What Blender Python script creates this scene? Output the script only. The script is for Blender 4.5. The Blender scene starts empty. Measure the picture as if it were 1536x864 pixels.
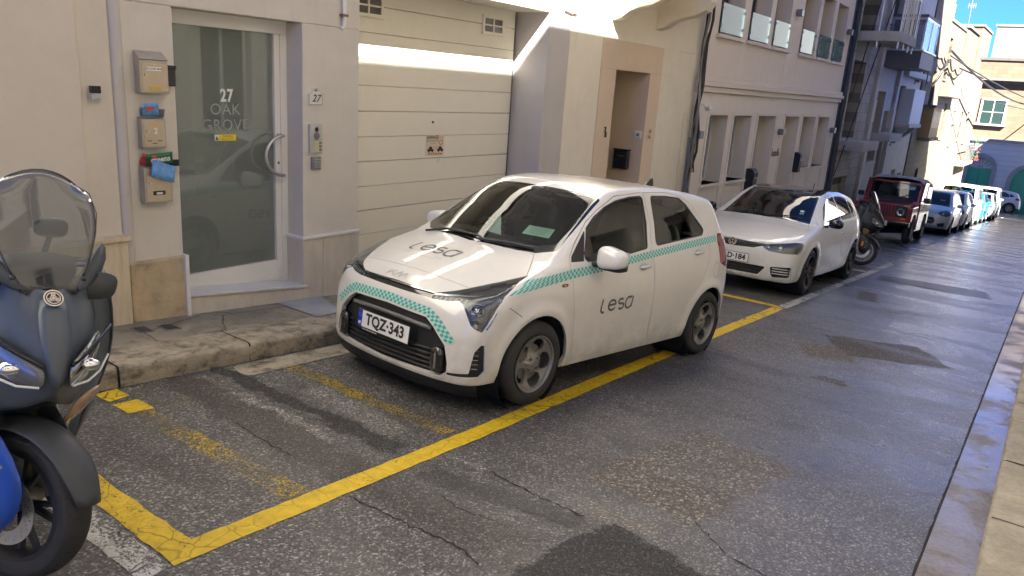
import bpy, bmesh, math, random
import numpy as np
from mathutils import Matrix, Vector
R = math.radians
sc = bpy.context.scene
# camera: measured from the vanishing points of the photograph
YAW, PITCH, ROLL, FOC = 0.619168591, 0.264854884, 0.0687310537, 1131.93839
S = 0.0772402578            # the street falls away by this slope
def _cam():
    cy, sy = math.cos(YAW), math.sin(YAW)
    f = np.array([-sy*math.cos(PITCH), cy*math.cos(PITCH), -math.sin(PITCH)]); r = np.array([cy, sy, 0.]); u = np.cross(r, f)
    r2 = r*math.cos(ROLL)+u*math.sin(ROLL); u2 = -r*math.sin(ROLL)+u*math.cos(ROLL)
    cd = bpy.data.cameras.new('camera'); o = bpy.data.objects.new('camera', cd); sc.collection.objects.link(o)
    cd.sensor_width = 36; cd.lens = FOC/1536*36; cd.clip_start = .05; cd.clip_end = 2000
    M = Matrix(((r2[0], u2[0], -f[0], 0), (r2[1], u2[1], -f[1], 0), (r2[2], u2[2], -f[2], 1.783), (0, 0, 0, 1)))
    o.matrix_world = M; sc.camera = o
_cam()
# light
SUN_A, SUN_E = R(52), R(43.5)      # from -Y towards +X, elevation
w = bpy.data.worlds.new('World'); sc.world = w; w.use_nodes = True
nt = w.node_tree; bg = nt.nodes['Background']; sky = nt.nodes.new('ShaderNodeTexSky'); sky.sky_type = 'NISHITA'; sky.sun_disc = False
sky.sun_elevation = SUN_E; sky.sun_rotation = math.pi-SUN_A; sky.air_density = 1.0; sky.dust_density = 0.; sky.ozone_density = 9.; sky.altitude = 19000
nt.links.new(sky.outputs[0], bg.inputs[0]); bg.inputs[1].default_value = .15
sd = bpy.data.lights.new('sun', 'SUN'); sd.energy = 4.4; sd.angle = R(.5); sd.color = (1, .985, .965)
so = bpy.data.objects.new('sun', sd); sc.collection.objects.link(so)
sdir = Vector((math.cos(SUN_E)*math.sin(SUN_A), -math.cos(SUN_E)*math.cos(SUN_A), math.sin(SUN_E)))
so.rotation_euler = (-sdir).to_track_quat('-Z', 'Y').to_euler(); so.location = (20, -20, 30)
sc.view_settings.view_transform = 'Standard'; sc.view_settings.look = 'None'; sc.view_settings.gamma = 1; sc.view_settings.use_curve_mapping = False
sc.view_settings.exposure = 3.5
sc.render.engine = 'CYCLES'; sc.cycles.max_bounces = 12; sc.cycles.transparent_max_bounces = 12; sc.cycles.diffuse_bounces = 8; sc.cycles.glossy_bounces = 4
sc.cycles.use_denoising = True; sc.cycles.sample_clamp_indirect = 20; sc.cycles.caustics_reflective = False
random.seed(7)
def gz(y): return -S*y
# ---------------------------------------------------------------- helpers
COL = bpy.context.scene.collection
def link(o, parent=None):
    COL.objects.link(o)
    if parent is not None: o.parent = parent
    return o
def tag(o, label=None, cat=None, group=None, kind=None):
    if label: o['label'] = label
    if cat: o['category'] = cat
    if group: o['group'] = group
    if kind: o['kind'] = kind
    return o
def empty(name, loc=(0, 0, 0), rot=None, parent=None):
    o = bpy.data.objects.new(name, None); o.empty_display_size = .1
    o.location = loc
    if rot is not None: o.rotation_euler = rot
    return link(o, parent)
def thing(name, label, cat, loc=(0, 0, 0), rot=None, group=None):
    return tag(empty(name, loc, rot), label, cat, group)
def mesh_obj(name, V, F, mat=None, parent=None, smooth=False, normals=None, auto=None):
    me = bpy.data.meshes.new(name)
    me.from_pydata([tuple(map(float, v)) for v in V], [], [list(map(int, f)) for f in F]); me.update()
    if mat: me.materials.append(mat)
    if smooth or normals is not None:
        me.polygons.foreach_set('use_smooth', [True]*len(me.polygons))
    if normals is not None:
        me.normals_split_custom_set_from_vertices([tuple(map(float, n)) for n in normals])
    elif auto is not None:
        me.polygons.foreach_set('use_smooth', [True]*len(me.polygons))
        me.set_sharp_from_angle(angle=math.radians(auto))
    o = bpy.data.objects.new(name, me)
    return link(o, parent)
def rotm(ax, a):
    return np.array(Matrix.Rotation(a, 3, ax))
class MB:
    def __init__(s): s.v = []; s.f = []
    def add(s, V, F, T=None, o=(0, 0, 0)):
        n = len(s.v); V = np.asarray(V, float)
        if T is not None: V = V@np.asarray(T).T
        V = V+np.asarray(o, float)
        s.v.extend(V.tolist()); s.f.extend([[i+n for i in f] for f in F]); return s
    def box(s, x0, x1, y0, y1, z0, z1, T=None, o=(0, 0, 0)):
        V = [(x, y, z) for x in (x0, x1) for y in (y0, y1) for z in (z0, z1)]
        return s.add(V, [(0, 1, 3, 2), (4, 6, 7, 5), (0, 4, 5, 1), (2, 3, 7, 6), (0, 2, 6, 4), (1, 5, 7, 3)], T, o)
    def hexa(s, V8):   # 4 bottom ccw, 4 top ccw
        return s.add(V8, [(3, 2, 1, 0), (4, 5, 6, 7), (0, 1, 5, 4), (1, 2, 6, 5), (2, 3, 7, 6), (3, 0, 4, 7)])
    def prism(s, poly, a, b, axis='z', T=None, o=(0, 0, 0)):
        n = len(poly); V = []
        for h in (a, b):
            for (p, q) in poly:
                V.append({'z': (p, q, h), 'x': (h, p, q), 'y': (p, h, q)}[axis])
        F = [list(range(n))[::-1], list(range(n, 2*n))]+[(i, (i+1) % n, (i+1) % n+n, i+n) for i in range(n)]
        A = sum(poly[i][0]*poly[(i+1) % n][1]-poly[(i+1) % n][0]*poly[i][1] for i in range(n))
        flip = (A < 0) ^ (b < a) ^ (axis == 'y')
        if flip: F = [list(f)[::-1] for f in F]
        return s.add(V, F, T, o)
    def tube(s, pts, r, n=8, caps=True):
        pts = [np.asarray(p, float) for p in pts]; rr = r if hasattr(r, '__len__') else [r]*len(pts)
        V = []; F = []; up = None
        for i, p in enumerate(pts):
            t = pts[min(i+1, len(pts)-1)]-pts[max(i-1, 0)]; t = t/(np.linalg.norm(t)+1e-12)
            if up is None: up = np.array([0, 0, 1.]) if abs(t[2]) < .9 else np.array([1., 0, 0])
            a = np.cross(t, up); a /= np.linalg.norm(a)+1e-12; b = np.cross(a, t); up = b
            for k in range(n):
                q = 2*math.pi*k/n; V.append(p+rr[i]*(math.cos(q)*a+math.sin(q)*b))
        for i in range(len(pts)-1):
            for k in range(n):
                F.append((i*n+k, i*n+(k+1) % n, (i+1)*n+(k+1) % n, (i+1)*n+k))
        if caps: F.append(list(range(n))[::-1]); F.append([(len(pts)-1)*n+k for k in range(n)])
        F = [list(f)[::-1] for f in F]
        return s.add(V, F)
    def lathe(s, prof, n=32, T=None, o=(0, 0, 0), axis='y', closed=False):
        # prof: (r, h) pairs, revolved about axis
        V = []; F = []; m = len(prof)
        for k in range(n):
            q = 2*math.pi*k/n
            for (r, h) in prof:
                c, d = r*math.cos(q), r*math.sin(q)
                V.append({'y': (c, h, d), 'z': (c, d, h), 'x': (h, c, d)}[axis])
        for k in range(n):
            k2 = (k+1) % n
            for i in range(m-1 if not closed else m):
                j = (i+1) % m
                F.append((k*m+i, k2*m+i, k2*m+j, k*m+j))
        return s.add(V, F, T, o)
    def build(s, name, mat=None, parent=None, bevel=0, smooth=False, auto=None, seg=2):
        o = mesh_obj(name, s.v, s.f, mat, parent, smooth, auto=auto)
        if bevel:
            m = o.modifiers.new('bevel', 'BEVEL'); m.width = bevel; m.segments = seg; m.limit_method = 'ANGLE'; m.angle_limit = math.radians(40)
        return o
def boxo(name, x0, x1, y0, y1, z0, z1, mat, parent=None, bevel=0):
    return MB().box(x0, x1, y0, y1, z0, z1).build(name, mat, parent, bevel)

_tc = {}
def text_geo(txt, size=1., bold=0., align='CENTER', shear=0., spacing=1.):
    """flat lettering outline -> (verts Nx2, faces) centred"""
    key = (txt, size, bold, align, shear, spacing)
    if key in _tc: return _tc[key]
    cu = bpy.data.curves.new('lettering', 'FONT'); cu.body = txt; cu.size = size; cu.align_x = align; cu.align_y = 'CENTER'
    cu.offset = bold; cu.shear = shear; cu.space_character = spacing; cu.resolution_u = 3
    o = bpy.data.objects.new('lettering', cu); COL.objects.link(o)
    dg = bpy.context.evaluated_depsgraph_get(); me = bpy.data.meshes.new_from_object(o.evaluated_get(dg))
    V = np.array([v.co[:2] for v in me.vertices]) if len(me.vertices) else np.zeros((0, 2)); F = [list(p.vertices) for p in me.polygons]
    bpy.data.objects.remove(o); bpy.data.meshes.remove(me)
    _tc[key] = (V, F); return V, F
def lettering(txt, size, origin, ux, uy, mat, name='lettering', parent=None, **kw):
    V, F = text_geo(txt, size, **kw); ux = np.asarray(ux, float); uy = np.asarray(uy, float)
    P = np.asarray(origin, float)+V[:, :1]*ux+V[:, 1:2]*uy
    return mesh_obj(name, P, F, mat, parent)

# ---------------------------------------------------------------- materials
MATS = {}
class NT:
    def __init__(s, name):
        s.m = bpy.data.materials.new(name); s.m.use_nodes = True; s.t = s.m.node_tree; s.n = s.t.nodes; s.l = s.t.links
        s.bsdf = s.n['Principled BSDF']; s.out = s.n['Material Output']
    def node(s, typ, **kw):
        nd = s.n.new(typ)
        for k, v in kw.items():
            if k.startswith('_'): setattr(nd, k[1:], v)
            else:
                sock = nd.inputs[int(k[1:])] if (k[0] == 'i' and k[1:].isdigit()) else nd.inputs[k.replace('__', ' ')]
                if isinstance(v, bpy.types.NodeSocket): s.l.new(v, sock)
                else: sock.default_value = v
        return nd
    def pos(s, obj=False):
        if obj: return s.node('ShaderNodeTexCoord').outputs['Object']
        return s.node('ShaderNodeNewGeometry').outputs['Position']
    def noise(s, scale, detail=4, rough=.55, vec=None, dist=0.):
        return s.node('ShaderNodeTexNoise', Vector=vec if vec is not None else s.pos(), Scale=scale, Detail=detail, Roughness=rough, Distortion=dist).outputs['Fac']
    def ramp(s, fac, stops):
        r = s.node('ShaderNodeValToRGB', Fac=fac); cr = r.color_ramp
        while len(cr.elements) > 1: cr.elements.remove(cr.elements[-1])
        cr.elements[0].position = stops[0][0]; cr.elements[0].color = c4(stops[0][1])
        for p, c in stops[1:]:
            e = cr.elements.new(p); e.color = c4(c)
        return r.outputs['Color']
    def mix(s, fac, a, b, mode='MIX'):
        m = s.node('ShaderNodeMix', _data_type='RGBA', _blend_type=mode)
        for k, v in ((0, fac), (6, a), (7, b)):
            if isinstance(v, bpy.types.NodeSocket): s.l.new(v, m.inputs[k])
            else: m.inputs[k].default_value = c4(v) if k else v
        return m.outputs[2]
    def math(s, op, a, b=0., c=None, clamp=False):
        m = s.node('ShaderNodeMath', _operation=op, _use_clamp=clamp)
        for i, v in enumerate((a, b, c)):
            if v is None: continue
            if isinstance(v, bpy.types.NodeSocket): s.l.new(v, m.inputs[i])
            else: m.inputs[i].default_value = v
        return m.outputs[0]
    def set(s, **kw):
        for k, v in kw.items():
            sock = s.bsdf.inputs[k.replace('__', ' ')]
            if isinstance(v, bpy.types.NodeSocket): s.l.new(v, sock)
            else: sock.default_value = c4(v) if sock.type == 'RGBA' else v
        return s
    def bump(s, h, strength=.3, dist=.01, prev=None):
        b = s.node('ShaderNodeBump', Height=h, Strength=strength, Distance=dist)
        if prev is not None: s.l.new(prev, b.inputs['Normal'])
        s.l.new(b.outputs[0], s.bsdf.inputs['Normal']); return b.outputs[0]
def c4(c):
    if isinstance(c, (int, float)): return (c, c, c, 1)
    return tuple(c) if len(c) == 4 else (*c, 1)
def simple(name, col, rough=.5, metal=0., coat=0., var=.0, bumps=0., bscale=300, spec=.5):
    if name in MATS: return MATS[name]
    t = NT(name); t.set(Roughness=rough, Metallic=metal, Coat__Weight=coat, Coat__Roughness=.04, Specular__IOR__Level=spec)
    if var:
        a = t.noise(3.1, 5, obj_vec(t)) if False else t.noise(3.1, 5)
        b = t.noise(37., 4)
        f = t.math('MULTIPLY_ADD', a, .6, t.math('MULTIPLY', b, .4))
        c = np.array(c4(col)[:3])
        t.set(Base__Color=t.ramp(f, [(.3, tuple(c*(1-var))), (.7, tuple(np.minimum(c*(1+var), 1)))]))
    else: t.set(Base__Color=col)
    if bumps: t.bump(t.noise(bscale, 3), bumps, .002)
    MATS[name] = t.m; return t.m
def glass_mat(name, tint=(.8, .85, .82), ior=1.5, rough=0.0, base=.0, gcol=1., film=0., fcol=(.4, .45, .42)):
    """thin pane: tinted see-through plus fresnel mirror"""
    if name in MATS: return MATS[name]
    t = NT(name); t.n.remove(t.bsdf)
    tr = t.node('ShaderNodeBsdfTransparent', Color=c4(tint)); gl = t.node('ShaderNodeBsdfGlossy', Roughness=rough, Color=c4(gcol))
    fr = t.node('ShaderNodeFresnel', IOR=ior)
    fac = t.math('ADD', t.math('MULTIPLY', fr.outputs[0], 1.6), base, clamp=True)
    mx = t.node('ShaderNodeMixShader', Fac=fac); t.l.new(tr.outputs[0], mx.inputs[1]); t.l.new(gl.outputs[0], mx.inputs[2])
    res = mx.outputs[0]
    if film:
        df = t.node('ShaderNodeBsdfDiffuse', Color=c4(fcol)); m2 = t.node('ShaderNodeMixShader', Fac=film); t.l.new(res, m2.inputs[1]); t.l.new(df.outputs[0], m2.inputs[2]); res = m2.outputs[0]
    t.l.new(res, t.out.inputs['Surface']); MATS[name] = t.m; return t.m
# ---------------------------------------------------------------- surfaces of the place
def plaster(name, col, var=.07, speck=.25, stain=.25, scale=1., streak=.0):
    t = NT(name); c = np.array(col)
    p = t.pos(); a = t.noise(.9, 5, .6, p); b = t.noise(6.*scale, 5, .6, p)
    f = t.math('MULTIPLY_ADD', a, .6, t.math('MULTIPLY', b, .4))
    base = t.ramp(f, [(.33, tuple(c*(1-var))), (.5, tuple(c)), (.68, tuple(c*(1+var)))])
    mp = t.node('ShaderNodeMapping', Vector=p); mp.inputs['Scale'].default_value = (3, 3, .35)
    st = t.noise(1.6, 6, .65, mp.outputs[0]); sm = t.ramp(st, [(.55, 0), (.8, 1)])
    base = t.mix(t.math('MULTIPLY', sm, stain), base, tuple(c*np.array([.72, .66, .58])))
    g = t.noise(170*scale, 2, .5, p)
    t.set(Base__Color=base, Roughness=.9)
    n1 = t.bump(g, speck, .004)
    t.bump(t.noise(22*scale, 5, .6, p), .25, .012, n1)
    MATS[name] = t.m; return t.m
def block_stone(name, col, mortar, bw=.6, bh=.27, var=.12, axis='yz', wear=.35):
    t = NT(name); c = np.array(col); p = t.pos()
    sp = t.node('ShaderNodeSeparateXYZ', Vector=p); cb = t.node('ShaderNodeCombineXYZ')
    src = {'yz': ('Y', 'Z'), 'xz': ('X', 'Z'), 'xy': ('X', 'Y'), 'yx': ('Y', 'X')}[axis]
    t.l.new(sp.outputs[src[0]], cb.inputs[0]); t.l.new(sp.outputs[src[1]], cb.inputs[1])
    br = t.node('ShaderNodeTexBrick', Vector=cb.outputs[0], Scale=1., Mortar__Size=.006, Brick__Width=bw, Row__Height=bh, Mortar__Smooth=.2,
                Color1=c4(tuple(c*(1-var))), Color2=c4(tuple(c*(1+var))), Mortar=c4(mortar))
    a = t.noise(2.2, 6, .65, p); base = t.mix(t.ramp(a, [(.5, 0), (.75, wear)]), br.outputs[0], tuple(c*np.array([.55, .5, .44])))
    t.set(Base__Color=base, Roughness=.92)
    h = t.math('ADD', t.math('MULTIPLY', br.outputs['Fac'], -1.), t.math('MULTIPLY', t.noise(40, 5, .6, p), .6))
    t.bump(h, .5, .01); MATS[name] = t.m; return t.m
M_h27 = plaster('plaster_grey_beige', (.595, .55, .475), var=.07, stain=.45)
M_left = plaster('plaster_sand', (.61, .55, .455), var=.07)
M_pier = plaster('plaster_grey', (.50, .465, .425), var=.05)
M_h28 = plaster('plaster_yellow', (.74, .67, .535), var=.07, stain=.4)
M_tan = plaster('plaster_tan', (.66, .52, .37), var=.05, stain=.15)
M_hotel = plaster('plaster_rose', (.70, .635, .56), var=.04, stain=.12, speck=.1)
M_hotel2 = plaster('plaster_rose_pale', (.70, .62, .54), var=.03, stain=.1, speck=.1)
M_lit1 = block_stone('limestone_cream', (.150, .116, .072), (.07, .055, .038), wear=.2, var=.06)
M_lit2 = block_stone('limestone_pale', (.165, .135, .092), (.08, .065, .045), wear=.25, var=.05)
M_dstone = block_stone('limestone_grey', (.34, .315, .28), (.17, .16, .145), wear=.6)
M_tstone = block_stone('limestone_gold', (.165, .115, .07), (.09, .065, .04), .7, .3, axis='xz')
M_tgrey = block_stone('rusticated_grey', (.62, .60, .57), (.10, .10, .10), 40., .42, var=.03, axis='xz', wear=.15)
M_white = simple('white_paint', (.72, .70, .66), .45, var=.03)
M_marble = simple('marble', (.62, .62, .61), .25, var=.08)
M_garage = plaster('garage_paint', (.74, .70, .59), var=.03, speck=.12, stain=.1)
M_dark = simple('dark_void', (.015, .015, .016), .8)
M_black = simple('black_plastic', (.02, .02, .022), .45)
M_blackg = simple('black_gloss', (.012, .012, .014), .12)
M_steel = simple('brushed_steel', (.55, .54, .52), .35, 1., var=.1)
M_chrome = simple('chrome', (.8, .8, .8), .08, 1.)
M_gun = simple('grey_metal', (.22, .21, .20), .4, .6)
M_box = simple('letterbox_steel', (.42, .375, .31), .42, .55, var=.12, bumps=.1)
M_boxdoor = simple('letterbox_bronze', (.50, .42, .30), .4, .6, var=.1)
M_glass = glass_mat('window_glass', (.62, .70, .68))
M_doorglass = glass_mat('door_glass', (.55, .62, .60), base=.02, film=.24, fcol=(.55, .60, .56))
M_bluew = glass_mat('shutter_glass', (.35, .45, .5), 1.22, base=.02, gcol=.8)
M_pipe = simple('pipe_grey', (.20, .21, .215), .5, var=.15)
M_cable = simple('cable_black', (.02, .02, .02), .6)
M_green = simple('green_door_paint', (.06, .36, .20), .5, var=.15)
M_greybox = simple('charcoal_panel', (.10, .10, .115), .6, var=.05)
M_inside = simple('room_grey', (.72, .74, .70), .9)
M_wood = simple('brown_timber', (.22, .11, .05), .6, var=.2)
def tiles_mat():
    t = NT('plinth_tiles'); p = t.pos(); c = np.array((.58, .52, .44))
    mp = t.node('ShaderNodeMapping', Vector=p); mp.inputs['Scale'].default_value = (1, 1, .3)
    a = t.noise(9, 6, .65, mp.outputs[0]); t.set(Base__Color=t.ramp(a, [(.3, tuple(c*.86)), (.7, tuple(c*1.12))]), Roughness=.4)
    t.bump(t.noise(60, 3), .06, .003); MATS['plinth_tiles'] = t.m; return t.m
M_tile = tiles_mat()
def travertine():
    t = NT('travertine'); p = t.pos(); c = np.array((.60, .50, .34))
    mp = t.node('ShaderNodeMapping', Vector=p); mp.inputs['Scale'].default_value = (2, 9, .8)
    a = t.noise(4, 7, .7, mp.outputs[0]); t.set(Base__Color=t.ramp(a, [(.3, tuple(c*.78)), (.5, tuple(c)), (.7, tuple(c*1.1))]), Roughness=.55)
    t.bump(a, .12, .01); return t.m
M_trav = travertine()
def rough_stone():
    t = NT('worn_stone'); p = t.pos(); c = np.array((.46, .36, .22))
    a = t.noise(5, 8, .7, p, .4); b = t.noise(1.7, 4, .6, p)
    base = t.ramp(a, [(.28, tuple(c*.6)), (.45, tuple(c)), (.65, tuple(c*1.25))])
    base = t.mix(t.ramp(b, [(.52, 0), (.7, .55)]), base, (.42, .38, .31))
    t.set(Base__Color=base, Roughness=.92); t.bump(a, .7, .03); return t.m
M_wstone = rough_stone()
def pavement_mat():
    t = NT('worn_pavement'); p = t.pos()
    a = t.noise(1.5, 7, .68, p, .5); b = t.noise(9, 7, .7, p, .3); d = t.noise(130, 2, .5, p)
    base = t.ramp(a, [(.3, (.13, .125, .10)), (.45, (.24, .22, .17)), (.58, (.33, .275, .19)), (.72, (.40, .35, .27))])
    base = t.mix(t.ramp(b, [(.35, .7), (.52, 0)]), base, (.13, .115, .085))
    base = t.mix(t.ramp(b, [(.62, 0), (.74, .5)]), base, (.45, .41, .34))
    vo = t.node('ShaderNodeTexVoronoi', Vector=t.mix(.12, p, t.node('ShaderNodeTexNoise', Vector=p, Scale=2.).outputs['Color']), Scale=1.3, _feature='DISTANCE_TO_EDGE')
    cr = t.ramp(vo.outputs['Distance'], [(.0, 1), (.010, 0)])
    base = t.mix(t.math('MULTIPLY', cr, .8), base, (.05, .045, .035))
    t.set(Base__Color=base, Roughness=t.ramp(a, [(.35, .35), (.6, .8)]))
    n = t.bump(d, .3, .003); t.bump(t.math('SUBTRACT', b, cr), .6, .02, n); return t.m
M_pave = pavement_mat()
def kerb_mat():
    t = NT('kerb_stone'); p = t.pos()
    mp = t.node('ShaderNodeMapping', Vector=p); mp.inputs['Scale'].default_value = (2.2, 1.2, 2.2)
    a = t.noise(4.6, 9, .74, mp.outputs[0], .15); b = t.noise(14, 6, .7, p)
    base = t.ramp(a, [(.30, (.06, .055, .045)), (.42, (.20, .17, .12)), (.52, (.34, .29, .21)), (.72, (.44, .38, .29))])
    base = t.mix(t.ramp(b, [(.56, 0), (.68, .7)]), base, (.07, .075, .04))
    t.set(Base__Color=base, Roughness=.8); t.bump(t.math('ADD', a, t.math('MULTIPLY', b, .5)), .55, .02); return t.m
M_kerb = kerb_mat()
def asphalt(name='asphalt', dark=1., lum=.088, wet0=.62, agg=1., patches=()):
    t = NT(name); p = t.pos()
    big = t.noise(.55, 6, .62, p, .3); mid = t.noise(3.6, 6, .65, p, .4); warp = t.node('ShaderNodeTexNoise', Vector=p, Scale=5., Detail=5., Roughness=.65).outputs['Color']
    c = np.array((lum*1.03, lum*.97, lum*.92))*dark
    base = t.ramp(big, [(.34, tuple(c*.66)), (.5, tuple(c)), (.68, tuple(c*1.30))])
    base = t.mix(t.ramp(mid, [(.36, .5), (.5, 0)]), base, tuple(c*.5))
    wp = t.node('ShaderNodeVectorMath', _operation='MULTIPLY_ADD', i0=warp, i1=(.24, .24, 0), i2=(-.12, -.12, 0)).outputs[0]
    pw = t.node('ShaderNodeVectorMath', _operation='ADD', i0=p, i1=wp).outputs[0]
    oil = t.noise(1.9, 7, .72, t.node('ShaderNodeMapping', Vector=p, Scale=(.55, 1.5, 1.)).outputs[0], .7); base = t.mix(t.ramp(oil, [(.54, 0), (.64, .62)]), base, tuple(c*.42)); base = t.mix(t.ramp(oil, [(.30, .45), (.40, 0)]), base, tuple(c*1.55))
    coarse = 0.; pits = 0.; dry = 0.
    for (x, y, hx, hy, rot, col, amt, soft, cg, dp) in patches:
        mp = t.node('ShaderNodeMapping', _vector_type='TEXTURE', Vector=pw); mp.inputs['Location'].default_value = (x, y, 0); mp.inputs['Rotation'].default_value = (0, 0, R(rot))
        ab = t.node('ShaderNodeVectorMath', _operation='ABSOLUTE', i0=mp.outputs[0]); sb = t.node('ShaderNodeVectorMath', _operation='SUBTRACT', i0=ab.outputs[0], i1=(hx, hy, 0))
        sx = t.node('ShaderNodeSeparateXYZ', Vector=sb.outputs[0]); d = t.math('MAXIMUM', sx.outputs['X'], sx.outputs['Y'])
        m = t.node('ShaderNodeMapRange', Value=d, i1=soft*.55, i2=-soft*.55, _interpolation_type='SMOOTHSTEP').outputs[0]
        m = t.math('MULTIPLY', m, amt); base = t.mix(m, base, tuple(np.array(col)*lum))
        if amt >= .85 and not cg: dry = t.math('MAXIMUM', m, dry)
        if cg: coarse = t.math('MAXIMUM', m, coarse)
        if dp: pits = t.math('MAXIMUM', t.math('MULTIPLY', m, dp), pits)
    def stones(sc_, hi):
        vo = t.node('ShaderNodeTexVoronoi', Vector=p, Scale=sc_, _feature='F1')
        return t.ramp(vo.outputs['Color'], [(.15, .45), (.5, .85), (.70, 1.3), (.84, hi*.6), (1., hi)]), vo.outputs['Distance']
    s1, d1 = stones(105/agg, 4.4); s2, d2 = stones(80/agg, 4.6)
    st = t.mix(coarse, s1, s2); base = t.mix(1., base, st, 'MULTIPLY')
    sp = t.node('ShaderNodeSeparateXYZ', Vector=p)
    gx = t.node('ShaderNodeMapRange', Value=sp.outputs['X'], i1=-2.3, i2=-1.0).outputs[0]
    gy = t.node('ShaderNodeMapRange', Value=sp.outputs['Y'], i1=7., i2=13.).outputs[0]
    gf = t.math('MAXIMUM', t.math('MULTIPLY', gx, t.node('ShaderNodeMapRange', Value=sp.outputs['Y'], i1=1.2, i2=4.5).outputs[0]), gy)
    mp = t.node('ShaderNodeMapping', Vector=p); mp.inputs['Scale'].default_value = (.55, 1.2, 1)
    wn = t.noise(1.1, 6, .6, mp.outputs[0], .8)
    wet = t.math('MULTIPLY_ADD', t.ramp(wn, [(.36, 0), (.62, 1)]), .45, t.math('MULTIPLY', gf, wet0), clamp=True)
    wet = t.math('SUBTRACT', wet, t.math('MULTIPLY', t.math('MAXIMUM', coarse, dry), .6), clamp=True)
    base = t.mix(t.math('MULTIPLY', wet, .30), base, tuple(c*.4))
    fine = t.noise(260, 2, .5, p)
    t.set(Base__Color=base, Roughness=t.node('ShaderNodeMapRange', Value=wet, i1=0., i2=1., i3=.70, i4=.22).outputs[0], Coat__Weight=t.math('MULTIPLY', wet, 1.), Coat__Roughness=.24, Coat__IOR=1.4)
    h = t.math('MULTIPLY_ADD', t.mix(coarse, d1, d2), -1., t.math('MULTIPLY', fine, .3))
    bs = t.node('ShaderNodeMapRange', Value=wet, i1=0., i2=1., i3=.85, i4=.36).outputs[0]
    b = t.node('ShaderNodeBump', Height=h, Distance=.004, Strength=bs)
    b2 = t.node('ShaderNodeBump', Height=mid, Distance=.02, Strength=.25, Normal=b.outputs[0])
    last = b2
    fb = t.node('ShaderNodeBump', Height=t.math('MULTIPLY_ADD', fine, .3, h), Distance=.004, Strength=.62); t.l.new(fb.outputs[0], t.bsdf.inputs['Coat Normal'])
    if patches: last = t.node('ShaderNodeBump', Height=pits, Distance=.02, Strength=.8, Normal=b2.outputs[0], _invert=True)
    t.l.new(last.outputs[0], t.bsdf.inputs['Normal']); MATS[name] = t.m; return t.m
BR = (.52, .43, .36); DK = (.22, .205, .19); CE = (2.1, 1.95, 1.75); TA = (1.5, 1.3, 1.0)
M_road = asphalt(patches=[
    (-3.5, 2.42, 1.0, .13, -2, BR, .75, .05, 0, .3), (-3.75, 2.75, .62, .055, 1, DK, .9, .03, 0, .5), (-3.45, 2.57, .50, .03, 0, CE, .75, .03, 0, 0),
    (-3.25, 2.98, .42, .10, -6, CE, .65, .06, 0, 0), (-2.95, 2.76, .30, .07, 2, DK, .85, .05, 0, .6), (-3.7, 3.35, .4, .12, 0, CE, .35, .1, 0, 0), (-4.2, 2.58, .12, .035, 0, TA, .7, .02, 0, 0),
    (-4.15, 2.2, .3, .12, 0, (1.3, 1.15, .9), .5, .06, 0, 0), (-3.4, 1.75, .45, .10, 10, DK, .35, .12, 0, 0),
    (-1.95, 2.76, .42, .085, 12, DK, .7, .05, 0, .7), (-2.1, 2.40, .55, .14, 0, BR, .7, .06, 0, .2), (-2.30, 2.93, .09, .03, 10, CE, .5, .03, 0, 0),
    (-1.12, 2.05, .42, .85, -8, DK, .93, .025, 0, -.6), (-1.36, 3.85, .36, .60, -10, (1.15, 1.0, .85), .9, .10, 1, -.4), (-1.42, 3.02, .2, .06, 5, TA, .55, .06, 0, 0),
    (-1.15, 8.35, .50, .42, 30, (.55, .45, .36), .92, .045, 1, 1.), (-1.55, 7.65, .24, .28, 20, (.95, .75, .58), .8, .08, 1, .3), (-1.28, 6.62, .12, .10, 0, (.6, .5, .3), .9, .03, 0, .8),
    (-2.02, 11.9, .13, .45, 10, (.5, .4, .32), .9, .06, 1, 1.), (-1.75, 13.9, .25, .5, 20, TA, .6, .1, 0, 0), (-1.5, 14.6, .85, .45, 8, DK, .85, .1, 0, .6),
    (-1.3, 16.9, 1.0, .16, 6, DK, .8, .08, 0, .8), (-1.6, 18.9, .9, .22, 5, DK, .7, .1, 0, .5), (-1.4, 21.8, .7, .5, 8, DK, .7, .2, 0, .5), (-1.2, 24.4, .9, .2, 3, DK, .8, .1, 0, .5), (-1.5, 28, 1., .4, 4, DK, .7, .2, 0, .3), (-1.3, 33.5, .8, .4, 3, DK, .6, .3, 0, .3)])
M_brownp = M_patch = M_coarse = M_cement = None
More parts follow.
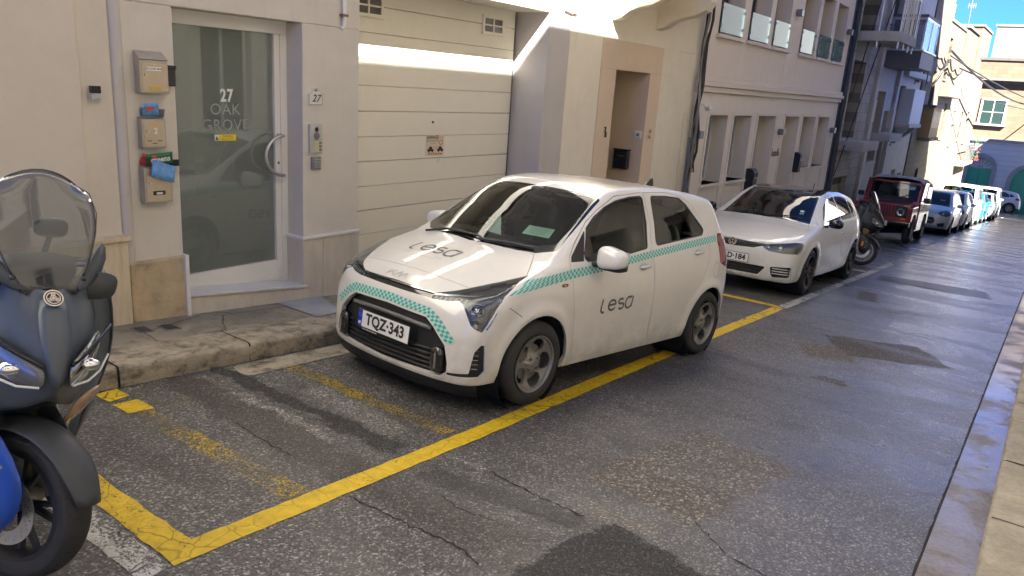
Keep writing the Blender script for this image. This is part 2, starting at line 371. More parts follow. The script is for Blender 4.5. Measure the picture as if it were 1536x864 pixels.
def paint_mat(name, col, worn=.35, under=(.10, .093, .08), rough=.55):
    t = NT(name); p = t.pos()
    nz = t.node('ShaderNodeTexNoise', Vector=p, Scale=6., Detail=3.)
    vo = t.node('ShaderNodeTexVoronoi', Vector=t.mix(.06, p, nz.outputs['Color']), Scale=9., _feature='DISTANCE_TO_EDGE')
    crack = t.ramp(vo.outputs['Distance'], [(.0, .85), (.010+.02*worn, .7), (.03+.03*worn, 0)])
    big = t.noise(2.2, 6, .75, p, .3); fine = t.noise(75, 4, .7, p)
    lost = t.ramp(t.math('MULTIPLY_ADD', big, .7 if worn < .5 else .38, t.math('MULTIPLY', fine, .45 if worn < .5 else .80)), [(.60-.25*worn+.08, 0), (.66-.25*worn+.08, 1)])
    gate = t.ramp(t.noise(1.3, 3, .6, p), [(.42, .15), (.6, 1)])
    m = t.math('MAXIMUM', t.math('MULTIPLY', crack, gate), lost)
    c = np.array(col); pc = t.ramp(t.noise(16, 5, .65, p), [(.3, tuple(c*.72)), (.65, tuple(c*1.05))])
    t.set(Base__Color=pc, Roughness=rough)
    t.bump(t.noise(180, 3, .6, p), .4, .003)
    tr = t.node('ShaderNodeBsdfTransparent'); mx = t.node('ShaderNodeMixShader', Fac=m); t.l.new(t.bsdf.outputs[0], mx.inputs[1]); t.l.new(tr.outputs[0], mx.inputs[2]); t.l.new(mx.outputs[0], t.out.inputs['Surface'])
    MATS[name] = t.m; return t.m
def wet_concrete():
    t = NT('gutter_concrete'); p = t.pos(); a = t.noise(2.4, 8, .7, p, .4); b = t.noise(45, 4, .6, p); c = np.array((.22, .19, .15))
    t.set(Base__Color=t.ramp(t.math('MULTIPLY_ADD', a, .7, t.math('MULTIPLY', b, .3)), [(.32, tuple(c*.45)), (.5, tuple(c)), (.68, tuple(c*1.5))]), Roughness=.45, Coat__Weight=t.ramp(a, [(.42, 0), (.55, .9)]), Coat__Roughness=.12)
    t.bump(t.math('ADD', a, b), .4, .008); return t.m
M_gut = wet_concrete()
M_kerb2 = simple('kerb_sandstone', (.31, .275, .21), .8, var=.35, bumps=.5, bscale=40)
M_yel = paint_mat('yellow_line_paint', (.62, .42, .012), .12)
M_yelw = paint_mat('yellow_line_worn', (.44, .31, .03), .60)
M_whl = paint_mat('white_line_paint', (.50, .49, .46), .4)
# ---------------------------------------------------------------- implicit car bodies
def pch(xs, ys, x):
    """monotone-ish cubic through control points (Catmull tangents, limited)"""
    xs = np.asarray(xs, float); ys = np.asarray(ys, float)
    if xs[0] > xs[-1]: xs = xs[::-1]; ys = ys[::-1]
    d = np.diff(ys)/np.diff(xs); h = np.diff(xs)
    m = np.empty_like(ys); m[0] = d[0]; m[-1] = d[-1]
    w1 = 2*h[1:]+h[:-1]; w2 = h[1:]+2*h[:-1]
    a = d[:-1]; b = d[1:]; same = a*b > 0
    with np.errstate(divide='ignore', invalid='ignore'):
        hm = (w1+w2)/(w1/a+w2/b)
    m[1:-1] = np.where(same, hm, 0.0)
    x = np.clip(x, xs[0], xs[-1])
    i = np.clip(np.searchsorted(xs, x)-1, 0, len(xs)-2)
    t = (x-xs[i])/h[i]; t2 = t*t; t3 = t2*t
    return (2*t3-3*t2+1)*ys[i]+(t3-2*t2+t)*h[i]*m[i]+(-2*t3+3*t2)*ys[i+1]+(t3-t2)*h[i]*m[i+1]

def smax(a, b, k):
    h = np.maximum(k-np.abs(a-b), 0)/k
    return np.maximum(a, b)+h*h*k*0.25

def body_f(S):
    tx, tz = zip(*S['top']); fz, fx = zip(*S['front']); rz, rx = zip(*S['rear'])
    wx, wy = zip(*S['width']); iz, iv = zip(*S['inset'])
    cw = S.get('wrap', .22); cr = S.get('crown', .07); fc = S.get('fcurve', (.10, .10)); rc = S.get('rcurve', (.05, .08))
    W0 = max(wy); bs = S.get('beltslope', .05); xm = S.get('xmid', -1.2)
    arches = S['arches']; k1 = S.get('k_side', .09); k2 = S.get('k_front', .13); k3 = S.get('k_nose', .05); zb = S.get('bottom', .17)
    feats = S.get('feats', ())
    def f(P):
        x, y, z = P[..., 0], np.abs(P[..., 1]), P[..., 2]
        e = 1e-3
        xt = x+cw*y*y
        top = pch(tx, tz, xt); sl = (pch(tx, tz, xt+e)-top)/e
        a = (z-(top-cr*y*y))/np.sqrt(1+sl*sl)
        zz = z+bs*(x-xm)*np.clip((z-.6)/.4, 0, 1)
        ins = pch(iz, iv, zz)
        b = y-(pch(wx, wy, x)-ins)
        for (ax, az, ar) in arches:
            r = np.hypot(x-ax, z-az)
            b = b-S.get('flare', .016)*np.exp(-((r-ar-.015)/.045)**2)*np.clip((z-.2)/.1, 0, 1)
        q = y/W0
        c = x-(pch(fz, fx, z)-fc[0]*q**2-fc[1]*q**5)
        d = (pch(rz, rx, z)+rc[0]*q**2+rc[1]*q**5)-x
        g = zb-z
        for ft in feats:
            a, b, c, d, g = ft(x, y, z, a, b, c, d, g)
        r = smax(a, b, k1)
        r = smax(r, d, k2 if not S.get('k_rear') else S['k_rear'])
        cc = smax(c, b, k2); r = smax(r, cc, k3)
        return smax(r, g, .05)
    return f

def body_grid(S, step):
    f = body_f(S); xf = S['xf']; xr = S['xr']; zc = S.get('zc', .6)
    A = S.get('spine', .42); H = S.get('boxh', 1.5)
    nx = int((xf-xr)/step); ny = int(1.7/step); nz = int(1.5/step)
    ux = np.linspace(xr, xf, nx+1); uy = np.linspace(-.85, .85, ny+1); uz = np.linspace(-.15, H, nz+1)
    keys = {}; verts = []; faces = []
    def idx(i, j, k):
        key = (i, j, k); v = keys.get(key)
        if v is None: v = len(verts); keys[key] = v; verts.append((ux[i], uy[j], uz[k]))
        return v
    for k, fl in ((0, 1), (nz, 0)):
        for i in range(nx):
            for j in range(ny):
                q = [idx(i, j, k), idx(i+1, j, k), idx(i+1, j+1, k), idx(i, j+1, k)]; faces.append(q[::-1] if fl else q)
    for j, fl in ((0, 0), (ny, 1)):
        for i in range(nx):
            for k in range(nz):
                q = [idx(i, j, k), idx(i+1, j, k), idx(i+1, j, k+1), idx(i, j, k+1)]; faces.append(q[::-1] if fl else q)
    for i, fl in ((0, 1), (nx, 0)):
        for j in range(ny):
            for k in range(nz):
                q = [idx(i, j, k), idx(i, j+1, k), idx(i, j+1, k+1), idx(i, j, k+1)]; faces.append(q[::-1] if fl else q)
    P = np.array(verts)
    O = np.zeros_like(P); O[:, 0] = np.clip(P[:, 0], xr+A, xf-A); O[:, 2] = zc
    return solve(f, O, P-O), faces

def solve(f, O, D, n=50):
    L = np.linalg.norm(D, axis=1); D = D/L[:, None]
    lo = np.zeros(len(O)); hi = np.full(len(O), 2.2)
    ts = np.linspace(.02, 2.2, n)
    done = np.zeros(len(O), bool)
    for t in ts:
        v = f(O+D*t); ins = (v < 0) & ~done
        lo[ins] = t; cr_ = (v >= 0) & ~done; hi[cr_] = t; done |= cr_
    for _ in range(14):
        m = (lo+hi)/2; v = f(O+D*m[:, None]) if False else f(O+D*m[:, None])
        s = v < 0; lo = np.where(s, m, lo); hi = np.where(s, hi, m)
    return O+D*((lo+hi)/2)[:, None]

def first_hit(f, o, d, t0=1., t1=60., n=6000):
    d = d/np.linalg.norm(d); ts = np.linspace(t0, t1, n); v = f(o+d*ts[:, None]); w = np.where(v < 0)[0]
    if len(w) == 0: return None
    a = ts[w[0]-1]; b = ts[w[0]]
    for _ in range(30):
        m = (a+b)/2
        if f((o+d*m)[None])[0] < 0: b = m
        else: a = m
    return o+d*a

KIA = dict(
    top=[(.78, .60), (.66, .715), (.58, .768), (.45, .825), (.25, .895), (.05, .955), (-.05, .985), (-.12, 1.02), (-.45, 1.215), (-.80, 1.40), (-.95, 1.445), (-1.2, 1.474), (-1.6, 1.482), (-2.0, 1.462), (-2.35, 1.425), (-2.66, 1.365), (-2.8, 1.33)],
    front=[(.05, .57), (.14, .62), (.22, .665), (.32, .675), (.48, .672), (.60, .655), (.68, .635), (.76, .59), (.85, .53), (1.5, .5)],
    rear=[(.1, -2.84), (.22, -2.90), (.40, -2.925), (.6, -2.92), (.78, -2.88), (.9, -2.84), (1.0, -2.80), (1.15, -2.73), (1.3, -2.66), (1.45, -2.60)],
    width=[(.8, .735), (.55, .765), (.3, .785), (0, .797), (-1.2, .797), (-2.4, .797), (-2.7, .775), (-2.95, .72)],
    inset=[(.1, .085), (.2, .05), (.28, .03), (.42, .016), (.55, .004), (.65, 0), (.78, .006), (.88, .02), (.96, .042), (1.02, .07), (1.2, .145), (1.35, .205), (1.46, .25), (1.6, .32)],
    arches=[(0, .29, .345), (-2.4, .29, .345)], xf=.70, xr=-2.95, k_side=.07, k_front=.11)
# ---------------------------------------------------------------- cutting panels out of a body shell
def rpoly(P, r=.02, n=4):
    """round the corners of a polygon"""
    P = [np.array(p[:2], float) for p in P]; out = []
    for i, p in enumerate(P):
        rr = r
        a = P[i-1]-p; b = P[(i+1) % len(P)]-p; la = np.linalg.norm(a); lb = np.linalg.norm(b)
        ca = np.dot(a, b)/(la*lb)
        if ca < -.985 or rr <= 0: out.append(tuple(p)); continue
        t = min(rr/max(math.tan(math.acos(np.clip(ca, -1, 1))/2), .2), .45*la, .45*lb)
        p0 = p+a/la*t; p1 = p+b/lb*t
        for k in range(n+1):
            s = k/n; out.append(tuple((1-s)**2*p0+2*s*(1-s)*p+s*s*p1))
    return out
def inside(P, x, y):
    c = False; j = len(P)-1
    for i in range(len(P)):
        xi, yi = P[i]; xj, yj = P[j]
        if (yi > y) != (yj > y) and x < (xj-xi)*(y-yi)/(yj-yi)+xi: c = not c
        j = i
    return c
def offset_poly(P, d):
    n = len(P); P = [np.array(p, float) for p in P]
    A = sum(P[i][0]*P[(i+1) % n][1]-P[(i+1) % n][0]*P[i][1] for i in range(n)); sg = 1 if A > 0 else -1
    out = []
    for i in range(n):
        a = P[i]-P[i-1]; b = P[(i+1) % n]-P[i]
        a = a/(np.linalg.norm(a)+1e-9); b = b/(np.linalg.norm(b)+1e-9)
        na = np.array([-a[1], a[0]]); nb = np.array([-b[1], b[0]]); m = na+nb; L = np.dot(m, m)
        m = m*2/L if L > .3 else na
        out.append(tuple(P[i]+m*d*sg))
    return out
PR = {'side': (lambda p: (p[0], p[2]), np.array([[1, 0, 0], [0, 0, 1.]]), lambda a: (a[0], 0, a[1])),
      'front': (lambda p: (p[1], p[2]), np.array([[0, 1, 0], [0, 0, 1.]]), lambda a: (0, a[0], a[1])),
      'top': (lambda p: (p[0], p[1]), np.array([[1, 0, 0], [0, 1., 0]]), lambda a: (a[0], a[1], 0)),
      'oblL': (lambda p: (p[1]-p[0], p[2]), np.array([[-1, 1, 0], [0, 0, 1.]]), lambda a: (-a[0], 0, a[1])),
      'oblR': (lambda p: (-p[1]-p[0], p[2]), np.array([[-1, -1, 0], [0, 0, 1.]]), lambda a: (-a[0], 0, a[1]))}
FILT = {'side': lambda c, n: abs(n.y) > .25, 'front': lambda c, n: n.x > .15, 'rear': lambda c, n: n.x < -.15, 'top': lambda c, n: n.z > .08 ,
        'oblL': lambda c, n: c.y > 0 and n.x+n.y > .15, 'oblR': lambda c, n: c.y < 0 and n.x-n.y > .15}
class Shell:
    def __init__(s, S, step):
        s.S = S; s.f = body_f(S); V, F = body_grid(S, step); s.step = step
        me = bpy.data.meshes.new('tmp'); me.from_pydata(V.tolist(), [], F); s.bm = bmesh.new(); s.bm.from_mesh(me); bpy.data.meshes.remove(me)
        s.lay = s.bm.faces.layers.int.new('reg'); s.bm.normal_update(); s.names = ['body']; s.cc = {}; s.byreg = None
    def region(s, name):
        if name not in s.names: s.names.append(name)
        return s.names.index(name)
    def cut(s, poly, proj, name=None, filt=None, gap=None, lim=None, only=None):
        fl = FILT[filt or proj]; pf, G, up = PR[proj]
        xs = [p[0] for p in poly]; ys = [p[1] for p in poly]; m = s.step*1.2
        x0, x1, y0, y1 = min(xs)-m, max(xs)+m, min(ys)-m, max(ys)+m
        cand = set()
        if not s.cc:
            for f in s.bm.faces: s.cc[f] = (f.calc_center_median(), f.normal.copy())
        for f, (c, nn_) in s.cc.items():
            a, b = pf(c)
            if x0 < a < x1 and y0 < b < y1 and fl(c, nn_) and (lim is None or lim(c)): cand.add(f)
        touched = set(cand)
        def q2(f):
            q = [pf(v.co) for v in f.verts]; a_ = [t[0] for t in q]; b_ = [t[1] for t in q]
            return (min(a_), max(a_), min(b_), max(b_), q)
        cache = {f: q2(f) for f in cand}
        polys = [poly]
        if gap: polys.append(offset_poly(poly, gap))
        for P in polys:
            for i in range(len(P)):
                a = np.array(P[i]); b = np.array(P[(i+1) % len(P)]); d = b-a; L = np.linalg.norm(d)
                if L < 1e-6: continue
                n2 = np.array([-d[1], d[0]])/L; n3 = n2@G
                lx0, lx1, ly0, ly1 = min(a[0], b[0])-.002, max(a[0], b[0])+.002, min(a[1], b[1])-.002, max(a[1], b[1])+.002
                sel = []
                for f, cq in cache.items():
                    if cq[1] < lx0 or cq[0] > lx1 or cq[3] < ly0 or cq[2] > ly1: continue
                    sd = [(t[0]-a[0])*n2[0]+(t[1]-a[1])*n2[1] for t in cq[4]]
                    if min(sd) > -1e-5 or max(sd) < 1e-5: continue
                    sel.append(f)
                if not sel: continue
                es = {e for f in sel for e in f.edges}; vs = {v for f in sel for v in f.verts}
                r = bmesh.ops.bisect_plane(s.bm, geom=sel+list(es)+list(vs), dist=1e-6, plane_co=up(a), plane_no=tuple(n3))
                for g in r['geom']:
                    if isinstance(g, bmesh.types.BMFace): cand.add(g); cache[g] = q2(g)
        for f in touched: s.cc.pop(f, None)
        for f in cand:
            if f.is_valid: s.cc[f] = (f.calc_center_median(), f.normal.copy())
        s.byreg = None
        if name is not None:
            rid = s.region(name); gid = s.region('gap')
            for f in cand:
                if not f.is_valid: continue
                if only is not None and s.names[f[s.lay]] not in only: continue
                a, b = pf(f.calc_center_median())
                if gap:
                    if inside(polys[1], a, b): f[s.lay] = rid
                    elif inside(polys[0], a, b): f[s.lay] = gid
                elif inside(poly, a, b): f[s.lay] = rid
    def fill(s, name, test, only=('body',)):
        rid = s.region(name)
        for f in s.bm.faces:
            if s.names[f[s.lay]] in only and test(f.calc_center_median()): f[s.lay] = rid
    def zplane(s, z, sel=lambda c: True):
        fs = [f for f in s.bm.faces if min(v.co.z for v in f.verts) < z < max(v.co.z for v in f.verts) and sel(f.calc_center_median())]
        es = {e for f in fs for e in f.edges}; vs = {v for f in fs for v in f.verts}
        bmesh.ops.bisect_plane(s.bm, geom=fs+list(es)+list(vs), dist=1e-6, plane_co=(0, 0, z), plane_no=(0, 0, 1)); s.cc = {}
    def normals(s, P):
        e = 2e-3; g = np.zeros_like(P)
        for k in range(3):
            d = np.zeros(3); d[k] = e; g[:, k] = s.f(P+d)-s.f(P-d)
        return g/(np.linalg.norm(g, axis=1)[:, None]+1e-9)
    def emit(s, name, mat, parent, lip=.012, push=0., objname=None, sel=None, side=None, bump=None):
        rid = s.region(name)
        if s.byreg is None:
            s.byreg = {}
            for f in s.bm.faces: s.byreg.setdefault(f[s.lay], []).append(f)
        fs = [f for f in s.byreg.get(rid, ()) if sel is None or sel(f.calc_center_median())]
        if not fs: return None
        idx = {}; V = []; F = []
        for f in fs:
            q = []
            for v in f.verts:
                i = idx.get(v)
                if i is None: i = idx[v] = len(V); V.append(tuple(v.co))
                q.append(i)
            F.append(q)
        V = np.array(V); N = s.normals(V); V = V-N*push
        if bump is not None: V = V+N*bump(V)[:, None]
        if lip:
            cnt = {}
            for q in F:
                for i in range(len(q)):
                    a, b = q[i], q[(i+1) % len(q)]; k = (min(a, b), max(a, b)); cnt[k] = None if k in cnt else (a, b)
            B = [e for e in cnt.values() if e]
            n0 = len(V); ex = []; en = []; m = {}
            def dv(i, out):
                ex.append(V[i] if not out else V[i]-N[i]*lip); return n0+len(ex)-1
            for a, b in B:
                d = V[b]-V[a]; nn_ = np.cross(d, N[a]); nn_ /= np.linalg.norm(nn_)+1e-9
                F.append([dv(b, 0), dv(a, 0), dv(a, 1), dv(b, 1)]); en += [nn_]*4
            if ex: V = np.vstack([V, ex]); N = np.vstack([N, en])
        return mesh_obj(objname or name, V, F, mat, parent, normals=N)
    def onto(s, P, dirn, off=.0015, back=.6):
        """drop points on the skin along dirn"""
        P = np.asarray(P, float); d = np.tile(np.asarray(dirn, float), (len(P), 1)); d /= np.linalg.norm(d, axis=1)[:, None]
        O = P-d*back; t = np.zeros(len(P)); hit = np.zeros(len(P), bool); prev = t.copy()
        for k in range(1, 160):
            tt = k*.01; v = s.f(O+d*tt); new = (v < 0) & ~hit
            t[new] = tt; hit |= new
        lo = t-.01; hi = t.copy()
        for _ in range(14):
            m = (lo+hi)/2; v = s.f(O+d*m[:, None]); i = v < 0; hi = np.where(i, m, hi); lo = np.where(i, lo, m)
        Q = O+d*hi[:, None]; N = s.normals(Q)
        return Q+N*off, N
    def decal(s, name, V3, F, dirn, mat, parent, off=.0015):
        Q, N = s.onto(V3, dirn, off); G_ = []
        for f in F:
            a, b, c = Q[f[0]], Q[f[1]], Q[f[2]]; nn_ = np.cross(b-a, c-a)
            G_.append(list(f)[::-1] if nn_@N[f[0]] < 0 else list(f))
        F = G_
        return mesh_obj(name, Q, F, mat, parent, normals=N)
# ================================================================ ground
M_crack = simple('crack', (.012, .011, .01), .9)
FX = -5.25
def sheet(name, pts, mat, dz=0., kind='structure', n=1):
    """flat sheet following the fall of the street; pts are (x, y) round the outline"""
    V = [(x, y, gz(y)+dz) for x, y in pts]
    return tag(mesh_obj(name, V, [list(range(len(V)))], mat), kind=kind)
def strip(name, L, Rr, mat, dz, jit=0.0, seed=1, kind='structure'):
    """band between two polylines with slightly ragged edges"""
    rnd = random.Random(seed); P = []; Q = []
    def dens(A):
        o = []
        for i in range(len(A)-1):
            a = np.array(A[i]); b = np.array(A[i+1]); n = max(1, int(np.linalg.norm(b-a)/.06))
            for k in range(n): o.append(a+(b-a)*k/n)
        o.append(np.array(A[-1])); return o
    a = dens(L); b = dens(Rr)
    poly = [tuple(p+np.array([rnd.uniform(-jit, jit), rnd.uniform(-jit, jit)])) for p in a+b[::-1]]
    V = [(x, y, gz(y)+dz) for x, y in poly]
    me_bm = bmesh.new(); vs = [me_bm.verts.new(v) for v in V]; f = me_bm.faces.new(vs); bmesh.ops.triangulate(me_bm, faces=[f]); me_bm.normal_update()
    me = bpy.data.meshes.new(name); me_bm.to_mesh(me); me_bm.free()
    if me.polygons and me.polygons[0].normal.z < 0: me.flip_normals()
    me.materials.append(mat); o = bpy.data.objects.new(name, me); link(o); return tag(o, kind=kind)
def blob(name, poly, mat, dz, jit=.02, seed=1):
    P = poly+[poly[0]]; rnd = random.Random(seed); out = []
    for i in range(len(P)-1):
        a = np.array(P[i]); b = np.array(P[i+1]); n = max(1, int(np.linalg.norm(b-a)/.07))
        for k in range(n): out.append(a+(b-a)*k/n+np.array([rnd.uniform(-jit, jit), rnd.uniform(-jit, jit)]))
    sm = [tuple((out[i-1]+out[i]*2+out[(i+1) % len(out)])/4) for i in range(len(out))]
    V = [(x, y, gz(y)+dz) for x, y in sm]
    b = bmesh.new(); f = b.faces.new([b.verts.new(v) for v in V]); bmesh.ops.triangulate(b, faces=[f]); b.normal_update()
    me = bpy.data.meshes.new(name); b.to_mesh(me); b.free()
    if me.polygons[0].normal.z < 0: me.flip_normals()
    me.materials.append(mat); o = bpy.data.objects.new(name, me); link(o); return tag(o, kind='structure')
# road as a gently uneven grid, with the far ground levelling off
def road():
    xs = np.concatenate([[-400, -120, -40, -12], np.linspace(-6, 2, 33), [6, 20, 90, 400]])
    ys = np.concatenate([[-300, -60, -12], np.linspace(-4, 24, 113), np.linspace(25, 62, 30), [64, 66, 70, 72, 80, 110, 200, 600]])
    V = []; rnd = np.random.RandomState(3)
    for y in ys:
        for x in xs:
            z = gz(min(y, 72.)) if y > -12 else gz(-12)
            V.append((x, y, z-.002))
    n = len(xs); F = [(j*n+i, j*n+i+1, (j+1)*n+i+1, (j+1)*n+i) for j in range(len(ys)-1) for i in range(n-1)]
    return tag(mesh_obj('road', V, F, M_road, smooth=True), kind='structure')
road()
# left pavement: kerb stones and slab, as one long body with a worn edge
def kerb(name, x0, x1, y0, y1, h, mat, seed, front=1, rough=.012, step=.03):
    """rough stone kerb, face towards +x if front = 1"""
    rnd = random.Random(seed); V = []; F = []; ys = np.concatenate([np.arange(y0, 12, step), np.arange(12, y1, .12)]); prof = [(0, -.02), (0, .35), (.0, .80), (.035, .96), (.10, 1.0), (.6, 1.0), (1., 1.)]
    w_ = x1-x0; off = [rnd.uniform(-1, 1) for _ in ys]
    for i, y in enumerate(ys):
        jt = .6*off[i]+.4*off[max(0, i-3)]
        joint = y < 12 and (int((y+10+seed*.37)/.92) != int((y+10-step+seed*.37)/.92))
        for k, (a, b) in enumerate(prof):
            x = (x1-a*w_) if front == 1 else (x0+a*w_)
            dx = rough*jt*(1 if k < 5 else 0)+rnd.uniform(-.4, .4)*rough*(k < 5); dz = rnd.uniform(-.5, .3)*rough*(2 < k < 6)
            if joint and k < 6: dx -= .022*front; dz -= .020*(k > 1)
            V.append((x+dx, y, gz(y)+h*b+dz))
    m = len(prof)
    for i in range(len(ys)-1):
        for k in range(m-1):
            q = (i*m+k, (i+1)*m+k, (i+1)*m+k+1, i*m+k+1); F.append(q if front == 1 else q[::-1])
    return tag(mesh_obj(name, V, F, mat, smooth=True), kind='structure')
kerb('kerb', -4.72, -4.37, -4, 62, .13, M_kerb, 3, 1, .007)
strip('pavement', [(-4.71, -4), (-4.71, 62)], [(-5.9, -4), (-5.9, 62)], M_pave, .129)
sheet('gutter', [(-.17, -6), (.05, -6), (.05, 62), (-.25, 62), (-.19, 8)], M_gut, .004)
strip('gutter_joint', [(-.186, -2), (-.204, 8), (-.268, 62)], [(-.165, -2), (-.185, 8), (-.246, 62)], M_crack, .002, .003, 31)
kerb('kerb', .04, .22, -4, 62, .11, M_kerb2, 5, -1, .008)
strip('pavement', [(.215, -4), (.215, 62)], [(1.5, -4), (1.5, 62)], M_pave, .107)
def kerb_joints(x1, w_, h, front, seed):
    prof = [(0, .0), (0, .80), (.035, .96), (.10, 1.0), (.6, 1.0), (1., 1.)]; m = MB(); rnd = random.Random(seed)
    y = -3.2
    while y < 14:
        t_ = rnd.uniform(.003, .007); V = []
        for (a, b) in prof:
            x = x1-a*w_*front+.002*front+rnd.uniform(-.002, .004)*front; V += [(x, y-t_, gz(y)+h*b+.0025), (x, y+t_, gz(y)+h*b+.0025)]
            t_ = max(.002, t_+rnd.uniform(-.002, .002))
        F = [(2*i, 2*i+1, 2*i+3, 2*i+2) for i in range(len(prof)-1)]; m.add(V, F); y += rnd.choice([.62, .9, .92, 1.05])
    tag(m.build('kerb_joint', M_crack), kind='structure')
kerb_joints(-4.37, .35, .13, 1, 4); kerb_joints(.04, -.18, .11, 1, 6)
rnd = random.Random(12); m = MB()
for k in range(520):
    side = rnd.random(); y = rnd.uniform(-1, 9)
    if side < .55: x = -4.36+abs(rnd.gauss(0, .05)); z = 0
    elif side < .8: x = -.19-abs(rnd.gauss(0, .10)); z = 0
    elif side < .9: x = rnd.uniform(-.1, .03); z = .004
    else: x = rnd.uniform(-4.2, -.4); y = rnd.uniform(1, 6); z = 0
    r_ = rnd.uniform(.002, .008) if side < .9 else rnd.uniform(.002, .005); a = rnd.uniform(0, 3)
    m.add([(r_*math.cos(a+q*1.57)*rnd.uniform(.7, 1.2), r_*math.sin(a+q*1.57)*rnd.uniform(.7, 1.2), 0) for q in range(4)]+[(0, 0, r_*.9)], [(0, 1, 4), (1, 2, 4), (2, 3, 4), (3, 0, 4)], o=(x, y, gz(y)+z))
tag(m.build('grit', simple('grit_stone', (.30, .26, .20), .9, var=.6)), 'loose grit and small stones lying along the kerbs', 'grit', kind='stuff')
# ---- patches and trenches of other asphalt, then painted lines, measured on the road plane
blob('cement_patch', [(-4.33, 2.82), (-4.33, 3.9), (-4.12, 3.75), (-4.10, 2.79)], M_kerb, .0035, .006, 6)
def crack(pts, w_=.008, seed=1):
    rnd = random.Random(seed); L = []; Q = []
    for i in range(len(pts)-1):
        a = np.array(pts[i]); b = np.array(pts[i+1]); n = max(2, int(np.linalg.norm(b-a)/.025)); d = (b-a)/np.linalg.norm(b-a); nn_ = np.array([-d[1], d[0]])
        for k in range(n):
            p = a+(b-a)*k/n+nn_*rnd.gauss(0, .006); ww = w_*rnd.uniform(.2, 1.1); L.append(p+nn_*ww); Q.append(p-nn_*ww)
    V = [(p[0], p[1], gz(p[1])+.0005) for p in L+Q]; n = len(L)
    F = [(i, i+1, n+i+1, n+i) for i in range(n-1)]
    o = mesh_obj('road_crack', V, F, M_crack); o.data.update()
    if o.data.polygons[0].normal.z < 0: o.data.flip_normals()
    tag(o, kind='structure')
crack([(-2.15, 2.93), (-1.85, 2.90), (-1.52, 2.90)], .007, 1); crack([(-2.45, 2.20), (-2.1, 2.22), (-1.80, 2.25), (-1.62, 2.20)], .006, 2)
crack([(-3.5, 2.30), (-3.2, 2.28), (-2.95, 2.27)], .005, 3); crack([(-1.12, 3.28), (-.9, 3.1), (-.5, 3.0)], .004, 5)
crack([(-2.2, 2.55), (-2.0, 2.50), (-1.75, 2.55)], .003, 6)
strip('road_marking', [(-2.585, 1.34), (-2.585, 3.4), (-2.625, 5.0), (-2.65, 9.56)], [(-2.460, 1.33), (-2.465, 3.4), (-2.495, 5.2), (-2.52, 9.44)], M_yel, .0015, .004, 1)
strip('road_marking', [(-3.8, 1.48), (-3.16, 1.475), (-2.584, 1.475)], [(-3.8, 1.33), (-3.16, 1.345), (-2.584, 1.335)], M_yel, .0015, .005, 2)
strip('road_marking', [(-3.8, 1.325), (-2.47, 1.325)], [(-3.8, 1.20), (-2.44, 1.19)], M_whl, .0015, .006, 3)
strip('road_marking', [(-4.35, 2.07), (-4.20, 2.07)], [(-4.33, 1.93), (-4.18, 1.93)], M_yel, .0015, .008, 4)
strip('road_marking', [(-4.13, 2.07), (-3.95, 2.07)], [(-4.13, 1.93), (-3.95, 1.93)], M_yel, .0015, .008, 5)
strip('road_marking', [(-3.95, 2.065), (-3.3, 2.08), (-2.60, 2.10)], [(-3.95, 1.935), (-3.3, 1.95), (-2.60, 1.96)], M_yelw, .0015, .012, 6)
strip('road_marking', [(-4.2, 3.22), (-3.0, 3.21), (-2.62, 3.22)], [(-4.2, 3.10), (-3.0, 3.09), (-2.62, 3.10)], M_yelw, .0015, .02, 7)
strip('road_marking', [(-4.3, 9.60), (-2.65, 9.58)], [(-4.3, 9.46), (-2.65, 9.45)], M_yel, .0015, .006, 8)
strip('road_marking', [(-2.625, 9.60), (-2.625, 17.4)], [(-2.505, 9.50), (-2.505, 17.0)], M_whl, .0015, .006, 9)
strip('road_marking', [(-4.2, 15.0), (-2.63, 15.0)], [(-4.2, 14.88), (-2.63, 14.88)], M_whl, .0015, .006, 10)
for ya, yb in ((20, 26.2), (27.5, 33.), (34, 41.), (43, 50), (51, 58)):
    strip('road_marking', [(-2.80, ya), (-2.84, yb)], [(-2.70, ya), (-2.74, yb)], M_whl, .0015, .01, int(ya))
strip('road_marking', [(-2.80, 41.1), (-1.3, 41.15)], [(-2.8, 41.0), (-1.3, 41.05)], M_whl, .0015, .01, 40)

# ================================================================ left house, number 27
XB = -9.0
def ground_skirt(mb, x0, x1, y0, y1, ztop):
    """wall segment that reaches down below the falling pavement"""
    mb.hexa([(x0, y0, gz(y0)-.4), (x1, y0, gz(y0)-.4), (x1, y1, gz(y1)-.4), (x0, y1, gz(y1)-.4), (x0, y0, ztop), (x1, y0, ztop), (x1, y1, ztop), (x0, y1, ztop)])
left = thing('house', 'sand rendered house with a travertine plinth at the far left behind the near scooter', 'house', (-5.6, 0, .1))
def child(mb, name, mat, root, bevel=0, **k):
    o = mb.build(name, mat, root, bevel, **k); o.matrix_parent_inverse = Matrix.Translation(root.location).inverted(); return o
def reparent(o, root):
    o.parent = root; o.matrix_parent_inverse = Matrix.Translation(root.location).inverted(); return o
m = MB(); ground_skirt(m, XB, -5.22, -7, 2.395, 11.); ground_skirt(m, XB, -5.245, 2.395, 2.61, 11.); child(m, 'wall', M_left, left, .006)
m = MB(); ground_skirt(m, -5.3, -5.195, -7, 2.618, .54); child(m, 'plinth', M_trav, left, .004)
m = MB(); m.box(-5.3, -5.170, -7, 2.628, .541, .575); child(m, 'plinth_cap', M_trav, left, .004)

